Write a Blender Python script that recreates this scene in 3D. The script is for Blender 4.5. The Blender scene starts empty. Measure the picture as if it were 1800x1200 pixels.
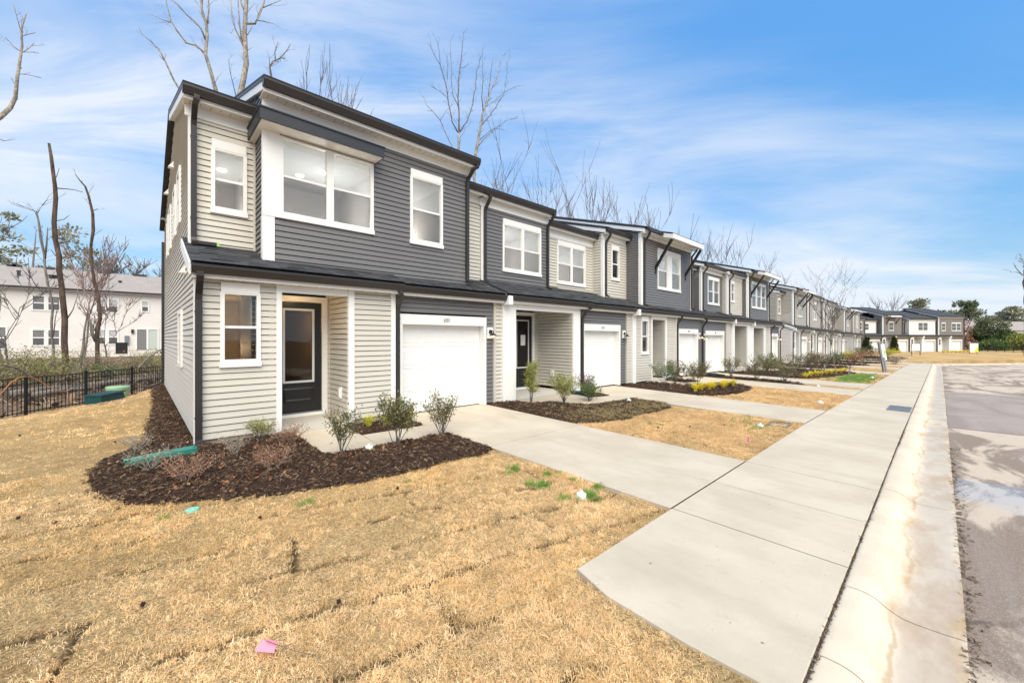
import bpy, bmesh, math, random
import numpy as np
from mathutils import Vector, Matrix, noise as mnoise

scene = bpy.context.scene
COL = scene.collection
R = math.radians
random.seed(7)
np.random.seed(7)

# ------------------------------------------------------------------ camera, world, sun, exposure
EYE = 1.80
FPX, UC, VH = 702.0, 900.0, 594.0
_L = math.hypot(752.0, FPX)
CA, SA = FPX / _L, 752.0 / _L
cam_d = bpy.data.cameras.new("camera")
cam = bpy.data.objects.new("camera", cam_d)
COL.objects.link(cam)
cam_d.sensor_width = 36.0
cam_d.lens = FPX / 1800.0 * 36.0
cam_d.shift_y = -6.0 / 1800.0
cam_d.clip_start = 0.05
cam_d.clip_end = 3000.0
cam.location = (0, 0, EYE)
cam.rotation_euler = (R(90), 0, -math.asin(CA))
scene.camera = cam

SUN_EL, SUN_AZ = R(49), math.pi + 0.50      # azimuth measured from +Y towards +X
world = bpy.data.worlds.new("World")
scene.world = world
world.use_nodes = True
wt = world.node_tree
wt.nodes.clear()
def wn(t, **k):
    n = wt.nodes.new(t)
    for a, b in k.items(): setattr(n, a, b)
    return n
def wl(a, b): wt.links.new(a, b)
w_out = wn('ShaderNodeOutputWorld')
w_bg = wn('ShaderNodeBackground')
w_sky = wn('ShaderNodeTexSky', sky_type='NISHITA', sun_disc=False, sun_elevation=SUN_EL,
           sun_rotation=SUN_AZ, air_density=1.0, dust_density=0.4, ozone_density=2.5, altitude=100)
w_bg.inputs['Strength'].default_value = 0.125
w_geo = wn('ShaderNodeTexCoord')
w_sep = wn('ShaderNodeSeparateXYZ'); wl(w_geo.outputs['Generated'], w_sep.inputs[0])
def wmath(op, a, b=None, c=None, clamp=False):
    n = wn('ShaderNodeMath', operation=op, use_clamp=clamp)
    for i, v in enumerate((a, b, c)):
        if v is None: continue
        if isinstance(v, (int, float)): n.inputs[i].default_value = v
        else: wl(v, n.inputs[i])
    return n.outputs[0]
zc = wmath('ADD', wmath('MAXIMUM', w_sep.outputs[2], 0.0), 0.16)
cx = wmath('DIVIDE', w_sep.outputs[0], zc)
cy = wmath('DIVIDE', w_sep.outputs[1], zc)
w_cmb = wn('ShaderNodeCombineXYZ'); wl(cx, w_cmb.inputs[0]); wl(cy, w_cmb.inputs[1])
def wmap(rot, sc, loc=(0, 0, 0)):
    v = wn('ShaderNodeVectorRotate', rotation_type='Z_AXIS'); v.inputs['Angle'].default_value = rot
    wl(w_cmb.outputs[0], v.inputs['Vector'])
    n = wn('ShaderNodeMapping'); n.inputs['Scale'].default_value = sc; n.inputs['Location'].default_value = loc
    wl(v.outputs[0], n.inputs[0]); return n.outputs[0]
def wnoise(vec, scale, detail, rough, dist=0.0):
    n = wn('ShaderNodeTexNoise'); wl(vec, n.inputs['Vector'])
    n.inputs['Scale'].default_value = scale; n.inputs['Detail'].default_value = detail
    n.inputs['Roughness'].default_value = rough; n.inputs['Distortion'].default_value = dist
    return n.outputs['Fac']
def wramp(fac, a, b):
    n = wn('ShaderNodeMapRange', interpolation_type='SMOOTHSTEP'); wl(fac, n.inputs[0])
    n.inputs[1].default_value = a; n.inputs[2].default_value = b
    return n.outputs[0]
streak = wramp(wnoise(wmap(R(38), (0.55, 1.7, 1.0), (30.3, 9.1, 1)), 1.25, 9, 0.62, 1.1), 0.42, 0.72)
patch = wramp(wnoise(wmap(R(43), (0.55, 0.9, 1.0), (30.3, 9.1, 2)), 0.62, 4, 0.5, 0.3), 0.38, 0.66)
veil = wramp(wnoise(wmap(R(50), (0.45, 0.9, 1.0), (30.3, 9.1, 0)), 0.85, 6, 0.55, 0.5), 0.34, 0.70)
c1 = wmath('MULTIPLY', streak, patch)
zz = wmath('MAXIMUM', w_sep.outputs[2], 0.0)
horizon = wmath('MULTIPLY', wmath('POWER', wmath('SUBTRACT', 1.0, zz, clamp=True), 9.0), 0.85)
cm = wmath('ADD', wmath('ADD', wmath('MULTIPLY', c1, 0.56), wmath('ADD', wmath('MULTIPLY', veil, 0.66), 0.06)), horizon)
cm = wmath('MINIMUM', cm, 0.92)
fall = wmath('ADD', 0.46, wmath('MULTIPLY', zz, 1.75))
w_tint = wn('ShaderNodeMix', data_type='RGBA', blend_type='MULTIPLY')
w_tint.inputs[0].default_value = 1.0
wl(w_sky.outputs[0], w_tint.inputs[6]); w_tint.inputs[7].default_value = (0.38, 0.91, 1.14, 1)
w_fall = wn('ShaderNodeMix', data_type='RGBA', blend_type='MULTIPLY'); w_fall.inputs[0].default_value = 1.0
wl(w_tint.outputs[2], w_fall.inputs[6]); wl(fall, w_fall.inputs[7])
w_mix = wn('ShaderNodeMix', data_type='RGBA')
wl(cm, w_mix.inputs[0]); wl(w_fall.outputs[2], w_mix.inputs[6])
w_mix.inputs[7].default_value = (4.75, 5.05, 5.55, 1)
wl(w_mix.outputs[2], w_bg.inputs['Color']); wl(w_bg.outputs[0], w_out.inputs[0])

sun_d = bpy.data.lights.new("sun", 'SUN')
sun = bpy.data.objects.new("sun", sun_d); COL.objects.link(sun)
sun_d.energy = 3.4
sun_d.angle = R(60)
sun_d.color = (1.0, 0.85, 0.62)
_sd = Vector((math.sin(SUN_AZ) * math.cos(SUN_EL), math.cos(SUN_AZ) * math.cos(SUN_EL), math.sin(SUN_EL)))
sun.rotation_euler = _sd.to_track_quat('Z', 'Y').to_euler()

scene.view_settings.view_transform = 'Standard'
scene.view_settings.look = 'None'
scene.view_settings.exposure = 0.57
scene.view_settings.gamma = 1.0
scene.view_settings.use_curve_mapping = False
scene.cycles.use_denoising = True
scene.cycles.max_bounces = 8
scene.cycles.transparent_max_bounces = 16

# ------------------------------------------------------------------ helpers
def tag(o, label=None, cat=None, group=None, kind=None):
    if label: o['label'] = label
    if cat: o['category'] = cat
    if group: o['group'] = group
    if kind: o['kind'] = kind
    return o
def empty(name, loc, rz=0.0, parent=None):
    o = bpy.data.objects.new(name, None); COL.objects.link(o)
    o.location = loc; o.rotation_euler = (0, 0, rz)
    o.empty_display_size = 0.1
    if parent: o.parent = parent
    return o
class MB:
    """collects geometry for ONE mesh object"""
    def __init__(self): self.v = []; self.f = []; self.m = []
    def add(self, vs, fs, mi=0):
        b = len(self.v); self.v.extend(vs)
        for f in fs: self.f.append([i + b for i in f]); self.m.append(mi)
    def box(self, x0, x1, y0, y1, z0, z1, mi=0):
        if x0 > x1: x0, x1 = x1, x0
        if y0 > y1: y0, y1 = y1, y0
        if z0 > z1: z0, z1 = z1, z0
        self.add([(x0,y0,z0),(x1,y0,z0),(x1,y1,z0),(x0,y1,z0),(x0,y0,z1),(x1,y0,z1),(x1,y1,z1),(x0,y1,z1)],
                 [(0,3,2,1),(4,5,6,7),(0,1,5,4),(1,2,6,5),(2,3,7,6),(3,0,4,7)], mi)
        return self
    def quad(self, a, b, c, d, mi=0): self.add([a, b, c, d], [(0,1,2,3)], mi); return self
    def prism_x(self, prof, x0, x1, mi=0):
        """profile of (y,z) points, counter-clockwise seen from +x, extruded along x"""
        n = len(prof)
        vs = [(x0, y, z) for y, z in prof] + [(x1, y, z) for y, z in prof]
        fs = [tuple(range(n))[::-1], tuple(range(n, 2*n))]
        for i in range(n):
            j = (i+1) % n; fs.append((i, j, n+j, n+i))
        self.add(vs, fs, mi); return self
    def prism_z(self, poly, z0, z1, mi=0):
        n = len(poly)
        vs = [(x, y, z0) for x, y in poly] + [(x, y, z1) for x, y in poly]
        fs = [tuple(range(n))[::-1], tuple(range(n, 2*n))]
        for i in range(n):
            j = (i+1) % n; fs.append((i, j, n+j, n+i))
        self.add(vs, fs, mi); return self
    def tube(self, pts, rad, sides=6, mi=0, cap=True):
        pts = [Vector(p) for p in pts]
        n = len(pts)
        if not hasattr(rad, '__len__'): rad = [rad]*n
        b = len(self.v)
        up = Vector((0.31, 0.17, 0.94))
        for i, p in enumerate(pts):
            t = (pts[min(i+1, n-1)] - pts[max(i-1, 0)])
            if t.length < 1e-9: t = Vector((0,0,1))
            t.normalize()
            a = t.cross(up)
            if a.length < 0.05: a = t.cross(Vector((1,0,0)))
            a.normalize(); c = t.cross(a)
            for k in range(sides):
                th = 2*math.pi*k/sides
                q = p + (a*math.cos(th) + c*math.sin(th))*rad[i]
                self.v.append(q[:])
        for i in range(n-1):
            for k in range(sides):
                k2 = (k+1) % sides
                self.f.append([b+i*sides+k, b+i*sides+k2, b+(i+1)*sides+k2, b+(i+1)*sides+k]); self.m.append(mi)
        if cap:
            self.f.append([b+k for k in range(sides)][::-1]); self.m.append(mi)
            self.f.append([b+(n-1)*sides+k for k in range(sides)]); self.m.append(mi)
        return self
    def rect_tube(self, pts, w, d, mi=0):
        """rectangular pipe; w across x, d along depth; path lies in a y-z or x-z plane"""
        pts = [Vector(p) for p in pts]; n = len(pts); b = len(self.v)
        for i, p in enumerate(pts):
            t = (pts[min(i+1, n-1)] - pts[max(i-1, 0)]).normalized()
            a = Vector((1,0,0)) if abs(t.x) < 0.7 else Vector((0,1,0))
            a = (a - t*a.dot(t)).normalized(); c = t.cross(a)
            for s1, s2 in ((-1,-1),(1,-1),(1,1),(-1,1)):
                self.v.append((p + a*(s1*w/2) + c*(s2*d/2))[:])
        for i in range(n-1):
            for k in range(4):
                k2 = (k+1) % 4
                self.f.append([b+i*4+k, b+i*4+k2, b+(i+1)*4+k2, b+(i+1)*4+k]); self.m.append(mi)
        self.f.append([b, b+1, b+2, b+3][::-1]); self.m.append(mi)
        self.f.append([b+(n-1)*4+k for k in range(4)]); self.m.append(mi)
        return self
    def lathe(self, prof, c=(0,0,0), sides=12, mi=0):
        b = len(self.v); n = len(prof)
        for r, z in prof:
            for k in range(sides):
                th = 2*math.pi*k/sides
                self.v.append((c[0]+r*math.cos(th), c[1]+r*math.sin(th), c[2]+z))
        for i in range(n-1):
            for k in range(sides):
                k2 = (k+1) % sides
                self.f.append([b+i*sides+k, b+i*sides+k2, b+(i+1)*sides+k2, b+(i+1)*sides+k]); self.m.append(mi)
        self.f.append([b+k for k in range(sides)][::-1]); self.m.append(mi)
        self.f.append([b+(n-1)*sides+k for k in range(sides)]); self.m.append(mi)
        return self
    def build(self, name, mats, parent=None, kind=None, smooth=False, loc=None):
        me = bpy.data.meshes.new(name)
        me.from_pydata(self.v, [], self.f)
        if not isinstance(mats, (list, tuple)): mats = [mats]
        for mt in mats: me.materials.append(mt)
        if len(mats) > 1: me.polygons.foreach_set('material_index', self.m)
        if smooth: me.polygons.foreach_set('use_smooth', [True]*len(self.f))
        me.update()
        o = bpy.data.objects.new(name, me); COL.objects.link(o)
        if parent: o.parent = parent
        if kind: o['kind'] = kind
        if loc: o.location = loc
        return o
def np_mesh(name, verts, faces, mats, parent=None, kind=None, smooth=False, midx=None):
    """verts (n,3) and faces (m,k) numpy arrays with one face size"""
    me = bpy.data.meshes.new(name)
    verts = np.asarray(verts, dtype=np.float32); faces = np.asarray(faces, dtype=np.int32)
    k = faces.shape[1]
    me.vertices.add(len(verts)); me.vertices.foreach_set('co', verts.ravel())
    me.loops.add(faces.size); me.loops.foreach_set('vertex_index', faces.ravel())
    me.polygons.add(len(faces))
    me.polygons.foreach_set('loop_start', np.arange(0, faces.size, k, dtype=np.int32))
    if not isinstance(mats, (list, tuple)): mats = [mats]
    for mt in mats: me.materials.append(mt)
    if midx is not None: me.polygons.foreach_set('material_index', np.asarray(midx, dtype=np.int32))
    if smooth: me.polygons.foreach_set('use_smooth', np.ones(len(faces), dtype=bool))
    me.update(calc_edges=True)
    o = bpy.data.objects.new(name, me); COL.objects.link(o)
    if parent: o.parent = parent
    if kind: o['kind'] = kind
    return o
def ray(u):
    t = (u - UC)/FPX
    return CA + SA*t, SA - CA*t
def at(u, v, Y):
    """world point at depth-plane Y seen at photo pixel (u,v)"""
    x, y = ray(u); d = Y/y
    return Vector((x*d, Y, EYE + (VH - v)/FPX*d))

# ------------------------------------------------------------------ materials
def mat(name, col, rough=0.6, noise=None, bump=None, spec=0.4, metal=0.0, grain=None):
    """noise=(scale, amount) value mottling ; bump=(scale, strength, dist) ; grain=(scale, amount) second mottling"""
    m = bpy.data.materials.new(name); m.use_nodes = True
    nt = m.node_tree; b = nt.nodes['Principled BSDF']
    b.inputs['Roughness'].default_value = rough
    b.inputs['Metallic'].default_value = metal
    b.inputs['Specular IOR Level'].default_value = spec
    b.inputs['Base Color'].default_value = (*col, 1)
    geo = nt.nodes.new('ShaderNodeNewGeometry')
    src = None
    def mot(prev, scale, amt, det=5, stretch=None):
        vec = geo.outputs['Position']
        if stretch:
            mp = nt.nodes.new('ShaderNodeMapping'); mp.inputs['Scale'].default_value = stretch
            nt.links.new(vec, mp.inputs[0]); vec = mp.outputs[0]
        n = nt.nodes.new('ShaderNodeTexNoise'); n.inputs['Scale'].default_value = scale
        n.inputs['Detail'].default_value = det
        nt.links.new(vec, n.inputs['Vector'])
        mr = nt.nodes.new('ShaderNodeMapRange'); mr.inputs[1].default_value = 0.25; mr.inputs[2].default_value = 0.75
        mr.inputs[3].default_value = 1-amt; mr.inputs[4].default_value = 1+amt
        nt.links.new(n.outputs['Fac'], mr.inputs[0])
        mx = nt.nodes.new('ShaderNodeMix'); mx.data_type = 'RGBA'; mx.blend_type = 'MULTIPLY'
        mx.inputs[0].default_value = 1.0
        if prev is None: mx.inputs[6].default_value = (*col, 1)
        else: nt.links.new(prev, mx.inputs[6])
        nt.links.new(mr.outputs[0], mx.inputs[7])
        return mx.outputs[2]
    if noise: src = mot(src, noise[0], noise[1], stretch=noise[2] if len(noise) > 2 else None)
    if grain: src = mot(src, grain[0], grain[1], 3, stretch=grain[2] if len(grain) > 2 else None)
    if src is not None: nt.links.new(src, b.inputs['Base Color'])
    if bump:
        n = nt.nodes.new('ShaderNodeTexNoise'); n.inputs['Scale'].default_value = bump[0]; n.inputs['Detail'].default_value = 4
        nt.links.new(geo.outputs['Position'], n.inputs['Vector'])
        bp = nt.nodes.new('ShaderNodeBump'); bp.inputs['Strength'].default_value = bump[1]; bp.inputs['Distance'].default_value = bump[2]
        nt.links.new(n.outputs['Fac'], bp.inputs['Height']); nt.links.new(bp.outputs[0], b.inputs['Normal'])
    return m
def obj_random_mat(name, cols, rough=0.7, spec=0.2, island=False, trans=0.0, tone=False):
    """colour picked per instance (object random) or per mesh island from a list of colours"""
    m = bpy.data.materials.new(name); m.use_nodes = True
    nt = m.node_tree; b = nt.nodes['Principled BSDF']
    b.inputs['Roughness'].default_value = rough; b.inputs['Specular IOR Level'].default_value = spec
    if island:
        g = nt.nodes.new('ShaderNodeNewGeometry'); fac = g.outputs['Random Per Island']
    else:
        g = nt.nodes.new('ShaderNodeObjectInfo'); fac = g.outputs['Random']
    cr = nt.nodes.new('ShaderNodeValToRGB'); cr.color_ramp.interpolation = 'LINEAR'
    e = cr.color_ramp.elements
    while len(e) < len(cols): e.new(0.5)
    for i, c in enumerate(cols):
        e[i].position = i/(len(cols)-1); e[i].color = (*c, 1)
    nt.links.new(fac, cr.inputs[0])
    col_out = cr.outputs[0]
    if tone:
        at_n = nt.nodes.new('ShaderNodeAttribute'); at_n.attribute_type = 'INSTANCER'; at_n.attribute_name = 'tone'
        mxt = nt.nodes.new('ShaderNodeMix'); mxt.data_type = 'RGBA'; mxt.blend_type = 'MULTIPLY'; mxt.inputs[0].default_value = 1.0
        nt.links.new(col_out, mxt.inputs[6]); nt.links.new(at_n.outputs['Color'], mxt.inputs[7]); col_out = mxt.outputs[2]
    nt.links.new(col_out, b.inputs['Base Color'])
    if trans > 0:
        tr = nt.nodes.new('ShaderNodeBsdfTranslucent'); nt.links.new(col_out, tr.inputs[0])
        mx = nt.nodes.new('ShaderNodeMixShader'); mx.inputs[0].default_value = trans
        nt.links.new(b.outputs[0], mx.inputs[1]); nt.links.new(tr.outputs[0], mx.inputs[2])
        nt.links.new(mx.outputs[0], nt.nodes['Material Output'].inputs[0])
    return m
def glass_mat(name, tint=(0.93,0.95,0.95), trans=0.86, rough=0.02, refl=(1,1,1)):
    """thin window pane: clear part plus fresnel reflection, faintly wavy"""
    m = bpy.data.materials.new(name); m.use_nodes = True
    nt = m.node_tree; nt.nodes.remove(nt.nodes['Principled BSDF'])
    out = nt.nodes['Material Output']
    t = nt.nodes.new('ShaderNodeBsdfTransparent'); t.inputs[0].default_value = (*[c*trans for c in tint], 1)
    g = nt.nodes.new('ShaderNodeBsdfGlossy'); g.inputs['Roughness'].default_value = rough; g.inputs[0].default_value = (*refl, 1)
    geo = nt.nodes.new('ShaderNodeNewGeometry')
    n = nt.nodes.new('ShaderNodeTexNoise'); n.inputs['Scale'].default_value = 1.7
    nt.links.new(geo.outputs['Position'], n.inputs['Vector'])
    bp = nt.nodes.new('ShaderNodeBump'); bp.inputs['Strength'].default_value = 0.05; bp.inputs['Distance'].default_value = 0.1
    nt.links.new(n.outputs['Fac'], bp.inputs['Height']); nt.links.new(bp.outputs[0], g.inputs['Normal'])
    lw = nt.nodes.new('ShaderNodeLayerWeight'); lw.inputs['Blend'].default_value = 0.5
    pw = nt.nodes.new('ShaderNodeMath'); pw.operation = 'POWER'; nt.links.new(lw.outputs['Facing'], pw.inputs[0]); pw.inputs[1].default_value = 4.0
    fr = nt.nodes.new('ShaderNodeMath'); fr.operation = 'MULTIPLY_ADD'; nt.links.new(pw.outputs[0], fr.inputs[0]); fr.inputs[1].default_value = 0.9; fr.inputs[2].default_value = 0.05
    mx = nt.nodes.new('ShaderNodeMixShader')
    nt.links.new(fr.outputs[0], mx.inputs[0]); nt.links.new(t.outputs[0], mx.inputs[1]); nt.links.new(g.outputs[0], mx.inputs[2])
    nt.links.new(mx.outputs[0], out.inputs[0])
    return m
def emit_mat(name, col, s):
    m = bpy.data.materials.new(name); m.use_nodes = True
    b = m.node_tree.nodes['Principled BSDF']
    b.inputs['Base Color'].default_value = (*col, 1)
    b.inputs['Emission Color'].default_value = (*col, 1); b.inputs['Emission Strength'].default_value = s
    return m
M = {}
M['siding_grey'] = mat('siding_grey', (0.56, 0.53, 0.47), 0.5, (0.9, 0.05), None, 0.35, grain=(40, 0.03, (1, 1, 9)))
M['siding_dark'] = mat('siding_dark', (0.152, 0.148, 0.150), 0.45, (0.9, 0.07), None, 0.4, grain=(40, 0.05, (1, 1, 9)))
M['siding_mid'] = mat('siding_mid', (0.40, 0.37, 0.325), 0.5, (0.9, 0.05), None, 0.35)
M['siding_white'] = mat('siding_white', (0.74, 0.73, 0.70), 0.5, (0.9, 0.04), None, 0.35)
M['siding_taupe'] = mat('siding_taupe', (0.20, 0.18, 0.165), 0.5, (0.9, 0.05), None, 0.35)
M['siding_pale'] = mat('siding_pale', (0.74, 0.70, 0.66), 0.5, (0.6, 0.05), None, 0.3)
M['white'] = mat('white_trim', (0.79, 0.785, 0.765), 0.42, (1.3, 0.025), None, 0.4)
M['soffit'] = mat('soffit_vinyl', (0.74, 0.715, 0.67), 0.5, (1.0, 0.03), None, 0.3)
M['door_white'] = mat('garage_white', (0.77, 0.77, 0.76), 0.4, (1.1, 0.02), (90, 0.06, 0.004), 0.4)
M['bronze'] = mat('bronze_metal', (0.030, 0.026, 0.025), 0.35, (2.0, 0.12), None, 0.5)
M['black'] = mat('black_paint', (0.012, 0.012, 0.013), 0.32, (3, 0.1), None, 0.5)
M['fence_black'] = mat('fence_black', (0.010, 0.010, 0.011), 0.5)
M['door_frame_grey'] = mat('lite_frame', (0.62, 0.63, 0.64), 0.4)
M['number'] = mat('number_metal', (0.05, 0.05, 0.05), 0.4)
M['number_faint'] = mat('number_grey', (0.30, 0.30, 0.30), 0.4)
M['glass'] = glass_mat('window_glass')
M['screen_glass'] = glass_mat('window_glass_with_screen', (0.82, 0.81, 0.79), 0.70)
M['dark_glass'] = mat('far_glass', (0.10, 0.10, 0.10), 0.1, None, None, 0.8)
M['door_glass'] = glass_mat('door_glass', (0.75, 0.72, 0.66), 0.5)
M['room'] = mat('room_paint', (0.74, 0.73, 0.71), 0.8)
M['room_warm'] = mat('room_paint_warm', (0.55, 0.47, 0.36), 0.8)
M['room_floor'] = mat('room_floor', (0.22, 0.17, 0.13), 0.6)
M['downlight'] = emit_mat('downlight_lens', (1.0, 0.90, 0.72), 14)
M['bulb'] = emit_mat('lamp_bulb', (1.0, 0.72, 0.38), 9)
M['bulb_off'] = mat('bulb_unlit', (0.8, 0.78, 0.7), 0.3)
M['shingle'] = obj_random_mat('roof_shingle', [(0.028,0.029,0.032),(0.05,0.052,0.056),(0.075,0.076,0.08),(0.04,0.041,0.045)], 0.9, 0.2, island=True)
M['roof_dark'] = mat('roof_dark', (0.058, 0.062, 0.068), 0.9, (1.5, 0.15), (30, 0.3, 0.02), 0.2, grain=(9, 0.2, (1, 1, 1)))
M['roof_brown'] = mat('roof_brown', (0.33, 0.295, 0.27), 0.9, (0.8, 0.08), None, 0.2, grain=(5, 0.12))
M['foundation'] = mat('foundation_concrete', (0.40, 0.33, 0.27), 0.9, (3, 0.15), (30, 0.2, 0.01))
M['paper'] = mat('paper', (0.75, 0.75, 0.73), 0.7)
M['plastic_white'] = mat('plastic_white', (0.78, 0.78, 0.76), 0.35)
M['plastic_green'] = mat('plastic_green', (0.03, 0.19, 0.15), 0.45, (4, 0.15))
M['plastic_dkgreen'] = mat('plastic_dark_green', (0.008, 0.05, 0.05), 0.4, (4, 0.15))
M['paint_lime'] = mat('pale_green_plastic', (0.30, 0.46, 0.28), 0.5, (6, 0.12))
M['flag_pink'] = obj_random_mat('pink_flag_film', [(0.95, 0.33, 0.50), (0.95, 0.42, 0.56)], 0.6, 0.2, trans=0.35)
M['wire'] = mat('wire_steel', (0.12, 0.10, 0.09), 0.5)
M['orange'] = mat('orange_conduit', (0.62, 0.24, 0.09), 0.5)
M['steel'] = mat('galvanised_steel', (0.20, 0.215, 0.235), 0.75, (12, 0.2), None, 0.2)
M['wood_post'] = mat('weathered_post', (0.22, 0.225, 0.23), 0.8, (5, 0.2, (1, 1, 0.15)))
M['sign_white'] = mat('sign_white', (0.80, 0.81, 0.82), 0.4)
M['sign_lime'] = mat('sign_lime', (0.55, 0.72, 0.03), 0.4)
M['sign_green'] = mat('sign_green', (0.35, 0.62, 0.16), 0.4)
M['bark'] = mat('bark_grey', (0.21, 0.185, 0.16), 0.9, (9, 0.4, (1, 1, 0.4)), (40, 0.6, 0.02), 0.15)
M['bark_dark'] = mat('bark_dark', (0.115, 0.080, 0.062), 0.95, (8, 0.6, (1, 1, 0.3)), (30, 0.8, 0.03), 0.1, grain=(25, 0.35))
M['bark_pale'] = mat('bark_pale', (0.33, 0.29, 0.24), 0.9, (7, 0.5, (1, 1, 0.45)), (30, 0.9, 0.03), 0.15, grain=(22, 0.45, (1, 1, 0.5)))
M['twig'] = mat('twig_bark', (0.135, 0.112, 0.10), 0.9, (3, 0.25))
M['twig_red'] = mat('twig_red', (0.27, 0.19, 0.165), 0.9, (3, 0.25))
# ------------------------------------------------------------------ ground height
def drop_at(X): return -0.014*np.clip(np.asarray(X, float)-11.0, 0, 50.0)
FN0 = (-2.75, 20.7); FNT = (0.614, 0.789); FNN = (0.789, -0.614)   # fence line
def fence_d(X, Y): return FNN[0]*(np.asarray(X, float)-FN0[0]) + FNN[1]*(np.asarray(Y, float)-FN0[1])
def H(X, Y):
    X = np.asarray(X, float); Y = np.asarray(Y, float)
    b = -0.147 + 0.0175*np.clip(Y, -3, 8.4) + drop_at(X)
    D = fence_d(X, Y)
    f = -0.75 + 0.145*np.maximum(D, 0) + np.clip((-D-7)/14.0, 0, 1)*1.30
    k = 0.22
    h = np.clip(0.5 + 0.5*(f-b)/k, 0, 1)
    s = b*h + f*(1-h) - k*h*(1-h)
    side = np.exp(-(np.clip(0.55-X, 0, 9)/0.75)**2) * np.clip((Y-7.6)/1.0, 0, 1) * np.clip((20.6-Y)/1.2, 0, 1) * (X < 3)
    s = s + side*np.maximum(0.03 - s, 0)
    return s
def Hs(x, y): return float(H(x, y))

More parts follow.
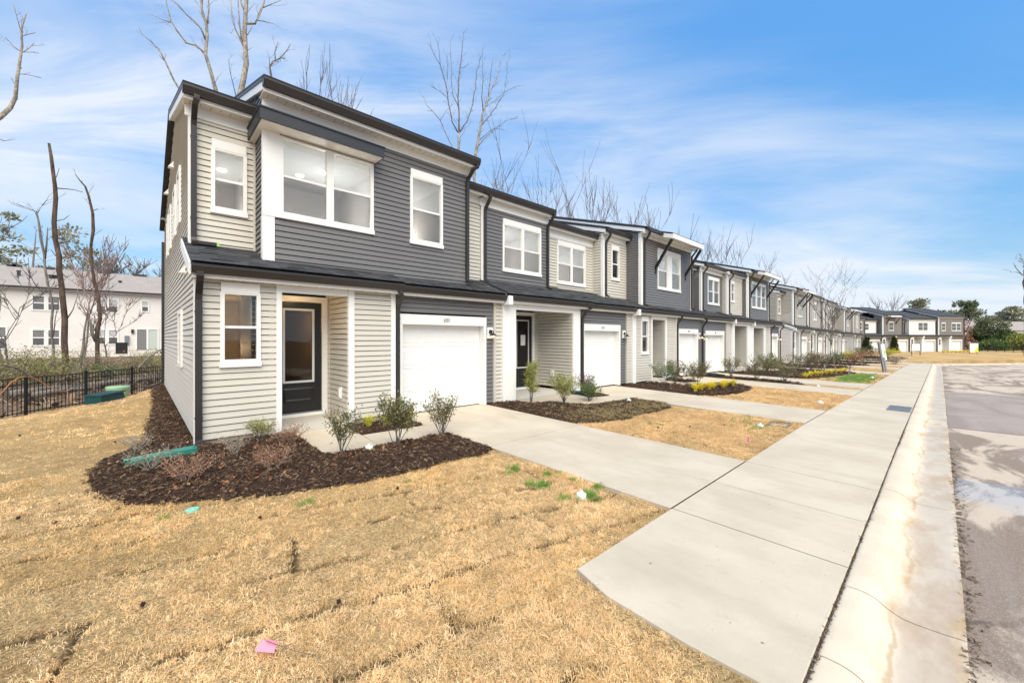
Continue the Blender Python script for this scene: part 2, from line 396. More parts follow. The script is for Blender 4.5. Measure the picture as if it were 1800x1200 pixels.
# ------------------------------------------------------------------ house builder (local: x along the front, y into the house, z 0 = garage slab)
SK = 0.386          # pitch of the low skirt roof
RP = 0.30           # pitch of the main roofs
RIDGE = 5.3
BACK = 11.07
SKY, SKZ = -0.33, 2.98
def skirt_z(y): return SKZ + SK*(y - SKY)
EXPO = 0.1085
class House:
    def __init__(s, name, label, loc, rz=0.0, group=None, detail=2):
        s.root = empty(name, loc, rz); s.root['label'] = label; s.root['category'] = 'townhouse'
        if group: s.root['group'] = group
        s.detail = detail; s.nboards = 0
    def part(s, mb, name, m, parent=None, kind=None, smooth=False):
        return mb.build(name, m, parent or s.root, kind, smooth)
    # --- lap siding ; wall runs p0 -> p1, the outside is on the right hand
    def lap(s, p0, p1, z0, z1, m, openings=(), clip=None, single=False):
        dx, dy = p1[0]-p0[0], p1[1]-p0[1]; L = math.hypot(dx, dy); dx /= L; dy /= L
        nx, ny = dy, -dx
        n = max(1, round((z1-z0)/EXPO)); e = (z1-z0)/n
        lip = 0.022; slot = 0.013 if s.detail >= 1 else 0.0
        joined = MB()
        for i in range(n):
            za, zb = z0+i*e, z0+(i+1)*e
            segs = [(0.0, L)]
            if clip:
                c = clip(za + e*0.5)
                if c is None: continue
                segs = [(max(0, c[0]), min(L, c[1]))]
            for (o0, o1, oz0, oz1) in openings:
                if oz0 < za+e*0.7 and oz1 > za+e*0.3:
                    new = []
                    for a, b in segs:
                        if o1 <= a or o0 >= b: new.append((a, b)); continue
                        if o0 > a: new.append((a, o0))
                        if o1 < b: new.append((o1, b))
                    segs = new
            for a, b in segs:
                if b-a < 0.02: continue
                if single:
                    w = random.uniform(-0.0012, 0.0012)
                else: w = 0
                P = lambda q, off, z: (p0[0]+dx*q+nx*off, p0[1]+dy*q+ny*off, z)
                zs = za+slot
                vs = [P(a,-0.05,zs), P(b,-0.05,zs), P(b,lip+w,zs), P(a,lip+w,zs), P(a,0.006,zb), P(b,0.006,zb), P(a,lip+w,zs+0.010), P(b,lip+w,zs+0.010), P(a,-0.05,zb), P(b,-0.05,zb)]
                fs = [(0,1,2,3)[::-1], (3,2,7,6), (6,7,5,4), (4,5,9,8), (0,3,6,4,8)[::-1], (1,9,5,7,2)[::-1]]
                if single and s.nboards < 296:
                    mb = MB(); mb.add(vs, fs); s.part(mb, 'siding_board', m); s.nboards += 1
                else: joined.add(vs, fs)
        if joined.v: s.part(joined, 'siding', m, kind='stuff')
    def front(s, x0, x1, z0, z1, y, m, openings=(), single=False, clip=None):
        s.lap((x0, y), (x1, y), z0, z1, m, [(a-x0, b-x0, c, d) for a, b, c, d in openings], clip, single)
    def board(s, name, m, x0, x1, y0, y1, z0, z1, parent=None):
        return s.part(MB().box(x0, x1, y0, y1, z0, z1), name, m, parent)
    # --- windows on front walls
    def window(s, x0, x1, z0, z1, y, cols=1, header=True, room=True, lamp=False, warm=False, trim=0.062, mull=0.11, flush_panel=None, rx=(0.25, 0.25), rdepth=2.4):
        hz = z1 - (0.20 if header else 0.075)
        bz = z0 + 0.13
        fr = MB()
        yo, yi = y-0.042, y+0.055
        fr.box(x0, x0+trim, yo, yi, z0+0.09, hz+0.03)
        fr.box(x1-trim, x1, yo, yi, z0+0.09, hz+0.03)
        fr.box(x0+trim, x1-trim, yo+0.002, yi, hz, hz+0.03)
        fr.box(x0+trim, x1-trim, yo+0.002, yi, z0+0.09, bz)
        gx0, gx1 = x0+trim, x1-trim
        w = (gx1-gx0-mull*(cols-1))/cols
        zm = (hz+bz)/2
        cells = []
        for c in range(cols):
            a = gx0 + c*(w+mull); cells.append((a, a+w))
            if c: fr.box(a-mull, a, yo+0.004, yi, bz, hz)
            fr.box(a, a+w, y+0.002, y+0.05, zm-0.022, zm+0.022)
        f = s.part(fr, 'window', M['white'])
        if header: s.part(MB().box(x0+0.012, x1-0.012, y-0.046, y+0.02, hz+0.03, z1), 'header_board', M['white'], f)
        s.part(MB().box(x0-0.012, x1+0.012, y-0.06, y+0.03, z0, z0+0.09), 'sill', M['white'], f)
        for a, b in cells:
            if room:
                s.part(MB().box(a, b, y+0.034, y+0.038, zm+0.022, hz), 'upper_pane', M['glass'], f)
                s.part(MB().box(a, b, y+0.016, y+0.020, bz, zm-0.022), 'lower_pane', M['screen_glass'], f)
            else:
                s.part(MB().box(a, b, y+0.02, y+0.03, zm+0.022, hz), 'upper_pane', M['dark_glass'], f)
                s.part(MB().box(a, b, y+0.01, y+0.02, bz, zm-0.022), 'lower_pane', M['dark_glass'], f)
        if room:
            rm = MB(); X0, X1, Y0, Y1, Z0, Z1 = x0-rx[0], x1+rx[1], y+0.07, y+rdepth, z0-0.9, hz+0.10
            rm.quad((X0,Y1,Z0),(X1,Y1,Z0),(X1,Y1,Z1),(X0,Y1,Z1))
            rm.quad((X0,Y0,Z1),(X0,Y1,Z1),(X1,Y1,Z1),(X1,Y0,Z1))
            rm.quad((X0,Y0,Z0),(X0,Y1,Z0),(X0,Y1,Z1),(X0,Y0,Z1))
            rm.quad((X1,Y0,Z0),(X1,Y0,Z1),(X1,Y1,Z1),(X1,Y1,Z0))
            rm.quad((X0,Y0,Z0),(X1,Y0,Z0),(X1,Y1,Z0),(X0,Y1,Z0), 1)
            # inside face of the front wall, with the window opening left out
            rm.quad((X0,Y0,Z0),(X1,Y0,Z0),(X1,Y0,bz),(X0,Y0,bz)); rm.quad((X0,Y0,hz),(X1,Y0,hz),(X1,Y0,Z1),(X0,Y0,Z1))
            rm.quad((X0,Y0,bz),(x0+.03,Y0,bz),(x0+.03,Y0,hz),(X0,Y0,hz)); rm.quad((x1-.03,Y0,bz),(X1,Y0,bz),(X1,Y0,hz),(x1-.03,Y0,hz))
            s.part(rm, 'room', [M['room_warm'] if warm else M['room'], M['room_floor']])
            if lamp:
                for (lx, ly) in lamp:
                    s.part(MB().lathe([(0.0,-0.012),(0.075,-0.012),(0.085,0)], (lx, ly, Z1-0.002), 12), 'ceiling_downlight', M['downlight'])  # real fixtures in the nearest house, added ones elsewhere to lighten the rooms
                ld = bpy.data.lights.new('room_fill', 'POINT'); ld.energy = (42 if not warm else 34)*min(1.0, (x1-x0+0.45)/2.2); ld.color = (1.0, 0.96, 0.91) if not warm else (1.0, 0.72, 0.42); ld.shadow_soft_size = 0.15  # unseen fill light hung below the ceiling, added to brighten the windows
                lo = bpy.data.objects.new('room_fill', ld); COL.objects.link(lo); lo.parent = s.root
                lo.location = (lamp[0][0], min(lamp[0][1], Y1-0.5), Z1-1.05)
        return f
    def corner(s, x0, x1, y, z0, z1, depth=0.09, proud=0.032):
        return s.board('corner_trim', M['white'], x0, x1, y-proud, y+depth, z0, z1)
    # --- gutter, fascia and soffit of an eave whose outer front edge is at y
    def eave(s, x0, x1, y, z, ywall, gutter=True, frieze=None, vents=False, endcap=True):
        gd = 0.12
        if gutter:
            s.part(MB().prism_x([(y+gd, z-0.14), (y+gd, z), (y+gd-0.012, z), (y+gd-0.012, z-0.125), (y+0.012, z-0.03), (y+0.012, z-0.006), (y, z), (y, z-0.035), (y+0.018, z-0.075), (y+0.045, z-0.14)][::-1], x0, x1), 'gutter', M['bronze'])
            s.part(MB().box(x0-0.002, x0+0.001, y+0.004, y+gd-0.002, z-0.138, z-0.012), 'gutter_end_cap', M['bronze'])
        s.board('fascia', M['white'], x0+0.02, x1-0.02, y+gd+0.001, y+gd+0.022, z-0.205, z-0.02)
        s.board('soffit', M['soffit'], x0+0.02, x1-0.02, y+gd+0.022, ywall+0.05, z-0.195, z-0.178)
        if frieze: s.board('frieze_board', M['white'], x0+0.05, x1-0.05, ywall-0.037, ywall+0.01, z-0.178-0.017-frieze, z-0.195)
        if vents:
            mb = MB(); k = 0.15; n = int((x1-x0-0.1)/k)
            for i in range(n):
                xx = x0+0.12+i*k
                for jy in (0.35, 0.62):
                    yy = y+gd+0.03+(ywall-y-gd)*jy
                    if jy > 0.5 and i % 2: continue
                    mb.box(xx-0.008, xx+0.008, yy-0.012, yy+0.012, z-0.1985, z-0.1945)
            s.part(mb, 'soffit_vent', M['bronze'], kind='stuff')
    def roof(s, x0, x1, ye, ze, ridge=RIDGE, mm='roof_dark', rake_l=True, rake_r=False, th=0.07, pitch=RP):
        zr = ze + pitch*(ridge-ye)
        s.part(MB().prism_x([(ye, ze), (ridge, zr), (ridge, zr+th), (ye-0.02, ze+th*0.5)][::-1], x0, x1), 'roof', M[mm])
        for flag, xx in ((rake_l, x0), (rake_r, x1)):
            if flag:
                a, b = (xx+0.012, xx+0.04) if xx == x0 else (xx-0.04, xx-0.012)
                s.part(MB().prism_x([(ye+0.12, ze-0.205+pitch*0.12), (ridge, zr-0.205), (ridge, zr-0.002), (ye+0.12, ze-0.002+pitch*0.12)][::-1], a, b), 'rake_board', M['white'])
                if flag and xx == x0: s.part(MB().prism_x([(ye+0.12, ze-0.19+pitch*0.12), (ridge, zr-0.19), (ridge, zr-0.17), (ye+0.12, ze-0.17+pitch*0.12)][::-1], b, x0+0.15), 'rake_soffit', M['white'])
                s.part(MB().prism_x([(ye+0.10, ze-0.05+pitch*0.10), (ridge, zr-0.05), (ridge, zr-0.004), (ye+0.10, ze-0.004+pitch*0.10)][::-1], a-0.015, a), 'drip_edge', M['bronze'])
    def back_roof(s, x0, x1, zr, mm='roof_dark'):
        ye, ze = BACK+0.4, zr-RP*(BACK+0.4-RIDGE)
        s.part(MB().prism_x([(RIDGE, zr), (ye, ze), (ye, ze+0.06), (RIDGE, zr+0.07)][::-1], x0, x1), 'rear_roof', M[mm])
    def skirt(s, x0, x1, ytop=1.35, y0=SKY, z0=SKZ, shingles=True, rake=True):
        zt = z0+SK*(ytop-y0)
        s.part(MB().prism_x([(y0+0.1, z0-0.02), (ytop, zt-0.06), (ytop, zt), (y0+0.10, z0+SK*0.1)][::-1], x0, x1), 'skirt_roof', M['roof_dark'])
        if rake:
            s.part(MB().prism_x([(y0+0.12, z0-0.16), (ytop, zt-0.18), (ytop, zt+0.004), (y0+0.12, z0+0.04)][::-1], x0-0.03, x0-0.002), 'rake_board', M['white'])
        if shingles:
            rnd = random.Random(int(x0*100)+3)
            mb = MB(); ex = 0.142; L = (ytop-y0)*math.sqrt(1+SK*SK); rows = int(L/ex)+1
            c, sn = 1/math.sqrt(1+SK*SK), SK/math.sqrt(1+SK*SK)
            for r in range(rows):
                x = x0-0.012 - rnd.uniform(0, .2)
                while x < x1:
                    w = rnd.choice((0.10, 0.14, 0.19, 0.24, 0.30))
                    a, b = max(x, x0-0.012), min(x+w-0.003, x1)
                    x += w
                    if b-a < 0.01: continue
                    t0, t1 = r*ex, min((r+1)*ex+0.02, L)
                    th = rnd.uniform(0.005, 0.012)
                    P = lambda t, off: (y0+0.0+t*c - off*sn, z0+0.045+t*sn + off*c)
                    (ya, za), (yb, zb), (yc, zc), (yd, zd) = P(t0, 0), P(t0, th), P(t1, 0.001), P(t1, -0.004)
                    mb.add([(a,ya,za),(b,ya,za),(b,yb,zb),(a,yb,zb),(b,yc,zc),(a,yc,zc)],
                           [(0,1,2,3),(3,2,4,5),(0,3,5),(1,4,2)])
            s.part(mb, 'shingle', M['shingle'], kind='stuff')
        else:
            s.part(MB().quad((x0,y0,z0+0.05),(x1,y0,z0+0.05),(x1,ytop,zt+0.05),(x0,ytop,zt+0.05)), 'roof_shingles', M['roof_dark'])
    def downspout(s, x, y, z, yw, zb, kick=0.22, w=0.085, side=0.0):
        pts = [(x, y+0.05, z-0.10), (x, y+0.05, z-0.17), (x+side, y+0.09, z-0.24), (x+side, yw-0.09, z-0.44), (x+side, yw-0.062, z-0.54), (x+side, yw-0.062, zb+0.16), (x+side, yw-0.085, zb+0.09), (x+side, yw-0.13-kick*0.3, zb+0.055), (x+side, yw-0.13-kick, zb+0.035)]
        d = s.part(MB().rect_tube(pts, w, 0.06), 'downspout', M['bronze'])
        for zz in (zb+0.5, z-0.75):
            s.part(MB().box(x+side-w/2-0.006, x+side+w/2+0.006, yw-0.096, yw-0.02, zz, zz+0.03), 'strap', M['bronze'], d)
        return d
    # --- one-bay garage: wall x0..x1, opening ox0..ox1
    def garage(s, x0, x1, ox0, ox1, y=0.07, wallm='siding_dark', top=2.13, light_x=None, lit=False, number=None, single=False, wall_top=2.82, deep=0.19, wood=True):
        tr = 0.085
        s.front(x0, x1, 0.03, wall_top, y, M[wallm], [(ox0-tr+0.01, ox1+tr-0.01, -1, top+0.22)], single)
        t = MB()
        t.box(ox0-tr, ox0, y-0.03, y+deep, 0.0, top); t.box(ox1, ox1+tr, y-0.03, y+deep, 0.0, top)
        t.box(ox0-tr, ox1+tr, y-0.036, y+deep, top, top+0.235)
        gf = s.part(t, 'garage_door_frame', M['white'])
        door = s.part(MB().box(ox0, ox1, y+deep, y+deep+0.03, 0.012, top), 'garage_door', M['door_white'])
        s.part(MB().box(ox0, ox1, y+deep-0.012, y+deep, 0.0, 0.02), 'bottom_seal', M['black'], door)
        if s.detail >= 1:
            nsec, npan = 4, 4
            sh = (top-0.02)/nsec
            for k in range(nsec):
                mb = MB(); za, zb = 0.02+k*sh+0.003, 0.02+(k+1)*sh-0.003
                yb = y+deep-0.012
                mb.box(ox0+0.002, ox1-0.002, yb, y+deep, za, zb)
                pw = (ox1-ox0)/npan
                for q in range(npan):
                    a, b = ox0+q*pw+0.07, ox0+(q+1)*pw-0.07; c, d = za+0.085, zb-0.085
                    # pressed panel: a raised rim with a sunken border
                    for (a1, b1, c1, d1, a2, b2, c2, d2, y1, y2) in ((a,b,c,d,a+.022,b-.022,c+.022,d-.022,yb-0.001,yb-0.006),):
                        vs = [(a1,y1,c1),(b1,y1,c1),(b1,y1,d1),(a1,y1,d1),(a2,y2,c2),(b2,y2,c2),(b2,y2,d2),(a2,y2,d2),
                              (a2+.014,y2,c2+.014),(b2-.014,y2,c2+.014),(b2-.014,y2,d2-.014),(a2+.014,y2,d2-.014),
                              (a2+.026,y1-.002,c2+.026),(b2-.026,y1-.002,c2+.026),(b2-.026,y1-.002,d2-.026),(a2+.026,y1-.002,d2-.026)]
                        fs = []
                        for lv in range(3):
                            for e in range(4):
                                fs.append((lv*4+e, lv*4+(e+1)%4, lv*4+4+(e+1)%4, lv*4+4+e))
                        fs.append((12,13,14,15))
                        mb.add(vs, fs)
                s.part(mb, 'door_section', M['door_white'], door)
        if number:
            cu = bpy.data.curves.new('num', 'FONT'); cu.body = number; cu.size = 0.145; cu.extrude = 0.004; cu.offset = -0.003; cu.space_character = 1.18
            to = bpy.data.objects.new('num', cu)
            COL.objects.link(to)
            dg = bpy.context.evaluated_depsgraph_get()
            me = bpy.data.meshes.new_from_object(to.evaluated_get(dg))
            bpy.data.objects.remove(to); me.name = 'house_number'
            me.transform(Matrix.Diagonal((0.62, 1, 1, 1)))
            xs = [v.co.x for v in me.vertices]; w = max(xs)-min(xs)
            me.transform(Matrix.Translation(((ox0+ox1)/2-w/2-min(xs), 0, 0)) @ Matrix.Rotation(R(90), 4, 'X'))
            me.transform(Matrix.Translation((0, y-0.042, top+0.07)))
            me.materials.clear(); me.materials.append(M['number'] if number == '6001' else M['number_faint'])
            no = bpy.data.objects.new('house_number', me); COL.objects.link(no); no.parent = gf
        if light_x is not None: s.wall_light(light_x, y, 1.95, lit)
    def wall_light(s, x, y, z, lit):
        b = s.part(MB().box(x-0.10, x+0.10, y-0.05, y+0.02, z-0.16, z+0.14), 'wall_light', M['white'])
        mb = MB(); mb.lathe([(0.0, 0.0), (0.058, 0.0), (0.058, 0.018), (0.0, 0.02)], (0, 0, 0), 14)
        can = [(vx, -vz, vy) for vx, vy, vz in mb.v]; mb.v = [(x+a, y-0.05+bb, z+0.02+c) for a, bb, c in can]
        s.part(mb, 'canopy', M['bronze'], b)
        arm = MB().tube([(x, y-0.06, z+0.02), (x, y-0.13, z+0.045), (x, y-0.165, z+0.03), (x, y-0.17, z-0.01)], 0.012, 6)
        s.part(arm, 'arm', M['bronze'], b)
        sh = MB().lathe([(0.018, 0.0), (0.03, -0.012), (0.115, -0.075), (0.118, -0.085), (0.108, -0.078), (0.02, -0.02)], (x, y-0.17, z-0.01), 16)
        s.part(sh, 'shade', M['bronze'], b)
        s.part(MB().lathe([(0.0,-0.105),(0.03,-0.095),(0.042,-0.068),(0.03,-0.04),(0.0,-0.03)], (x, y-0.17, z-0.02), 10), 'bulb', M['bulb'] if lit else M['bulb_off'], b)
    # --- recessed entry with a glazed door
    def porch(s, x0, x1, depth, top, door, wallm='siding_grey', door_top=2.57, floor_z=0.13, single=False, note=False, casing=True, swap=False, left_wall=True, outlet=False, lit=False):
        y = depth
        d0, d1 = door
        cs = 0.125
        ops = [(d0-cs+0.02, d1+cs-0.02, -1, door_top+cs)]
        s.front(x0-0.45 if x0-0.45 > -9 else x0, x1, 0.12, top+0.25, y, M[wallm], ops, single)
        s.lap((x1, y), (x1, 0.0), 0.12, top+0.25, M[wallm], (), None, single)
        s.board('porch_wall', M[wallm], x0-0.47, x0-0.45, 0.1, y, 0.1, top+0.2)
        s.board('porch_ceiling', M['soffit'], x0-0.45, x1, 0.06, y, top+0.2, top+0.23)
        s.board('inside_corner', M['siding_grey'] if wallm == 'siding_grey' else M['white'], x1-0.035, x1-0.002, y-0.035, y-0.001, 0.12, top+0.2)
        s.part(MB().box(x0-0.44, x1-0.003, -0.02, y+0.02, -0.25, floor_z), 'stoop', M['concrete'])
        fr = MB()
        fr.box(d0-cs, d0-0.012, y-0.035, y+0.05, floor_z, door_top+cs); fr.box(d1+0.012, d1+cs, y-0.035, y+0.05, floor_z, door_top+cs)
        fr.box(d0-0.012, d1+0.012, y-0.035, y+0.05, door_top+0.012, door_top+cs)
        fr.box(d0-0.06, d1+0.06, y-0.09, y+0.04, floor_z, floor_z+0.06)
        s.part(fr, 'door_frame', M['white'])
        z0 = floor_z+0.085
        s.board('threshold', M['steel'], d0-0.012, d1+0.012, y-0.075, y+0.05, floor_z+0.0605, z0-0.005)
        gx0, gx1, gz0, gz1 = d0+0.155, d1-0.155, z0+0.64, door_top-0.15
        dm = MB(); yf, yb = y-0.002, y+0.043
        dm.box(d0, gx0, yf, yb, z0, door_top); dm.box(gx1, d1, yf, yb, z0, door_top)
        dm.box(gx0, gx1, yf+0.0005, yb, z0, gz0); dm.box(gx0, gx1, yf+0.0005, yb, gz1, door_top)
        dr = s.part(dm, 'front_door', M['black'])
        pf = MB()
        a, b, c, d = gx0-0.012, gx1+0.012, gz0-0.012, gz1+0.012; t = 0.045
        pf.box(a, a+t, yf-0.012, yf+0.0, c, d); pf.box(b-t, b, yf-0.012, yf, c, d)
        pf.box(a+t, b-t, yf-0.011, yf, c, c+t); pf.box(a+t, b-t, yf-0.011, yf, d-t, d)
        s.part(pf, 'glass_frame', M['door_frame_grey'], dr)
        s.part(MB().box(gx0, gx1, y+0.012, y+0.018, gz0, gz1), 'door_glass', M['door_glass'], dr)
        pm = MB(); px0, px1, pz0, pz1 = gx0-0.0, gx1+0.0, z0+0.2, z0+0.52
        for i, (ins, yy) in enumerate(((0, yf-0.001), (0.03, yf-0.014), (0.055, yf-0.014), (0.075, yf-0.004))):
            pm.v += [(px0+ins, yy, pz0+ins), (px1-ins, yy, pz0+ins), (px1-ins, yy, pz1-ins), (px0+ins, yy, pz1-ins)]
        for lv in range(3):
            for e in range(4): pm.f.append([lv*4+e, lv*4+(e+1)%4, lv*4+4+(e+1)%4, lv*4+4+e]); pm.m.append(0)
        pm.f.append([12,13,14,15]); pm.m.append(0)
        s.part(pm, 'door_panel', M['black'], dr)
        s.part(MB().lathe([(0.0,0),(0.028,0.0),(0.03,0.03),(0.0,0.045)], (0,0,0), 10).__class__().box(d0+0.05, d0+0.085, yf-0.02, yf, z0+0.95, z0+1.12), 'door_handle', M['bronze'], dr)
        if note: s.part(MB().box((gx0+gx1)/2-0.10, (gx0+gx1)/2+0.12, yf-0.016, yf-0.014, gz0+0.78, gz0+1.14), 'paper_note', M['paper'], dr)
        # the hall behind the glass
        rm = MB(); X0, X1, Y0, Y1, Z0, Z1 = d0-0.1, d1+0.25, y+0.06, y+4.0, z0-0.02, door_top+0.1
        rm.quad((X0,Y1,Z0),(X1,Y1,Z0),(X1,Y1,Z1),(X0,Y1,Z1)); rm.quad((X0,Y0,Z1),(X0,Y1,Z1),(X1,Y1,Z1),(X1,Y0,Z1))
        rm.quad((X0,Y0,Z0),(X0,Y1,Z0),(X0,Y1,Z1),(X0,Y0,Z1)); rm.quad((X1,Y0,Z0),(X1,Y0,Z1),(X1,Y1,Z1),(X1,Y1,Z0))
        rm.quad((X0,Y0,Z0),(X1,Y0,Z0),(X1,Y1,Z0),(X0,Y1,Z0), 1)
        s.part(rm, 'hall', [M['room_warm'], M['room_floor']])
        if lit:
            xm = (x0+x1)/2-0.1
            s.part(MB().lathe([(0.0,-0.03),(0.09,-0.025),(0.11,0)], (xm, y*0.5, top+0.199), 12), 'porch_lamp', M['bulb'])
            for (nm_, e_, p_) in (('porch_light', 2.5, (xm, y*0.5, top+0.08)), ('hall_fill', 14, ((d0+d1)/2, y+1.6, 2.2))):  # the hall one is an unseen fill, added to brighten the door glass
                ld = bpy.data.lights.new(nm_, 'POINT'); ld.energy = e_; ld.color = (1.0, 0.66, 0.34); ld.shadow_soft_size = 0.08
                lo = bpy.data.objects.new(nm_, ld); COL.objects.link(lo); lo.parent = s.root; lo.location = p_
        if outlet:
            s.part(MB().box(x1-0.05, x1-0.012, y-0.45, y-0.34, 0.42, 0.62), 'outlet_cover', M['plastic_white'])
    # --- upper storey bay ; wall plane y, eave (gutter top) z, optional hood and brackets
    def bay(s, x0, x1, y, m, ze, windows=(), left_to=None, rakeL=True, rakeR=False, frieze=0.2, oh=0.40, single=False, ridge=RIDGE, zb=None, vents=False, trimL=None, trimR=None, right_to=None, gut=True, roofx=None, mm='roof_dark', shl=0.0, rooms=True, lside=True):
        ye = y-oh
        zb = skirt_z(y)-0.04 if zb is None else zb
        zt = ze-0.19
        ops = [(w['x0']+0.03, w['x1']-0.03, w['z0']+0.04, w['z1']-0.04) for w in windows]
        s.front(x0, x1, zb, zt-(frieze or 0)+0.03, y, M[m], ops, single)
        for w in windows:
            w2 = dict(w); w2.setdefault('room', rooms); s.window(y=y, **w2)
        def clipf(z):   # along the side wall from the back (s=0 at y=back) to the front
            return None
        for flag, xx, back in ((left_to is not None, x0, left_to), (right_to is not None, x1, right_to)):
            if not flag: continue
            Ls = back-y
            ztop = ze-0.2+RP*(back-ye)
            if xx == x0 and lside:
                def cl(z, Ls=Ls, back=back):
                    # under the skirt roof and above the roof slope the board is cut short
                    a, b = 0.0, Ls
                    yr = ye + (z-(ze-0.20))/RP       # roof underside reaches z at this y
                    if yr > y: b = Ls-(yr-y)
                    ysk = SKY + (z-SKZ)/SK           # wall stands on the skirt roof for y < ysk
                    if ysk < back: a = max(a, back-ysk-0.05)
                    return (a, b) if b-a > 0.03 else None
                s.lap((xx, back), (xx, y), zb, ztop, M[m], (), cl, single)
            elif xx == x1:
                mb = MB(); mb.add([(xx,y,zb),(xx,back,zb),(xx,back,ztop),(xx,y,zt)], [(0,1,2,3)])
                s.part(mb, 'side_wall', M[m])
        if trimL: s.corner(x0-0.034, x0+trimL, y, zb, zt-0.01)
        if trimR: s.corner(x1-trimR, x1+0.012, y, zb, zt-0.01)
        rx0, rx1 = roofx or (x0-0.14, x1+0.10)
        s.eave(rx0, rx1, ye, ze, y, gut, frieze, vents)
        s.roof(rx0, rx1, ye+0.02, ze+0.0, ridge, mm, rakeL, rakeR)
        return ze + RP*(ridge-ye-0.02)
    def hood(s, x0, x1, y, ze, front, brackets=True, wall_y=0.17, bz=4.86):
        """roof plane carried forward over the window on two black struts"""
        z1 = ze - RP*(y-front)
        s.part(MB().prism_x([(front, z1-0.02), (y+0.05, ze-0.02+RP*0.05), (y+0.05, ze+0.055+RP*0.05), (front, z1+0.05)][::-1], x0, x1), 'hood_roof', M['roof_dark'])
        fb = MB()
        fb.box(x0, x1, front-0.022, front, z1-0.19, z1+0.01)
        for xx in (x0, x1-0.022):
            fb.prism_x([(front, z1-0.19), (y, ze-0.20), (y, ze+0.012), (front, z1+0.01)][::-1], xx, xx+0.022)
        s.part(fb, 'hood_fascia', M['white'])
        s.part(MB().quad((x0+.022,front,z1-0.16),(x0+.022,wall_y,ze-0.14+RP*(wall_y-y)),(x1-.022,wall_y,ze-0.14+RP*(wall_y-y)),(x1-.022,front,z1-0.16)), 'hood_soffit', M['soffit'])
        if brackets:
            for xx in (x0+0.10, x1-0.10):
                s.part(MB().rect_tube([(xx, wall_y-0.01, bz), (xx, front+0.08, z1-0.20)], 0.10, 0.10), 'bracket', M['black'])
                s.part(MB().box(xx-0.05, xx+0.05, wall_y-0.05, wall_y, bz-0.22, bz+0.05), 'bracket_foot', M['black'])
def concrete_mat(name, col, blot=0.10):
    m = mat(name, col, 0.82, (0.7, blot, (1, 1, 1)), (160, 0.25, 0.004), 0.25, grain=(45, 0.05))
    nt = m.node_tree; b = nt.nodes['Principled BSDF']
    return m
M['concrete'] = concrete_mat('concrete_pale', (0.53, 0.505, 0.455))

# ------------------------------------------------------------------ the row of townhouses
def win(x0, x1, z0, z1, **k): return dict(x0=x0, x1=x1, z0=z0, z1=z1, **k)
def foundation(h, x0, x1, y=0.03, zb=-0.7, back=BACK):
    h.board('foundation', M['foundation'], x0, x1, y if y < 0.1 else 0.30, back, zb, 0.11 if y < 0.1 else 0.0)
def rear_wall(h, x0, x1, m):
    h.board('rear_wall', M[m], x0, x1, BACK, BACK+0.1, 0.1, 6.1)
def party_wall(h, x, side, m):
    h.board('party_wall', M[m], x, x+0.06*side, 1.6, BACK, 0.1, 6.0)

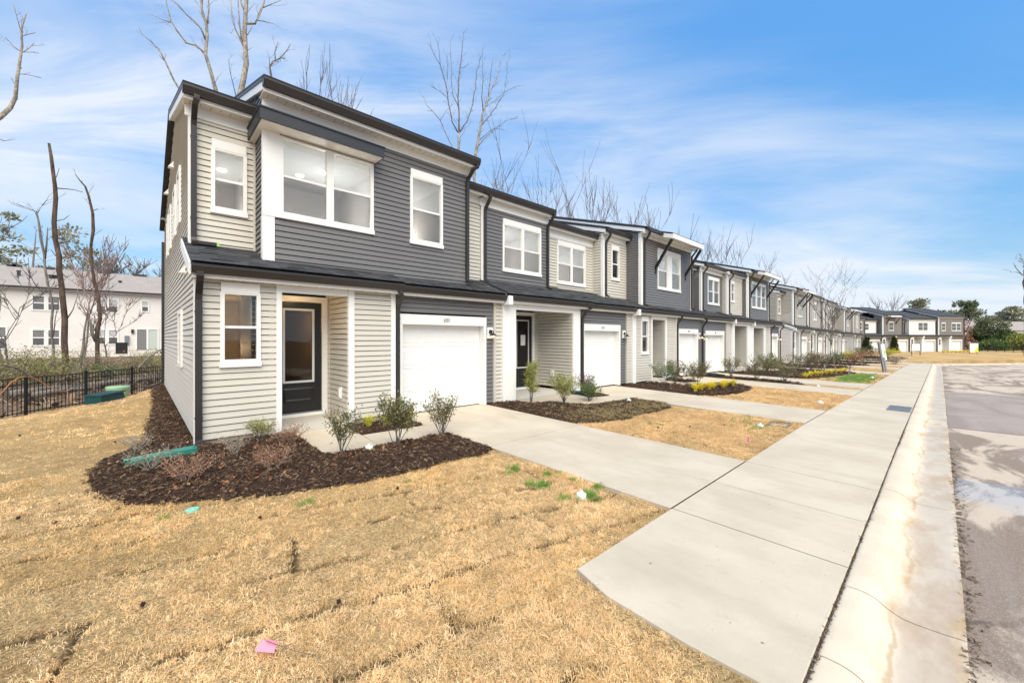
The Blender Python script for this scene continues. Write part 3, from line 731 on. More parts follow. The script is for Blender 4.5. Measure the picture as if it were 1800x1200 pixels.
# ---- unit 1
def unit1():
    h = House('townhouse', 'nearest corner townhouse with grey siding, charcoal upper bay and a garage numbered 6001', (0.69, 8.33, 0), 0, 'townhouses in the front row', 2)
    S = True
    foundation(h, 0.02, 3.45); foundation(h, 3.45, 6.7, 0.12)
    rear_wall(h, 0, 6.7, 'siding_grey')
    # lower front
    h.front(0.06, 1.15, 0.10, 2.83, 0, M['siding_grey'], [(0.36, 0.85, 1.36, 2.70)], S)
    h.window(0.31, 0.90, 1.30, 2.75, 0, 1, True, True, warm=True, rx=(0.2, 0.15), rdepth=3.2, lamp=[(0.42, 1.9)])
    h.corner(-0.04, 0.07, 0, 0.06, 2.80); h.corner(1.15, 1.24, 0, 0.06, 2.80, 0.12)
    h.board('door_header_beam', M['white'], 1.24, 2.46, -0.02, 0.10, 2.65, 2.80)
    h.corner(2.46, 2.58, 0, 0.06, 2.80, 0.12)
    h.front(2.58, 3.40, 0.10, 2.83, 0, M['siding_grey'], (), S)
    h.corner(3.395, 3.50, 0, 0.06, 2.80)
    h.porch(1.24, 2.46, 1.07, 2.62, (1.36, 2.27), 'siding_grey', 2.57, 0.13, S, outlet=False, lit=True)
    h.part(MB().box(2.415, 2.448, 0.30, 0.42, 0.52, 0.76).box(2.395, 2.415, 0.32, 0.40, 0.55, 0.73), 'outlet_cover', M['plastic_white'])
    h.garage(3.50, 6.44, 3.71, 6.09, 0.07, 'siding_dark', 2.12, 6.30, True, '6001', S)
    h.front(6.47, 6.70, 0.03, 2.83, 0.03, M['siding_grey'], (), False)
    h.board('corner_trim', M['siding_grey'], 6.42, 6.475, 0.0, 0.1, 0.03, 2.8)
    # skirt roof and lower eaves
    h.skirt(-0.09, 3.58, 1.45); h.skirt(3.58, 6.71, 1.45, SKY+0.05, SKZ-0.012, rake=False)
    h.eave(-0.09, 3.60, SKY, SKZ, 0.0, vents=True); h.eave(3.60, 6.68, SKY+0.06, SKZ-0.015, 0.07)
    # left side wall
    ye, ze = 1.0-0.40, 6.23
    zr = ze + RP*(RIDGE-ye)
    def cl(z):
        y0, y1 = 0.0, BACK
        if z > 2.80: y0 = max(0.0, min(1.0, SKY+(z-SKZ+0.07)/SK))
        if z > 5.95: y0 = max(y0, ye+(z-(ze-0.16))/RP)
        yb = RIDGE + (zr-0.2-z)/RP
        y1 = min(BACK, yb)
        return (BACK-y1, BACK-y0) if y1-y0 > 0.05 else None
    h.lap((0, BACK), (0, 0), 0.10, 7.5, M['siding_grey'], (), cl, S)
    def side_window(yc, z0, z1, w=0.9):
        fr = MB()
        fr.box(-0.055, 0.0, yc-w/2, yc-w/2+0.08, z0, z1).box(-0.055, 0.0, yc+w/2-0.08, yc+w/2, z0, z1)
        fr.box(-0.053, 0.0, yc-w/2+0.08, yc+w/2-0.08, z1-0.08, z1).box(-0.053, 0.0, yc-w/2+0.08, yc+w/2-0.08, z0, z0+0.08)
        fr.box(-0.04, 0.0, yc-w/2+0.08, yc+w/2-0.08, (z0+z1)/2-0.03, (z0+z1)/2+0.03)
        f = h.part(fr, 'side_window', M['white'])
        h.part(MB().box(-0.03, -0.02, yc-w/2+0.08, yc+w/2-0.08, z0+0.08, (z0+z1)/2-0.03), 'lower_pane', M['dark_glass'], f)
        h.part(MB().box(-0.032, -0.022, yc-w/2+0.08, yc+w/2-0.08, (z0+z1)/2+0.03, z1-0.08), 'upper_pane', M['dark_glass'], f)
    side_window(3.05, 1.18, 2.40)
    for yc in (3.5, 5.0, 7.0, 8.3): side_window(yc, 4.35, 5.6, 0.85)
    for yc, zz in ((2.05, 3.17), (5.8, 6.45), (8.4, 6.42), (10.6, 6.1)):
        v = MB().box(-0.02, 0.0, yc-0.11, yc+0.11, zz-0.10, zz+0.11)
        v.add([(-0.02, yc-0.09, zz+0.09), (-0.02, yc+0.09, zz+0.09), (-0.13, yc+0.09, zz-0.07), (-0.13, yc-0.09, zz-0.07), (-0.02, yc-0.09, zz-0.07), (-0.02, yc+0.09, zz-0.07)], [(0,1,2,3), (0,3,4), (1,5,2), (3,2,5,4)])
        h.part(v, 'vent_hood', M['white'])
    # upper storey
    lampA = [(0.62, 2.3)]
    h.bay(-0.03, 1.05, 1.0, 'siding_grey', ze, [win(0.29, 0.86, 4.15, 5.54, lamp=lampA, rx=(0.25, 0.13))], None, True, False, 0.20, 0.40, S, vents=True, roofx=(-0.14, 1.03))
    h.corner(-0.04, 0.06, 1.0, 3.45, 6.0)
    h.board('inside_corner', M['siding_grey'], 0.965, 1.003, 0.962, 0.999, 3.45, 5.75)
    zr2 = h.bay(1.02, 5.74, 0.29, 'siding_dark', 6.46,
          [win(1.27, 3.12, 4.09, 5.705, cols=2, header=False, mull=0.14, lamp=[(2.5, 1.7), (2.15, 2.25)], rx=(0.05, 0.3), rdepth=3.0),
           win(4.02, 4.93, 4.05, 5.84, lamp=[(4.75, 2.2)])], 3.2, True, True, 0.15, 0.42, S, vents=True, roofx=(0.93, 5.86))
    h.board('corner_trim', M['white'], 0.985, 1.185, 0.256, 0.40, 3.18, 4.09)
    pn = MB().box(0.985, 1.27, 0.248, 0.36, 4.092, 5.72).box(1.27, 3.13, 0.246, 0.33, 5.706, 5.80)
    h.part(pn, 'window_surround', M['white'])
    cp = MB().box(0.87, 3.19, -0.13, 0.29, 5.70, 5.90).box(0.87, 1.018, 0.29, 1.0, 5.70, 5.90).box(0.85, 3.21, -0.15, 0.29, 5.90, 5.925).box(0.85, 1.018, 0.291, 1.0, 5.901, 5.926)
    c = h.part(cp, 'window_cornice', mat('charcoal_metal', (0.035, 0.036, 0.042), 0.4, (2, 0.1)))
    h.part(MB().box(0.90, 3.16, -0.10, 0.255, 5.685, 5.699).box(0.90, 1.0, 0.256, 0.97, 5.684, 5.698), 'cornice_soffit', M['soffit'], c)
    h.front(5.74, 6.70, 3.45, 5.95, 1.0, M['siding_grey'], (), False)
    h.eave(5.74, 6.72, 0.6, 6.14, 1.0, True, 0.18); h.roof(5.70, 6.75, 0.62, 6.14, rake_l=False)
    h.back_roof(-0.14, 6.75, zr)
    h.part(MB().prism_x([(RIDGE, zr), (RIDGE+0.06, zr), (RIDGE+0.06, zr2), (RIDGE, zr2)], 0.95, 5.85), 'ridge_step_wall', M['siding_dark'])
    # downspouts
    h.downspout(0.055, 0.60, 6.20, 0.99, 3.47, 0.10, side=-0.02)
    h.part(MB().box(0.05, 0.36, 0.80, 0.90, 3.50, 3.56), 'downspout_shoe', M['bronze'])
    h.part(MB().box(0.361, 0.40, 0.80, 0.90, 3.495, 3.565), 'downspout_outlet', M['sign_green'])
    h.downspout(5.78, -0.13, 6.44, 0.29, 3.22, 0.12, side=-0.10)
    h.downspout(0.02, SKY, 2.97, 0.0, -0.02, 0.30, 0.095)
    h.downspout(3.50, SKY+0.02, 2.97, 0.05, 0.02, 0.18, side=0.06)
    h.part(MB().tube([(-0.05, BACK-0.02, 5.3), (-0.055, BACK-0.02, 0.25), (-0.16, BACK-0.03, 0.12), (-0.5, BACK-0.2, 0.03)], 0.045, 6), 'downspout', M['bronze'])
    return h
unit1()

# ---- unit 2
def unit2():
    h = House('townhouse', 'second townhouse, wide white column, open porch and black door with a white note', (7.39, 8.33, 0), 0, 'townhouses in the front row', 2)
    foundation(h, 0.0, 6.9, 0.12); rear_wall(h, 0, 6.9, 'siding_grey')
    h.board('porch_column', M['white'], 0.0, 0.50, -0.05, 0.40, -0.06, 2.80)
    h.board('porch_beam', M['white'], 0.50, 3.50, -0.05, 0.12, 2.62, 2.80)
    h.board('porch_post', M['white'], 3.13, 3.50, -0.045, 0.14, 0.02, 2.62)
    h.porch(0.50, 3.13, 1.60, 2.60, (1.92, 2.83), 'siding_grey', 2.57, 0.04, note=True)
    h.part(MB().box(3.07, 3.12, 0.80, 0.92, 0.48, 0.70), 'outlet_cover', M['plastic_white'])
    h.garage(3.50, 6.52, 3.85, 6.04, 0.07, 'siding_dark', 2.06, 6.36, False, '6003')
    h.front(6.56, 6.90, 0.03, 2.83, 0.03, M['siding_grey']); h.board('corner_trim', M['siding_grey'], 6.515, 6.565, 0.0, 0.1, 0.03, 2.8)
    h.skirt(0.0, 3.87, 1.75); h.skirt(3.87, 6.91, 1.75, SKY+0.05, SKZ-0.012, rake=False)
    h.board('eave_return', M['white'], -0.02, 0.14, SKY+0.02, 0.0, 2.72, 2.96)
    h.eave(0.14, 3.88, SKY, SKZ, -0.02); h.eave(3.88, 6.86, SKY+0.06, SKZ-0.015, 0.07)
    zr = h.bay(0.05, 2.98, 0.97, 'siding_dark', 6.14, [win(0.87, 2.62, 3.87, 5.53, cols=2, lamp=[(1.7, 2.4)])], 1.6, True, True, 0.22, 0.36, trimL=0.09, roofx=(-0.1, 3.05))  # downlight and fill added to lift the panes, no lamp known here
    h.bay(2.98, 6.16, 1.35, 'siding_grey', 5.93, [win(3.90, 5.62, 3.81, 5.44, cols=2, lamp=[(4.7, 3.0)])], None, False, False, 0.26, 0.34, roofx=(3.05, 6.2))  # added downlight and fill, only for lighter panes
    h.board('inside_corner', M['siding_grey'], 6.10, 6.14, 1.31, 1.349, 3.5, 5.7)
    h.back_roof(-0.1, 6.9, zr)
    h.downspout(0.14, 0.61, 6.10, 0.97, 3.42, 0.06, side=0.0)
    h.downspout(2.98, 0.61, 6.12, 0.97, 3.45, 0.10, side=-0.05)
    h.downspout(3.78, SKY, 2.96, 0.0, 0.04, 0.2, side=-0.18)
unit2()

# ---- unit 3
def unit3():
    h = House('townhouse', 'third townhouse, charcoal bay under a hood on two black struts, narrow ground floor window', (14.30, 8.33, -0.03), 0, 'townhouses in the front row', 2)
    foundation(h, 0.0, 6.75, 0.12); rear_wall(h, -0.7, 6.75, 'siding_grey')
    h.corner(0.0, 0.25, 0, 0.0, 2.80)
    h.front(0.25, 1.50, 0.05, 2.83, 0, M['siding_grey'], [(0.70, 1.20, 1.2, 2.66)])
    h.window(0.66, 1.24, 1.15, 2.72, 0, 1)
    h.corner(1.50, 1.60, 0, 0.03, 2.80, 0.12); h.corner(2.76, 2.90, 0, 0.03, 2.80, 0.12)
    h.board('door_header_beam', M['white'], 1.60, 2.76, -0.02, 0.10, 2.62, 2.80)
    h.front(2.90, 3.84, 0.05, 2.83, 0, M['siding_grey']); h.corner(3.82, 3.92, 0, 0.03, 2.80)
    h.porch(1.60, 2.76, 1.07, 2.60, (1.66, 2.52), 'siding_grey', 2.5, 0.06)
    h.garage(3.92, 6.75, 4.30, 6.36, 0.07, 'siding_dark', 2.04, 6.60, True, '6005')
    h.skirt(0.0, 3.95, 1.6); h.skirt(3.95, 6.76, 1.6, SKY+0.05, SKZ-0.012, rake=False)
    h.board('eave_return', M['white'], -0.02, 0.14, SKY+0.02, 0.0, 2.72, 2.96)
    h.eave(0.14, 3.96, SKY, SKZ, -0.0); h.eave(3.96, 6.80, SKY+0.06, SKZ-0.015, 0.07)
    h.bay(-0.76, 1.0, 0.85, 'siding_grey', 6.15, [win(-0.20, 0.38, 4.19, 5.64, rx=(0.2, 0.2))], 1.5, True, False, 0.16, 0.34, trimL=0.10, roofx=(-0.9, 0.92))
    zr = h.bay(0.97, 5.85, 0.17, 'siding_dark', 6.36, [win(2.38, 4.65, 3.98, 5.80, cols=2, mull=0.46, lamp=[(3.5, 1.8)])], 3.0, True, True, 0.10, 0.34, trimL=0.13, trimR=0.07, gut=False, roofx=(0.84, 5.98))  # ceiling light and fill added only to lighten this window
    h.part(MB().box(0.86, 2.08, -0.28, -0.17, 6.22, 6.355), 'gutter', M['bronze']); h.part(MB().box(5.32, 5.96, -0.28, -0.17, 6.22, 6.355), 'gutter', M['bronze'])
    h.hood(2.10, 5.30, -0.17, 6.37, -0.67, True, 0.17, 4.86)
    h.front(5.85, 6.75, 3.5, 5.95, 1.1, M['siding_dark']); h.eave(5.85, 6.8, 0.75, 6.0, 1.1, True, 0.15); h.roof(5.8, 6.8, 0.77, 6.0, rake_l=False)
    h.back_roof(-0.9, 6.8, zr-0.2)
    h.downspout(-0.64, 0.51, 6.12, 0.85, 3.45, 0.08); h.downspout(1.18, -0.17, 6.33, 0.17, 3.15, 0.08)
    h.downspout(5.9, -0.17, 6.33, 0.17, 3.2, 0.08, side=-0.06)
    h.downspout(3.9, SKY, 2.96, 0.0, 0.02, 0.15, side=0.0)
unit3()

# ---- unit 4 (garage first)
def unit4():
    h = House('townhouse', 'fourth townhouse, garage at its left and a small pale bay at its upper right', (21.05, 8.33, -0.08), 0, 'townhouses in the front row', 1)
    foundation(h, 0.0, 7.6, 0.12); rear_wall(h, 0, 7.6, 'siding_grey')
    h.garage(0.0, 3.52, 0.72, 3.22, 0.07, 'siding_dark', 2.04, 0.42, True, '6007')
    h.front(3.57, 4.35, 0.03, 2.83, 0.03, M['siding_grey']); h.board('corner_trim', M['siding_grey'], 3.52, 3.58, 0.0, 0.1, 0.03, 2.8)
    h.board('porch_post', M['white'], 4.35, 4.72, -0.05, 0.14, 0.0, 2.62); h.board('porch_beam', M['white'], 4.35, 7.0, -0.052, 0.12, 2.62, 2.80)
    h.board('porch_column', M['white'], 7.0, 7.6, -0.05, 0.4, 0.0, 2.80)
    h.porch(4.72, 7.0, 1.6, 2.6, (5.2, 6.1), 'siding_grey', 2.5, 0.06)
    h.skirt(0.0, 3.9, 1.5, SKY+0.05, SKZ-0.012, rake=False); h.skirt(3.9, 7.6, 1.5)
    h.eave(0.0, 4.1, SKY+0.06, SKZ-0.015, 0.07); h.board('eave_return', M['white'], 4.10, 4.26, SKY+0.02, 0.0, 2.72, 2.96); h.eave(4.26, 7.6, SKY, SKZ, -0.02)
    h.front(-0.9, 1.75, 3.45, 5.7, 1.15, M['siding_dark']); h.eave(-0.9, 1.75, 0.8, 5.85, 1.15, True, 0.16); h.roof(-0.95, 1.8, 0.82, 5.85, rake_l=False)
    zr = h.bay(1.75, 4.92, 0.72, 'siding_dark', 5.98, [win(2.64, 4.36, 3.80, 5.42, cols=2)], 1.2, True, False, 0.2, 0.36, trimL=0.11, roofx=(1.6, 5.0))
    h.bay(4.90, 7.6, 0.43, 'siding_grey', 5.88, [win(5.47, 6.05, 4.07, 5.40, rx=(0.2, 0.2))], 0.9, True, False, 0.16, 0.34, trimL=0.16, roofx=(4.76, 7.6))
    h.back_roof(-0.9, 7.6, zr)
    h.downspout(0.15, SKY+0.06, 2.94, 0.07, 0.02, 0.2, 0.095, side=0.06)
    h.downspout(1.92, 0.36, 5.95, 0.72, 3.36, 0.06); h.downspout(5.12, 0.09, 5.85, 0.43, 3.28, 0.06)
unit4()
def unit5():
    h = House('townhouse', 'fifth townhouse, end of the first block, charcoal bay with triple window under struts', (28.65, 8.33, -0.14), 0, 'townhouses in the front row', 1)
    foundation(h, 0.0, 7.0, 0.12); rear_wall(h, 0, 7.0, 'siding_grey')
    h.board('porch_column', M['white'], 0.0, 0.65, -0.05, 0.4, 0.0, 2.80); h.board('porch_beam', M['white'], 0.65, 3.3, -0.05, 0.12, 2.62, 2.80)
    h.board('porch_post', M['white'], 2.9, 3.3, -0.045, 0.14, 0.0, 2.62)
    h.porch(0.65, 2.9, 1.3, 2.6, (0.95, 1.85), 'siding_grey', 2.5, 0.06)
    h.front(3.3, 4.35, 0.05, 2.83, 0, M['siding_grey']); h.corner(4.33, 4.45, 0, 0.03, 2.8)
    h.garage(4.45, 7.0, 4.85, 6.62, 0.07, 'siding_dark', 2.04, 6.85, True, '6009')
    h.skirt(0.0, 7.03, 1.5)
    h.board('eave_return', M['white'], -0.02, 0.14, SKY+0.02, 0.0, 2.72, 2.96); h.eave(0.14, 7.05, SKY, SKZ, 0.0)
    zr = h.bay(-0.05, 4.45, 0.10, 'siding_dark', 6.28, [win(0.65, 3.75, 3.90, 5.68, cols=3, mull=0.2)], 0.95, True, True, 0.1, 0.34, trimL=0.14, trimR=0.08, gut=False, roofx=(-0.18, 4.58))
    h.part(MB().box(-0.16, 0.48, -0.35, -0.24, 6.14, 6.275), 'gutter', M['bronze'])
    h.hood(0.5, 4.15, -0.24, 6.29, -0.74, True, 0.10, 4.80)
    h.front(4.45, 7.0, 3.4, 5.8, 0.95, M['siding_dark'], [(5.2, 5.9, 4.0, 5.3)]); h.window(5.2, 5.9, 4.0, 5.4, 0.95)
    h.eave(4.45, 7.1, 0.55, 5.95, 0.95, True, 0.16); h.roof(4.4, 7.15, 0.57, 5.95, rake_l=False)
    sw = MB(); sw.add([(7.0, 0.05, 0.1), (7.0, BACK, 0.1), (7.0, BACK, 5.9), (7.0, 5.3, 7.2), (7.0, 0.95, 5.75), (7.0, 0.95, 3.4), (7.0, 0.05, 2.85)], [(0,1,2,3,4,5,6)])
    h.part(sw, 'end_wall', M['siding_grey'])
    h.back_roof(-0.2, 7.1, zr)
    h.downspout(0.16, -0.24, 6.24, 0.10, 3.12, 0.06); h.downspout(4.5, -0.24, 6.24, 0.10, 3.15, 0.06, side=-0.04)
    h.downspout(4.55, SKY, 2.96, 0.0, 0.02, 0.15); h.downspout(6.95, SKY, 2.96, 0.0, 0.02, 0.15)
unit5()

# ---- second block : paler grey upper storeys over white ground floors
def block2_unit(label, X0, z, W, bump, bm, wcols, hood=True, end=False, recess_win=None, lower_dark_door=True, number=None):
    h = House('townhouse', label, (X0, 8.15, z), 0, 'townhouses in the front row', 1 if X0 < 50 else 0)
    foundation(h, 0.0, W, 0.12); rear_wall(h, 0, W, 'siding_mid')
    b0, b1 = bump
    h.corner(0.0, 0.22, 0, 0.0, 2.8)
    h.front(0.22, 1.1, 0.05, 2.83, 0, M['siding_white'], [(0.35, 0.95, 1.2, 2.6)]); h.window(0.33, 0.97, 1.15, 2.66, 0, 1, True, False)
    h.corner(1.1, 1.25, 0, 0.03, 2.8, 0.12); h.corner(2.5, 2.75, 0, 0.03, 2.8, 0.12)
    h.board('door_header_beam', M['white'], 1.25, 2.5, -0.02, 0.10, 2.62, 2.80)
    h.porch(1.25, 2.5, 1.2, 2.6, (1.4, 2.3), 'siding_white', 2.5, 0.06)
    h.garage(2.75, W, 3.1, 5.5, 0.07, 'siding_mid', 2.04, 5.9, X0 < 45 or 60 < X0 < 63)
    h.skirt(-0.08 if end else 0.0, W, 1.4, shingles=False, rake=end)
    h.board('eave_return', M['white'], -0.02, 0.14, SKY+0.02, 0.0, 2.72, 2.96); h.eave(0.14, W, SKY, SKZ, 0.0)
    wd = (b1-b0)
    ww = 0.62*wcols+0.25
    wc = (b0+b1)/2
    zr = h.bay(b0, b1, 0.20, bm, 6.28, [win(wc-ww/2, wc+ww/2, 3.95, 5.70, cols=wcols, room=False)], 1.4, True, True, 0.12, 0.36, trimL=0.16, trimR=0.08, gut=not hood, roofx=(b0-0.16, b1+0.14))
    if hood:
        h.hood(wc-ww/2-0.35, wc+ww/2+0.35, -0.16, 6.29, -0.68, True, 0.20, 4.85)
        h.part(MB().box(b0-0.14, wc-ww/2-0.37, -0.27, -0.16, 6.14, 6.275), 'gutter', M['bronze'])
    for a, b in ((0.0, b0), (b1, W)):
        if b-a > 0.4:
            ws = []
            ops = []
            if b-a > 0.9:
                c = (a+b)/2; h.window(c-0.36, c+0.36, 4.1, 5.5, 1.05, 1, True, False); ops = [(c-0.33, c+0.33, 4.15, 5.45)]
            h.front(a, b, 3.45, 5.85, 1.05, M[bm], ops); h.eave(a, b, 0.68, 6.0, 1.05, True, 0.18); h.roof(a-0.05, b+0.05, 0.70, 6.0, rake_l=(end and a == 0.0))
    h.back_roof(-0.1, W+0.1, zr)
    h.downspout(b0+0.22, -0.16, 6.22, 0.20, 3.17, 0.06); h.downspout(b1, -0.16, 6.22, 0.20, 3.2, 0.06)
    h.downspout(2.8, SKY, 2.96, 0.0, 0.02, 0.15); h.downspout(0.12, SKY, 2.96, 0.0, 0.02, 0.15)
    return h, zr
h6, zr6 = block2_unit('first townhouse of the second block, pale end wall facing the gap, hooded bay with struts', 38.5, -0.34, 6.8, (1.35, 5.9), 'siding_mid', 2, True, True)
def cl6(z):
    y0, y1 = 0.0, BACK
    if z > 2.80: y0 = max(0.0, min(1.05, SKY+(z-SKZ+0.07)/SK))
    if z > 5.8: y0 = max(y0, 0.68+(z-5.84)/RP)
    y1 = min(BACK, RIDGE+(7.3-z)/RP)
    return (BACK-y1, BACK-y0) if y1-y0 > 0.05 else None
h6.lap((0, BACK), (0, 0), 0.10, 2.9, M['siding_pale'], (), cl6); h6.lap((0, BACK), (0, 0), 2.9, 7.2, M['siding_mid'], (), cl6)
block2_unit('second townhouse of the second block, flush grey front with a paired window', 45.3, -0.44, 6.6, (0.15, 5.6), 'siding_mid', 2, False)
block2_unit('third townhouse of the second block, wide grey bay behind the staked sapling', 51.9, -0.52, 7.4, (1.0, 6.9), 'siding_mid', 2, False)
block2_unit('fourth townhouse of the second block, set back at left, hooded grey bay with struts', 59.3, -0.62, 12.0, (7.0, 11.8), 'siding_mid', 2, True)
block2_unit('last townhouse of the second block, grey bay beside the white houses round the bend', 71.3, -0.68, 9.2, (3.2, 8.9), 'siding_mid', 2, False)

# ---- third block round the bend, facing up the street
FAR0 = Vector((94.0, 10.7)); FARA = R(-34)
FE = Vector((math.cos(FARA), math.sin(FARA)))
def far_unit(label, i, upper, W=6.2, z=-0.78):
    p = FAR0 + FE*(W*i)
    h = House('townhouse', label, (p.x, p.y, z), FARA, 'townhouses in the third block', 0)
    foundation(h, 0, W, 0.12); rear_wall(h, 0, W, 'siding_white')
    h.front(0.0, 0.9, 0.05, 2.83, 0.0, M['siding_white'], [(0.2, 0.7, 1.2, 2.5)]) ; h.window(0.18, 0.74, 1.15, 2.56, 0, 1, True, False)
    h.board('porch_back_wall', M['siding_white'], 0.9, 2.6, 0.9, 1.0, 0.05, 2.85); h.board('porch_column', M['white'], 2.6, 3.1, -0.05, 1.0, 0.0, 2.8)
    h.garage(3.1, W, 3.3, 5.7, 0.07, 'siding_taupe', 2.05, None)
    h.skirt(0, W, 1.6, shingles=False, rake=(i == 0)); h.eave(0.0, W, SKY, SKZ, 0.0)
    h.board('eave_return', M['white'], 2.5, 2.9, SKY+0.02, 0.0, 2.66, 2.96)
    h.downspout(W-0.1, SKY, 2.96, 0.0, 0.02, 0.15)
    zr = 0
    for (a, b, y, m, ze, ws, hd) in upper:
        zr = h.bay(a, b, y, m, ze, [dict(w, room=False) for w in ws], 1.6, True, True, 0.12, 0.36, trimL=0.14, roofx=(a-0.14, b+0.1), zb=3.1, ridge=6.0)
        if hd: h.hood(hd[0], hd[1], y-0.36, ze+0.01, y-0.86, True, y, ze-1.5)
        h.downspout(b, y-0.36, ze-0.04, y, 3.3, 0.06, side=-0.05)
    ze = min(u[4] for u in upper)
    h.back_roof(-0.1, W+0.1, ze+RP*5.4)
    if i == 3:
        sw = MB(); sw.add([(W, 0.05, 0.1), (W, BACK, 0.1), (W, BACK, 5.9), (W, 6.0, 7.2), (W, 0.3, 5.75), (W, 0.05, 2.85)], [(0,1,2,3,4,5)]); h.part(sw, 'end_wall', M['siding_white'])
far_unit('left unit of the far block with a taupe bay beside a white wall', 0, [(0.0, 2.9, 0.3, 'siding_taupe', 6.1, [win(0.25, 2.3, 4.0, 5.6, cols=2)], None), (2.9, 6.2, 0.9, 'siding_white', 5.9, [win(3.4, 4.5, 3.95, 5.4)], None)])
far_unit('far block unit with taupe siding and a small hood on black struts', 1, [(0.3, 4.6, 0.1, 'siding_taupe', 6.75, [win(1.6, 2.7, 3.9, 5.6)], (1.0, 3.3)), (4.6, 6.2, 0.9, 'siding_taupe', 5.9, [win(4.9, 5.7, 3.95, 5.4)], None)])
far_unit('far block unit with an all white upper storey and one paired window', 2, [(0.0, 6.0, 0.15, 'siding_white', 6.15, [win(2.0, 4.2, 3.9, 5.6, cols=2)], None)])
far_unit('rightmost unit of the far block, taupe upper storey with single and paired windows', 3, [(0.2, 6.1, 0.0, 'siding_taupe', 6.65, [win(0.9, 1.8, 3.9, 5.5), win(3.2, 5.4, 3.9, 5.5, cols=2)], None)])
# ------------------------------------------------------------------ ground, lawn, beds, paving, street
def nz(x, y, s, o=0.0): return mnoise.noise(Vector((x*s+o, y*s-o, o*1.7)))
# node helpers for position driven ground materials
class N:
    def __init__(s, name, rough=0.9, spec=0.2):
        s.m = bpy.data.materials.new(name); s.m.use_nodes = True; s.nt = s.m.node_tree
        s.b = s.nt.nodes['Principled BSDF']; s.b.inputs['Roughness'].default_value = rough; s.b.inputs['Specular IOR Level'].default_value = spec
        s.geo = s.nt.nodes.new('ShaderNodeNewGeometry'); s.pos = s.geo.outputs['Position']
        sp = s.nt.nodes.new('ShaderNodeSeparateXYZ'); s.nt.links.new(s.pos, sp.inputs[0]); s.x, s.y, s.z = sp.outputs
    def link(s, v, i):
        if isinstance(v, (int, float)): i.default_value = v
        elif isinstance(v, tuple): i.default_value = (*v, 1) if len(v) == 3 else v
        else: s.nt.links.new(v, i)
    def math(s, op, a, b=0.0, clamp=False):
        n = s.nt.nodes.new('ShaderNodeMath'); n.operation = op; n.use_clamp = clamp; s.link(a, n.inputs[0]); s.link(b, n.inputs[1]); return n.outputs[0]
    def noise(s, scale, det=4, rough=0.5, stretch=None, dist=0.0, loc=(0,0,0)):
        n = s.nt.nodes.new('ShaderNodeTexNoise'); n.inputs['Scale'].default_value = scale; n.inputs['Detail'].default_value = det
        n.inputs['Roughness'].default_value = rough; n.inputs['Distortion'].default_value = dist
        mp = s.nt.nodes.new('ShaderNodeMapping'); mp.inputs['Scale'].default_value = stretch or (1,1,1); mp.inputs['Location'].default_value = loc
        s.nt.links.new(s.pos, mp.inputs[0]); s.nt.links.new(mp.outputs[0], n.inputs['Vector']); return n.outputs['Fac']
    def ramp(s, v, a, b, lo=0.0, hi=1.0):
        n = s.nt.nodes.new('ShaderNodeMapRange'); n.interpolation_type = 'SMOOTHSTEP'; s.link(v, n.inputs[0])
        n.inputs[1].default_value = a; n.inputs[2].default_value = b; n.inputs[3].default_value = lo; n.inputs[4].default_value = hi; return n.outputs[0]
    def mix(s, f, a, b, blend='MIX'):
        n = s.nt.nodes.new('ShaderNodeMix'); n.data_type = 'RGBA'; n.blend_type = blend; s.link(f, n.inputs[0]); s.link(a, n.inputs[6]); s.link(b, n.inputs[7]); return n.outputs[2]
    def color(s, v): s.link(v, s.b.inputs['Base Color'])
    def bump(s, h, strength, dist):
        n = s.nt.nodes.new('ShaderNodeBump'); n.inputs['Strength'].default_value = strength; n.inputs['Distance'].default_value = dist
        s.nt.links.new(h, n.inputs['Height']); s.nt.links.new(n.outputs[0], s.b.inputs['Normal'])
    def attr(s, name):
        n = s.nt.nodes.new('ShaderNodeAttribute'); n.attribute_name = name; return n.outputs['Fac']

# --- paving outlines
SIDEY0, SIDEY1 = 0.53, 2.06
DRIVES = [(4.38, 6.90), (10.95, 13.45), (18.35, 20.75), (21.75, 24.30), (33.2, 35.6), (41.3, 44.1), (48.1, 50.9), (54.7, 59.3), (62.2, 65.2), (74.1, 76.8)]
SX0 = 2.62
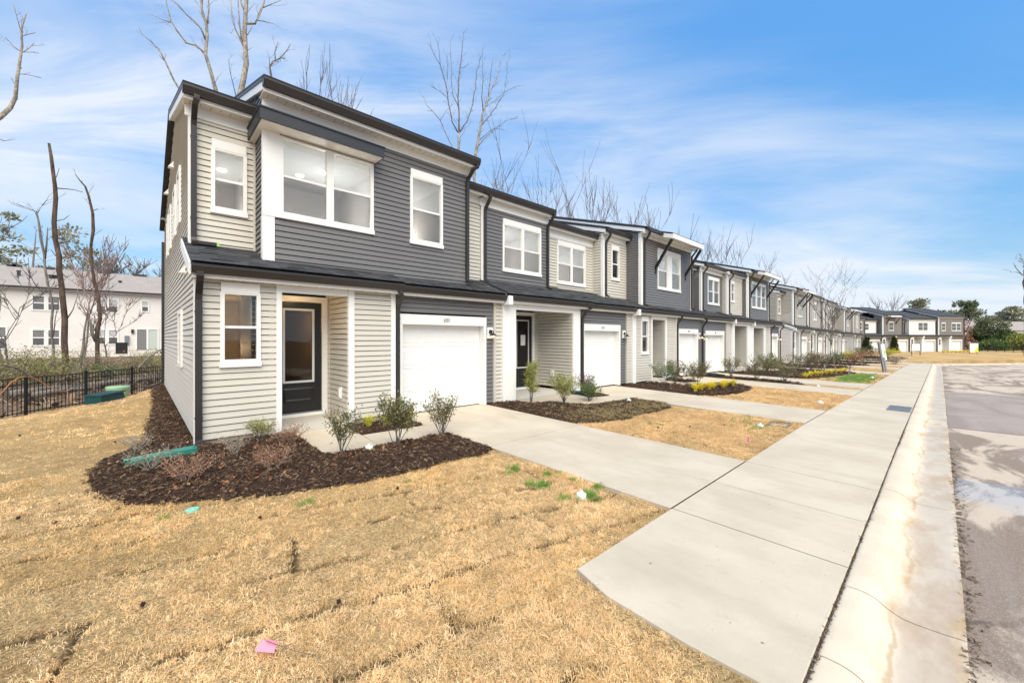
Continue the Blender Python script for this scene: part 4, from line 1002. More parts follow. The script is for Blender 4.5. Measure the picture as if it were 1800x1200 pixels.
# --- planting beds as polygons (world x, y)
BEDS = [
 ('mulch_bed', [(0.69,19.6),(0.42,19.0),(0.33,16.0),(0.30,13.6),(0.16,11.3),(0.08,9.4),(-0.10,8.85),(-0.34,8.5),(-0.49,7.95),(-0.45,7.2),(-0.29,6.6),(-0.09,6.22),(0.17,5.98),(0.4,5.83),(0.76,5.66),(1.3,5.43),(1.9,5.24),(2.62,5.10),(3.42,5.04),(4.05,5.03),(4.36,5.16),(4.37,6.47),(3.0,6.52),(2.2,6.60),(2.13,6.72),(2.11,8.30),(0.69,8.36),(0.69,12.0)]),
 ('mulch_bed', [(3.09,7.42),(4.36,7.36),(4.30,8.32),(3.07,8.32)]),
 ('mulch_bed', [(6.92,8.38),(6.94,5.45),(7.4,5.2),(8.3,4.97),(9.6,4.92),(10.5,4.95),(10.92,5.3),(10.93,6.35),(9.9,6.40),(9.0,6.6),(8.7,7.0),(8.55,7.6),(7.9,7.7),(7.86,8.28)]),
 ('mulch_bed', [(10.05,7.35),(10.92,7.15),(10.93,8.26),(10.55,8.26)]),
 ('mulch_bed', [(13.48,8.38),(13.48,5.5),(13.9,5.05),(15.0,4.82),(16.4,4.80),(17.5,5.0),(18.3,5.4),(18.33,6.55),(16.6,6.7),(15.9,6.9),(15.8,8.30)]),
 ('mulch_bed', [(17.1,7.4),(18.3,7.3),(18.3,8.30),(17.15,8.30)]),
 ('mulch_bed', [(20.78,8.35),(20.8,4.2),(21.0,3.95),(21.3,4.1),(21.72,5.0),(21.72,8.35)]),
 ('mulch_bed', [(24.33,8.36),(24.35,5.2),(25.0,4.5),(27.0,4.1),(29.6,3.8),(32.6,3.5),(33.15,4.0),(33.1,8.2),(32.0,8.2),(31.6,7.0),(29.5,6.9),(28.4,7.2),(28.3,8.2)]),
 ('mulch_bed', [(35.7,8.6),(35.8,6.0),(37.5,5.0),(39.0,4.6),(41.1,4.7),(41.2,8.1),(38.0,8.4)]),
 ('mulch_bed', [(44.2,8.0),(44.3,5.0),(46.0,4.2),(47.8,4.3),(48.0,8.0)]),
 ('mulch_bed', [(51.0,8.0),(51.1,4.5),(53.0,3.6),(54.6,3.9),(54.6,8.0)]),
 ('mulch_bed', [(59.5,8.0),(59.5,4.2),(61.0,3.2),(62.1,3.5),(62.1,8.0)]),
 ('mulch_bed', [(65.4,8.0),(65.4,4.0),(68.0,3.0),(72.0,2.8),(73.9,3.4),(73.9,8.0)]),
]
def in_poly(px, py, poly):
    px = np.asarray(px); py = np.asarray(py); c = np.zeros(px.shape, bool); n = len(poly)
    for i in range(n):
        x1, y1 = poly[i]; x2, y2 = poly[(i+1) % n]
        if y1 == y2: continue
        t = ((y1 > py) != (y2 > py)) & (px < (x2-x1)*(py-y1)/(y2-y1)+x1); c ^= t
    return c
def poly_dist(px, py, poly):
    px = np.asarray(px); py = np.asarray(py); d = np.full(px.shape, 1e9); n = len(poly)
    for i in range(n):
        x1, y1 = poly[i]; x2, y2 = poly[(i+1) % n]
        L2 = (x2-x1)**2+(y2-y1)**2+1e-12
        t = np.clip(((px-x1)*(x2-x1)+(py-y1)*(y2-y1))/L2, 0, 1)
        d = np.minimum(d, np.hypot(px-x1-t*(x2-x1), py-y1-t*(y2-y1)))
    return d
WALKS = [ [(2.13,8.31),(2.15,6.55),(3.0,6.50),(4.37,6.44),(4.37,7.34),(3.07,7.40),(3.06,8.31)],
          [(7.9,8.27),(8.6,7.62),(8.75,7.05),(9.1,6.66),(9.9,6.42),(10.94,6.38),(10.94,7.12),(10.05,7.32),(10.5,8.27)],
          [(15.85,8.31),(15.9,7.0),(16.6,6.75),(18.34,6.6),(18.34,7.27),(17.1,7.37),(17.1,8.31)],
          [(28.4,8.2),(28.5,7.3),(29.6,7.0),(31.5,7.1),(31.9,8.2)] ]

def paved(px, py):
    c = (px > SX0) & (py > SIDEY0-0.05) & (py < SIDEY1)
    for a, b in DRIVES: c |= (px > a) & (px < b) & (py > 2.0) & (py < 8.6)
    for w in WALKS: c |= in_poly(px, py, w)
    return c
def in_house(px, py): return ((px > 0.72) & (py > 8.34) & (px < 36)) | ((px > 38.5) & (py > 8.2))

# --- sod lattice : rolls laid side by side, joints between them
SODA = R(-14); SODW, SODL = 0.62, 1.75
_rng = random.Random(11); _seam = {}
def _h(*k):
    if k not in _seam: _seam[k] = _rng.random()
    return _seam[k]
def sod_seam(x, y):
    """distance-like measure: 0 in a joint .. 1 away from it; and the strength of that joint"""
    wx = x + 0.05*nz(x, y, 2.1, 3.3) + 0.02*nz(x, y, 7, 1.1); wy = y + 0.05*nz(x, y, 2.1, 8.1) + 0.02*nz(x, y, 7, 5.1)
    u = wx*math.cos(SODA)+wy*math.sin(SODA); v = -wx*math.sin(SODA)+wy*math.cos(SODA)
    r = math.floor(v/SODW); f = v - r*SODW
    dv = min(f, SODW-f); edge = r if f < SODW/2 else r+1
    uo = u + _h('o', r)*SODL; q = math.floor(uo/SODL); g = uo-q*SODL
    du = min(g, SODL-g); qe = q if g < SODL/2 else q+1
    sv = _h('v', edge, math.floor((u+_h('p', edge)*1.3)/0.8)); sv = max(0, (sv-0.22)/0.78)
    su = _h('u', r, qe); su = max(0, (su-0.35)/0.65)
    a = max(0, 1-dv/(0.022+0.035*sv))*min(1, sv*1.6); b = max(0, 1-du/(0.022+0.035*su))*min(1, su*1.6)
    return min(1, max(a, b)*1.3)
def roll_tone(x, y):
    u = x*math.cos(SODA)+y*math.sin(SODA); v = -x*math.sin(SODA)+y*math.cos(SODA)
    r = math.floor((v+0.04*nz(x, y, 2.1, 8.1))/SODW); q = math.floor((u+_h('o', r)*SODL)/SODL)
    return _h('t', r, q)
def lawn_bump(x, y): return 0.022*nz(x, y, 1.1, 2.0)+0.012*nz(x, y, 3.7, 9.0)

xs = np.unique(np.round(np.concatenate([np.arange(-40, -8, 1.0), np.arange(-8, -2, 0.2), np.arange(-2, 5.2, 0.05), np.arange(5.2, 22, 0.22), np.arange(22, 95, 1.0)]), 3))
ys = np.unique(np.round(np.concatenate([np.arange(-0.1, 0.46, 0.08), np.arange(0.46, 7.0, 0.05), np.arange(7.0, 9.6, 0.15), np.arange(9.6, 31, 0.4)]), 3))
nx_, ny_ = len(xs), len(ys)
GX, GY = np.meshgrid(xs, ys, indexing='ij')
GZ = H(GX, GY) - 0.022
GZ = np.where(GX > SX0-0.2, GZ-0.0, GZ)
seam = np.zeros_like(GX)
for i in range(nx_):
    for j in range(ny_):
        x, y = xs[i], ys[j]
        GZ[i, j] += lawn_bump(x, y)*(0.35 if paved(np.array([x+0.2]), np.array([y]))[0] or paved(np.array([x-0.15]), np.array([y]))[0] else 1.0) if (-9 < x < 22 and y < 12) else 0
        if -4 < x < 5.4 and y < 7.4:
            seam[i, j] = sod_seam(x, y)
        elif 5.4 <= x < 12 and y < 6: seam[i, j] = sod_seam(x, y)*0.6
GZ -= seam*0.034
GZ = np.where(paved(GX, GY), H(GX, GY)-0.06, GZ)
# rolled edge of the lawn against the kerb at the near corner
idx = np.arange(nx_*ny_).reshape(nx_, ny_)
quads = np.stack([idx[:-1,:-1], idx[1:,:-1], idx[1:,1:], idx[:-1,1:]], -1).reshape(-1, 4)
cxm = (GX[:-1,:-1]+GX[1:,1:]).ravel()/2; cym = (GY[:-1,:-1]+GY[1:,1:]).ravel()/2
keep = (fence_d(cxm, cym) > -0.25) & ~(paved(cxm-0.06, cym) & paved(cxm+0.06, cym) & paved(cxm, cym-0.06) & paved(cxm, cym+0.06)) & ~((cxm > 1.4) & (cym > 9.0)) & (cym > np.where(cxm > SX0, 0.5, 0.40)) & ~((cxm > 80) & (cym < 2))
lm = N('dormant_turf', 0.95, 0.1)
tone = lm.noise(0.9, 6, 0.62); fine = lm.noise(48, 5, 0.75); mid = lm.noise(4.5, 5, 0.6, loc=(3, 1, 0))
c = lm.mix(lm.ramp(tone, 0.32, 0.68), (0.46, 0.315, 0.145), (0.70, 0.50, 0.25))
c = lm.mix(lm.ramp(mid, 0.35, 0.7, 0.0, 0.6), c, (0.60, 0.43, 0.215))
c = lm.mix(lm.ramp(fine, 0.40, 0.62, 0.0, 0.75), c, (0.15, 0.085, 0.032))  # dark specks painted in so the gaps between blades read as dark
c = lm.mix(lm.math('MULTIPLY', lm.attr('seam'), 0.95, True), c, (0.055, 0.034, 0.020))
lm.color(c); lm.bump(fine, 1.0, 0.03)
lawn = np_mesh('lawn', np.stack([GX.ravel(), GY.ravel(), GZ.ravel()], 1), quads[keep], lm.m, None, 'structure', True)
at_ = lawn.data.attributes.new('seam', 'FLOAT', 'POINT'); at_.data.foreach_set('value', seam.ravel().astype(np.float32))

# --- the wide ground under everything (leaf littered soil), to the horizon
gx = np.unique(np.concatenate([np.array([-900, -500, -300, -200, -140, -100, -80, -60]), np.arange(-50, 61, 2.0), np.array([64, 70, 76, 82, 90, 100, 120, 150, 200, 300, 500, 900])]))
gy = np.unique(np.concatenate([np.array([-900, -500, -300, -150, -80, -40, -20, -9, -4, -0.35, 0.6, 2, 4, 6, 8.2]), np.arange(9, 70, 1.5), np.array([75, 85, 100, 140, 200, 300, 500, 900])]))
A_, B_ = np.meshgrid(gx, gy, indexing='ij')
Z_ = H(A_, B_) - 0.09
Z_ = np.where(paved(A_, B_), Z_-0.03, Z_)
Z_ = np.where(B_ < 0.55, -0.55 + drop_at(A_), Z_)
Z_ = np.where((fence_d(A_, B_) < -0.6), Z_ + 0.10*np.sin(A_*1.7)*np.sin(B_*1.3) , Z_)
ii = np.arange(A_.size).reshape(A_.shape)
q_ = np.stack([ii[:-1,:-1], ii[1:,:-1], ii[1:,1:], ii[:-1,1:]], -1).reshape(-1, 4)
gm = N('woodland_floor', 0.95, 0.1)
t1 = gm.noise(0.5, 6, 0.6); t2 = gm.noise(9, 5, 0.65)
c = gm.mix(gm.ramp(t1, 0.35, 0.65), (0.19, 0.125, 0.08), (0.30, 0.22, 0.145)); c = gm.mix(gm.ramp(t2, 0.35, 0.7, 0, 0.8), c, (0.085, 0.055, 0.038))
gm.color(c); gm.bump(t2, 0.8, 0.05)
np_mesh('ground', np.stack([A_.ravel(), B_.ravel(), Z_.ravel()], 1), q_, gm.m, None, 'structure', True)
# far lawn round the bend
fl = N('far_turf', 0.95, 0.1); c = fl.mix(fl.ramp(fl.noise(0.4, 6, 0.6), 0.35, 0.65), (0.40, 0.26, 0.11), (0.55, 0.38, 0.18)); fl.color(c)
mb = MB(); mb.prism_z([(62, 1.2), (70, -1.5), (150, -55), (170, -40), (118, 2), (96, 12), (62, 9)], -1.2, -0.80)
mb.build('far_lawn', fl.m, None, 'structure')

# --- mulch beds
mm = N('bark_mulch', 0.95, 0.12)
n1 = mm.noise(30, 5, 0.7, (1, 1, 1)); n2 = mm.noise(3, 4, 0.6)
c = mm.mix(mm.ramp(n1, 0.3, 0.72), (0.018, 0.012, 0.009), (0.085, 0.050, 0.034)); c = mm.mix(mm.ramp(n2, 0.4, 0.7, 0, 0.4), c, (0.055, 0.036, 0.026))
mm.color(c); mm.bump(n1, 1.0, 0.03)
bed_objs = []
for bi, (nm, poly) in enumerate(BEDS):
    bx = [p[0] for p in poly]; by = [p[1] for p in poly]
    st = 0.06 if max(bx) < 12 else (0.15 if max(bx) < 40 else 0.4)
    X, Y = np.meshgrid(np.arange(min(bx)-st, max(bx)+st*2, st), np.arange(min(by)-st, max(by)+st*2, st), indexing='ij')
    ins = in_poly(X, Y, poly); d = poly_dist(X, Y, poly)
    sd = np.where(ins, d, -d)
    lift = np.clip((sd+0.05)/0.28, 0, 1)
    wob = np.array([[nz(a, b, 6, bi*1.3) for b in Y[0]] for a in X[:, 0]])
    Z = H(X, Y) - 0.045 + 0.12*np.sqrt(lift)*(0.8+0.25*wob) + 0.012*wob
    k = sd > -0.05 - 0.05*wob
    id_ = np.arange(X.size).reshape(X.shape)
    q = np.stack([id_[:-1,:-1], id_[1:,:-1], id_[1:,1:], id_[:-1,1:]], -1).reshape(-1, 4)
    kq = (k[:-1,:-1] & k[1:,:-1] & k[1:,1:] & k[:-1,1:]).ravel()
    pv = paved((X[:-1,:-1]+st/2).ravel(), (Y[:-1,:-1]+st/2).ravel())
    Zs = Z.ravel()
    o = np_mesh(nm, np.stack([X.ravel(), Y.ravel(), Zs], 1), q[kq & ~pv], mm.m, None, 'structure', True)
    bed_objs.append((o, poly, X, Y, Z, k))
def bed_z(x, y):
    for o, poly, X, Y, Z, k in bed_objs:
        if in_poly(np.array([x]), np.array([y]), poly)[0]:
            st = X[1,0]-X[0,0]; i = int(round((x-X[0,0])/st)); j = int(round((y-Y[0,0])/st))
            return float(Z[max(0,min(i,X.shape[0]-1)), max(0,min(j,X.shape[1]-1))])
    return Hs(x, y)-0.02

# --- concrete
cm = N('concrete_walk', 0.8, 0.25)
a = cm.noise(0.9, 6, 0.6); bn = cm.noise(2.6, 5, 0.6, (1, 0.35, 1)); g = cm.noise(120, 3, 0.6); br = cm.noise(60, 3, 0.5, (0.05, 1, 1))
c = cm.mix(cm.ramp(a, 0.3, 0.7), (0.495, 0.425, 0.32), (0.595, 0.52, 0.405)); c = cm.mix(cm.ramp(bn, 0.45, 0.75, 0, 0.45), c, (0.42, 0.36, 0.275)); c = cm.mix(cm.ramp(cm.noise(7, 6, 0.7, (1, .5, 1)), 0.56, 0.75, 0, 0.30), c, (0.36, 0.295, 0.215)); c = cm.mix(cm.ramp(cm.noise(24, 2, 0.5, loc=(5, 2, 0)), 0.735, 0.76, 0, 0.7), c, (0.14, 0.115, 0.09))
c = cm.mix(cm.ramp(g, 0.35, 0.65, 0, 0.12), c, (0.35, 0.32, 0.28)); cm.color(c); cm.bump(br, 0.25, 0.005)
rs = random.Random(5)
def slab(parent, poly, th=0.12, name='slab', zoff=0.0, m=None):
    """concrete slab following the fall of the ground, arrises slightly rounded"""
    n = len(poly); cxp = sum(p[0] for p in poly)/n; cyp = sum(p[1] for p in poly)/n
    def sh(p, d):
        v = Vector((cxp-p[0], cyp-p[1])); return (p[0]+v.x/v.length*d, p[1]+v.y/v.length*d) if v.length > d else p
    top = [sh(p, 0.007) for p in poly]
    vs = [(x, y, Hs(x, y)+zoff) for x, y in top] + [(x, y, Hs(x, y)+zoff-0.006) for x, y in poly] + [(x, y, Hs(x, y)+zoff-th) for x, y in poly]
    fs = [tuple(range(n))]
    for i in range(n):
        j = (i+1) % n; fs += [(i, n+i, n+j, j), (n+i, 2*n+i, 2*n+j, n+j)]
    mb = MB(); mb.add(vs, fs); return mb.build(name, m or cm.m, parent)
walk = empty('sidewalk', (0, 0, 0)); walk['kind'] = 'structure'
JX = [SX0, 4.385, 5.60, 6.87, 8.33, 9.66, 10.95, 12.2, 13.45, 14.9, 16.6, 18.3, 19.6, 20.8, 22.1, 23.4, 24.7]
while JX[-1] < 58: JX.append(JX[-1]+1.5)
for a, b in zip(JX[:-1], JX[1:]):
    p = [(a+0.007, SIDEY0), (b-0.007, SIDEY0), (b-0.007, SIDEY1-0.006), (a+0.007, SIDEY1-0.006)]
    if a == SX0: p = [(2.57, SIDEY0), (b-0.005, SIDEY0), (b-0.005, SIDEY1-0.004), (2.66, SIDEY1-0.004), (2.555, 1.7), (2.535, 1.1)]
    slab(walk, p)
jm = mat('joint_filler', (0.045, 0.037, 0.030), 0.95, (20, 0.3))
def joint(parent, x0, y0, x1, y1, w=0.0075, d=0.004):
    v = Vector((x1-x0, y1-y0)); n = Vector((-v.y, v.x)).normalized()*w; pts = [(x0-n.x, y0-n.y), (x1-n.x, y1-n.y), (x1+n.x, y1+n.y), (x0+n.x, y0+n.y)]
    mb = MB(); mb.add([(x, y, Hs(x, y)-d) for x, y in pts]+[(x, y, Hs(x, y)-0.1) for x, y in pts], [(0,1,2,3),(0,4,5,1),(1,5,6,2),(2,6,7,3),(3,7,4,0)]); mb.build('joint_filler', jm, parent)
for k, a in enumerate(JX[1:-1]): joint(walk, a, SIDEY0+.003, a, SIDEY1-.008, 0.0085 if k % 2 == 0 else 0.0055)
for k in range(9):   # the walk bends with the street
    def bp(s, o): return (58+s*FE.x+o*0.56, SIDEY0+s*FE.y+o*0.83)
    a, b = k*2.4, k*2.4+2.38
    slab(walk, [bp(a, 0), bp(b, 0), bp(b, 1.53), bp(a, 1.53)], zoff=-0.02)
for i, (a, b) in enumerate(DRIVES):
    d = empty('driveway', (0, 0, 0)); d['kind'] = 'structure'
    cuts = [SIDEY1+0.006, 5.27, 8.62]
    for y0, y1 in zip(cuts[:-1], cuts[1:]):
        joint(d, a+.003, y0-.001, b-.003, y0-.001, 0.008)
        slab(d, [(a, y0+0.007), (b, y0+0.007), (b, y1-0.006), (a, y1-0.006)])
for i, w in enumerate(WALKS):
    d = empty('garden_path', (0, 0, 0)); d['kind'] = 'structure'
    if i == 0:
        slab(d, [(2.13,8.31),(2.15,6.55),(3.0,6.50),(3.055,7.395),(3.05,8.31)]); slab(d, [(3.012,6.50),(4.37,6.44),(4.37,7.34),(3.067,7.40)])
    else: slab(d, w)

# --- kerb with gutter pan, in cast lengths
km = N('kerb_concrete', 0.6, 0.3)
yy = km.math('ADD', km.y, km.math('MULTIPLY', km.math('SUBTRACT', km.noise(1.1, 5, 0.6), 0.5), 0.34))
wet = km.math('MULTIPLY', km.ramp(yy, 0.24, 0.17), km.ramp(yy, -0.12, -0.05))
wet = km.math('MULTIPLY', wet, km.ramp(km.noise(0.35, 3, 0.5, loc=(4.1, 0, 0)), 0.30, 0.48))
silt = km.math('MULTIPLY', km.ramp(yy, 0.31, 0.22), km.ramp(km.noise(2.2, 6, 0.65, (0.6, 1.4, 1)), 0.42, 0.70))
tide = km.math('MULTIPLY', km.ramp(km.math('ABSOLUTE', km.math('SUBTRACT', yy, 0.225)), 0.022, 0.004), km.ramp(km.noise(0.8, 4, 0.6, loc=(7, 0, 0)), 0.40, 0.58))
edge = km.math('MULTIPLY', km.ramp(km.noise(14, 5, 0.7), 0.50, 0.66), km.ramp(km.y, -0.04, -0.13))
c = km.mix(km.ramp(km.noise(1.3, 6, 0.6), 0.3, 0.7), (0.57, 0.485, 0.36), (0.66, 0.575, 0.445))
c = km.mix(km.math('MULTIPLY', silt, 0.85), c, (0.43, 0.29, 0.155))
c = km.mix(km.math('MULTIPLY', km.ramp(km.noise(9, 6, 0.7, (0.3, 1, 1)), 0.55, 0.72), 0.30), c, (0.40, 0.31, 0.22))
c = km.mix(km.math('MULTIPLY', tide, 0.6), c, (0.36, 0.25, 0.14))
c = km.mix(km.math('MULTIPLY', edge, 0.7), c, (0.20, 0.16, 0.13))
c = km.mix(km.math('MULTIPLY', wet, 0.45), c, (0.44, 0.37, 0.31))
km.color(c); km.link(km.math('SUBTRACT', 0.78, km.math('MULTIPLY', wet, 0.26)), km.b.inputs['Roughness']); km.bump(km.noise(90, 3, 0.6), 0.12, 0.004)
kerb = empty('kerb', (0, 0, 0)); kerb['kind'] = 'structure'
PROF0 = [(0.515, -0.152), (0.49, -0.139), (0.40, -0.140), (0.33, -0.160), (0.26, -0.205), (0.20, -0.232), (0.13, -0.242), (0.0, -0.240), (-0.125, -0.231), (-0.130, -0.40), (0.515, -0.40)]
_top = PROF0[:9]; PROF = []
for i in range(len(_top)-1):
    p0 = _top[max(i-1, 0)]; p1 = _top[i]; p2 = _top[i+1]; p3 = _top[min(i+2, len(_top)-1)]
    for t in (0, .25, .5, .75):
        PROF.append(tuple(0.5*(2*p1[k]+(p2[k]-p0[k])*t+(2*p0[k]-5*p1[k]+4*p2[k]-p3[k])*t*t+(3*p1[k]-p0[k]-3*p2[k]+p3[k])*t**3) for k in (0, 1)))
PROF += PROF0[8:]
kx = [-30, -20, -12, -6, -3.2, -0.9, 1.35, 3.05, 4.05, 5.2, 7.0, 10.0, 13.1]
while kx[-1] < 57: kx.append(kx[-1]+3.05)
for a, b in zip(kx[:-1], kx[1:]):
    mb = MB(); n = len(PROF); steps = max(1, int((b-a)/1.0))
    rows = [a+0.004+(b-a-0.008)*k/steps for k in range(steps+1)]
    dz = rs.uniform(-0.004, 0.004)
    vs = [(x, y+0.006*nz(x, y, 3), z+float(drop_at(x))+dz) for x in rows for y, z in PROF]
    fs = [tuple(range(n)), tuple(range(steps*n, steps*n+n))[::-1]]
    for r in range(steps):
        for q in range(n):
            q2 = (q+1) % n; fs.append((r*n+q, r*n+q2, (r+1)*n+q2, (r+1)*n+q))
    nv = len(vs); vs = vs + vs[:n] + vs[-n:]; fs[0] = tuple(range(nv, nv+n)); fs[1] = tuple(range(nv+n, nv+2*n))[::-1]
    mb.add(vs, fs); ko = mb.build('kerb_length', km.m, kerb)
    ko.data.polygons.foreach_set('use_smooth', [False, False]+[(i % n) < n-4 for i in range(steps*n)])
for k in range(14):
    def bp(s, o): return (57.2+s*FE.x+o*0.56, s*FE.y+o*0.83)
    mb = MB(); a, b = k*3.05, k*3.05+3.03
    vs = [(*bp(s, o), z-0.65) for s in (a, b) for o, z in PROF]; n = len(PROF)
    fs = [tuple(range(n)), tuple(range(n, 2*n))[::-1]] + [(q, (q+1) % n, n+(q+1) % n, n+q) for q in range(n)]
    mb.add(vs, fs); mb.build('kerb_length', km.m, kerb)
# soil filled joint between kerb and walk
sj = mat('joint_soil', (0.075, 0.052, 0.038), 0.95, (14, 0.4), (60, 0.8, 0.02))
mb = MB()
jx = np.concatenate([np.arange(-30, 2, 1.0), np.arange(2, 14, 0.03), np.arange(14, 58, 0.8)])
top = [(x, 0.497+0.012*nz(x, 1, 4)+0.009*nz(x, 4, 17), -0.158+float(drop_at(x))+0.010*nz(x, 3, 9)) for x in jx] + [(x, 0.530+0.012*nz(x, 2, 5), -0.150+float(drop_at(x))+0.012*nz(x, 6, 9)) for x in jx]
n = len(jx); mb.add(top, [(i, i+1, n+i+1, n+i) for i in range(n-1)])
mb.build('kerb_joint', sj, None, 'structure', True)

# --- street : worn pale asphalt with dark damp areas, a newer patch and a shallow puddle
def asphalt(name, light, dark, lo, hi, off):
    am = N(name, 0.95, 0.12)
    big = am.noise(0.75, 9, 0.68, (0.5, 0.8, 1), 1.2, (off, 0, 0)); ed = am.ramp(am.y, -0.5, -0.13)
    big = am.math('SUBTRACT', big, am.math('MULTIPLY', ed, 0.08))
    if name == 'asphalt_worn':
        for b0, b1, b2, b3, amt in ((4.0, 4.7, 6.0, 6.9, .11), (9.4, 10.0, 12.2, 12.9, .12), (2.6, 3.0, 3.6, 3.9, -.10), (12.9, 13.1, 13.7, 14, -.10)):
            big = am.math('SUBTRACT', big, am.math('MULTIPLY', am.math('MULTIPLY', am.ramp(am.x, b0, b1), am.ramp(am.x, b3, b2)), amt))
    dk = am.ramp(big, hi, lo)
    agg = am.noise(95, 4, 0.75); agg2 = am.noise(300, 2, 0.6)
    c = am.mix(dk, light, dark)
    c = am.mix(am.ramp(agg, 0.50, 0.70, 0, 0.55), c, (0.58, 0.50, 0.43)); c = am.mix(am.ramp(agg, 0.44, 0.28, 0, 0.65), c, (0.06, 0.05, 0.043))
    scuff = am.math('MULTIPLY', am.ramp(am.noise(1.6, 6, 0.7, (0.25, 1.2, 1), 0.4, (off, 3, 0)), 0.52, 0.70), 0.35)
    c = am.mix(scuff, c, (0.36, 0.32, 0.29))
    vo = am.nt.nodes.new('ShaderNodeTexVoronoi'); vo.feature = 'DISTANCE_TO_EDGE'; vo.inputs['Scale'].default_value = 0.32
    wp = am.nt.nodes.new('ShaderNodeMix'); wp.data_type = 'VECTOR'; wp.inputs[0].default_value = 0.12
    nn = am.nt.nodes.new('ShaderNodeTexNoise'); nn.inputs['Scale'].default_value = 2.2; nn.inputs['Detail'].default_value = 6
    am.nt.links.new(am.pos, nn.inputs['Vector']); am.nt.links.new(am.pos, wp.inputs[4]); am.nt.links.new(nn.outputs['Color'], wp.inputs[5]); am.nt.links.new(wp.outputs[1], vo.inputs['Vector'])
    crk = am.math('MULTIPLY', am.ramp(vo.outputs['Distance'], 0.006, 0.0015), am.ramp(am.noise(0.45, 2, .5, loc=(off*2, 1, 0)), 0.50, 0.62))
    c = am.mix(am.math('MULTIPLY', crk, 0.8), c, (0.055, 0.046, 0.04))
    am.color(c); am.bump(agg, 0.7, 0.008)
    return am, dk
am, dk = asphalt('asphalt_worn', (0.53, 0.44, 0.345), (0.245, 0.19, 0.15), 0.43, 0.53, 1.7)
# puddle belt across the lane : smooth water film
pd = am.math('ADD', am.x, am.math('MULTIPLY', am.math('SUBTRACT', am.noise(0.9, 6, 0.65, (1, 0.6, 1)), 0.5), 2.6))
pud = am.math('MULTIPLY', am.ramp(pd, 7.2, 8.0), am.ramp(pd, 9.2, 8.3))
am.link(am.math('SUBTRACT', 0.95, am.math('MULTIPLY', pud, 0.86)), am.b.inputs['Roughness'])
am.link(am.math('ADD', 0.12, am.math('MULTIPLY', pud, 0.68)), am.b.inputs['Specular IOR Level'])
for n_ in am.nt.nodes:
    if n_.type == 'BUMP': am.link(am.math('SUBTRACT', 0.7, am.math('MULTIPLY', pud, 0.68)), n_.inputs['Strength'])
def strip(name, x0, x1, y0, y1, dz, m, nx=60):
    mb = MB(); xs_ = np.linspace(x0, x1, nx); vs = [(x, y, -0.236+float(drop_at(x))+dz) for x in xs_ for y in (y0, y1)]
    mb.add(vs, [(2*i, 2*i+2, 2*i+3, 2*i+1) for i in range(nx-1)]); return mb.build(name, m, None, 'structure')
mb = MB(); xs_ = np.concatenate([np.linspace(-40, 57, 90)])
vs = [(x, y, -0.238+float(drop_at(x))) for x in xs_ for y in (-9.2, -0.122)]
mb.add(vs, [(2*i, 2*i+2, 2*i+3, 2*i+1) for i in range(len(xs_)-1)])
ze = -0.238+float(drop_at(57))
mb.add([(57, -0.122, ze), (57, -9.2, ze), (57, -60, ze-0.02), (100, -60, ze-0.02), (100, -29, ze-0.02)], [(0, 1, 2, 3, 4)])
mb.build('street', am.m, None, 'structure')
pm_, _ = asphalt('asphalt_patch', (0.35, 0.292, 0.258), (0.27, 0.222, 0.195), 0.35, 0.62, 6.2)
strip('asphalt_patch', 13.75, 24.5, -7.6, -0.135, 0.005, pm_.m, 30)
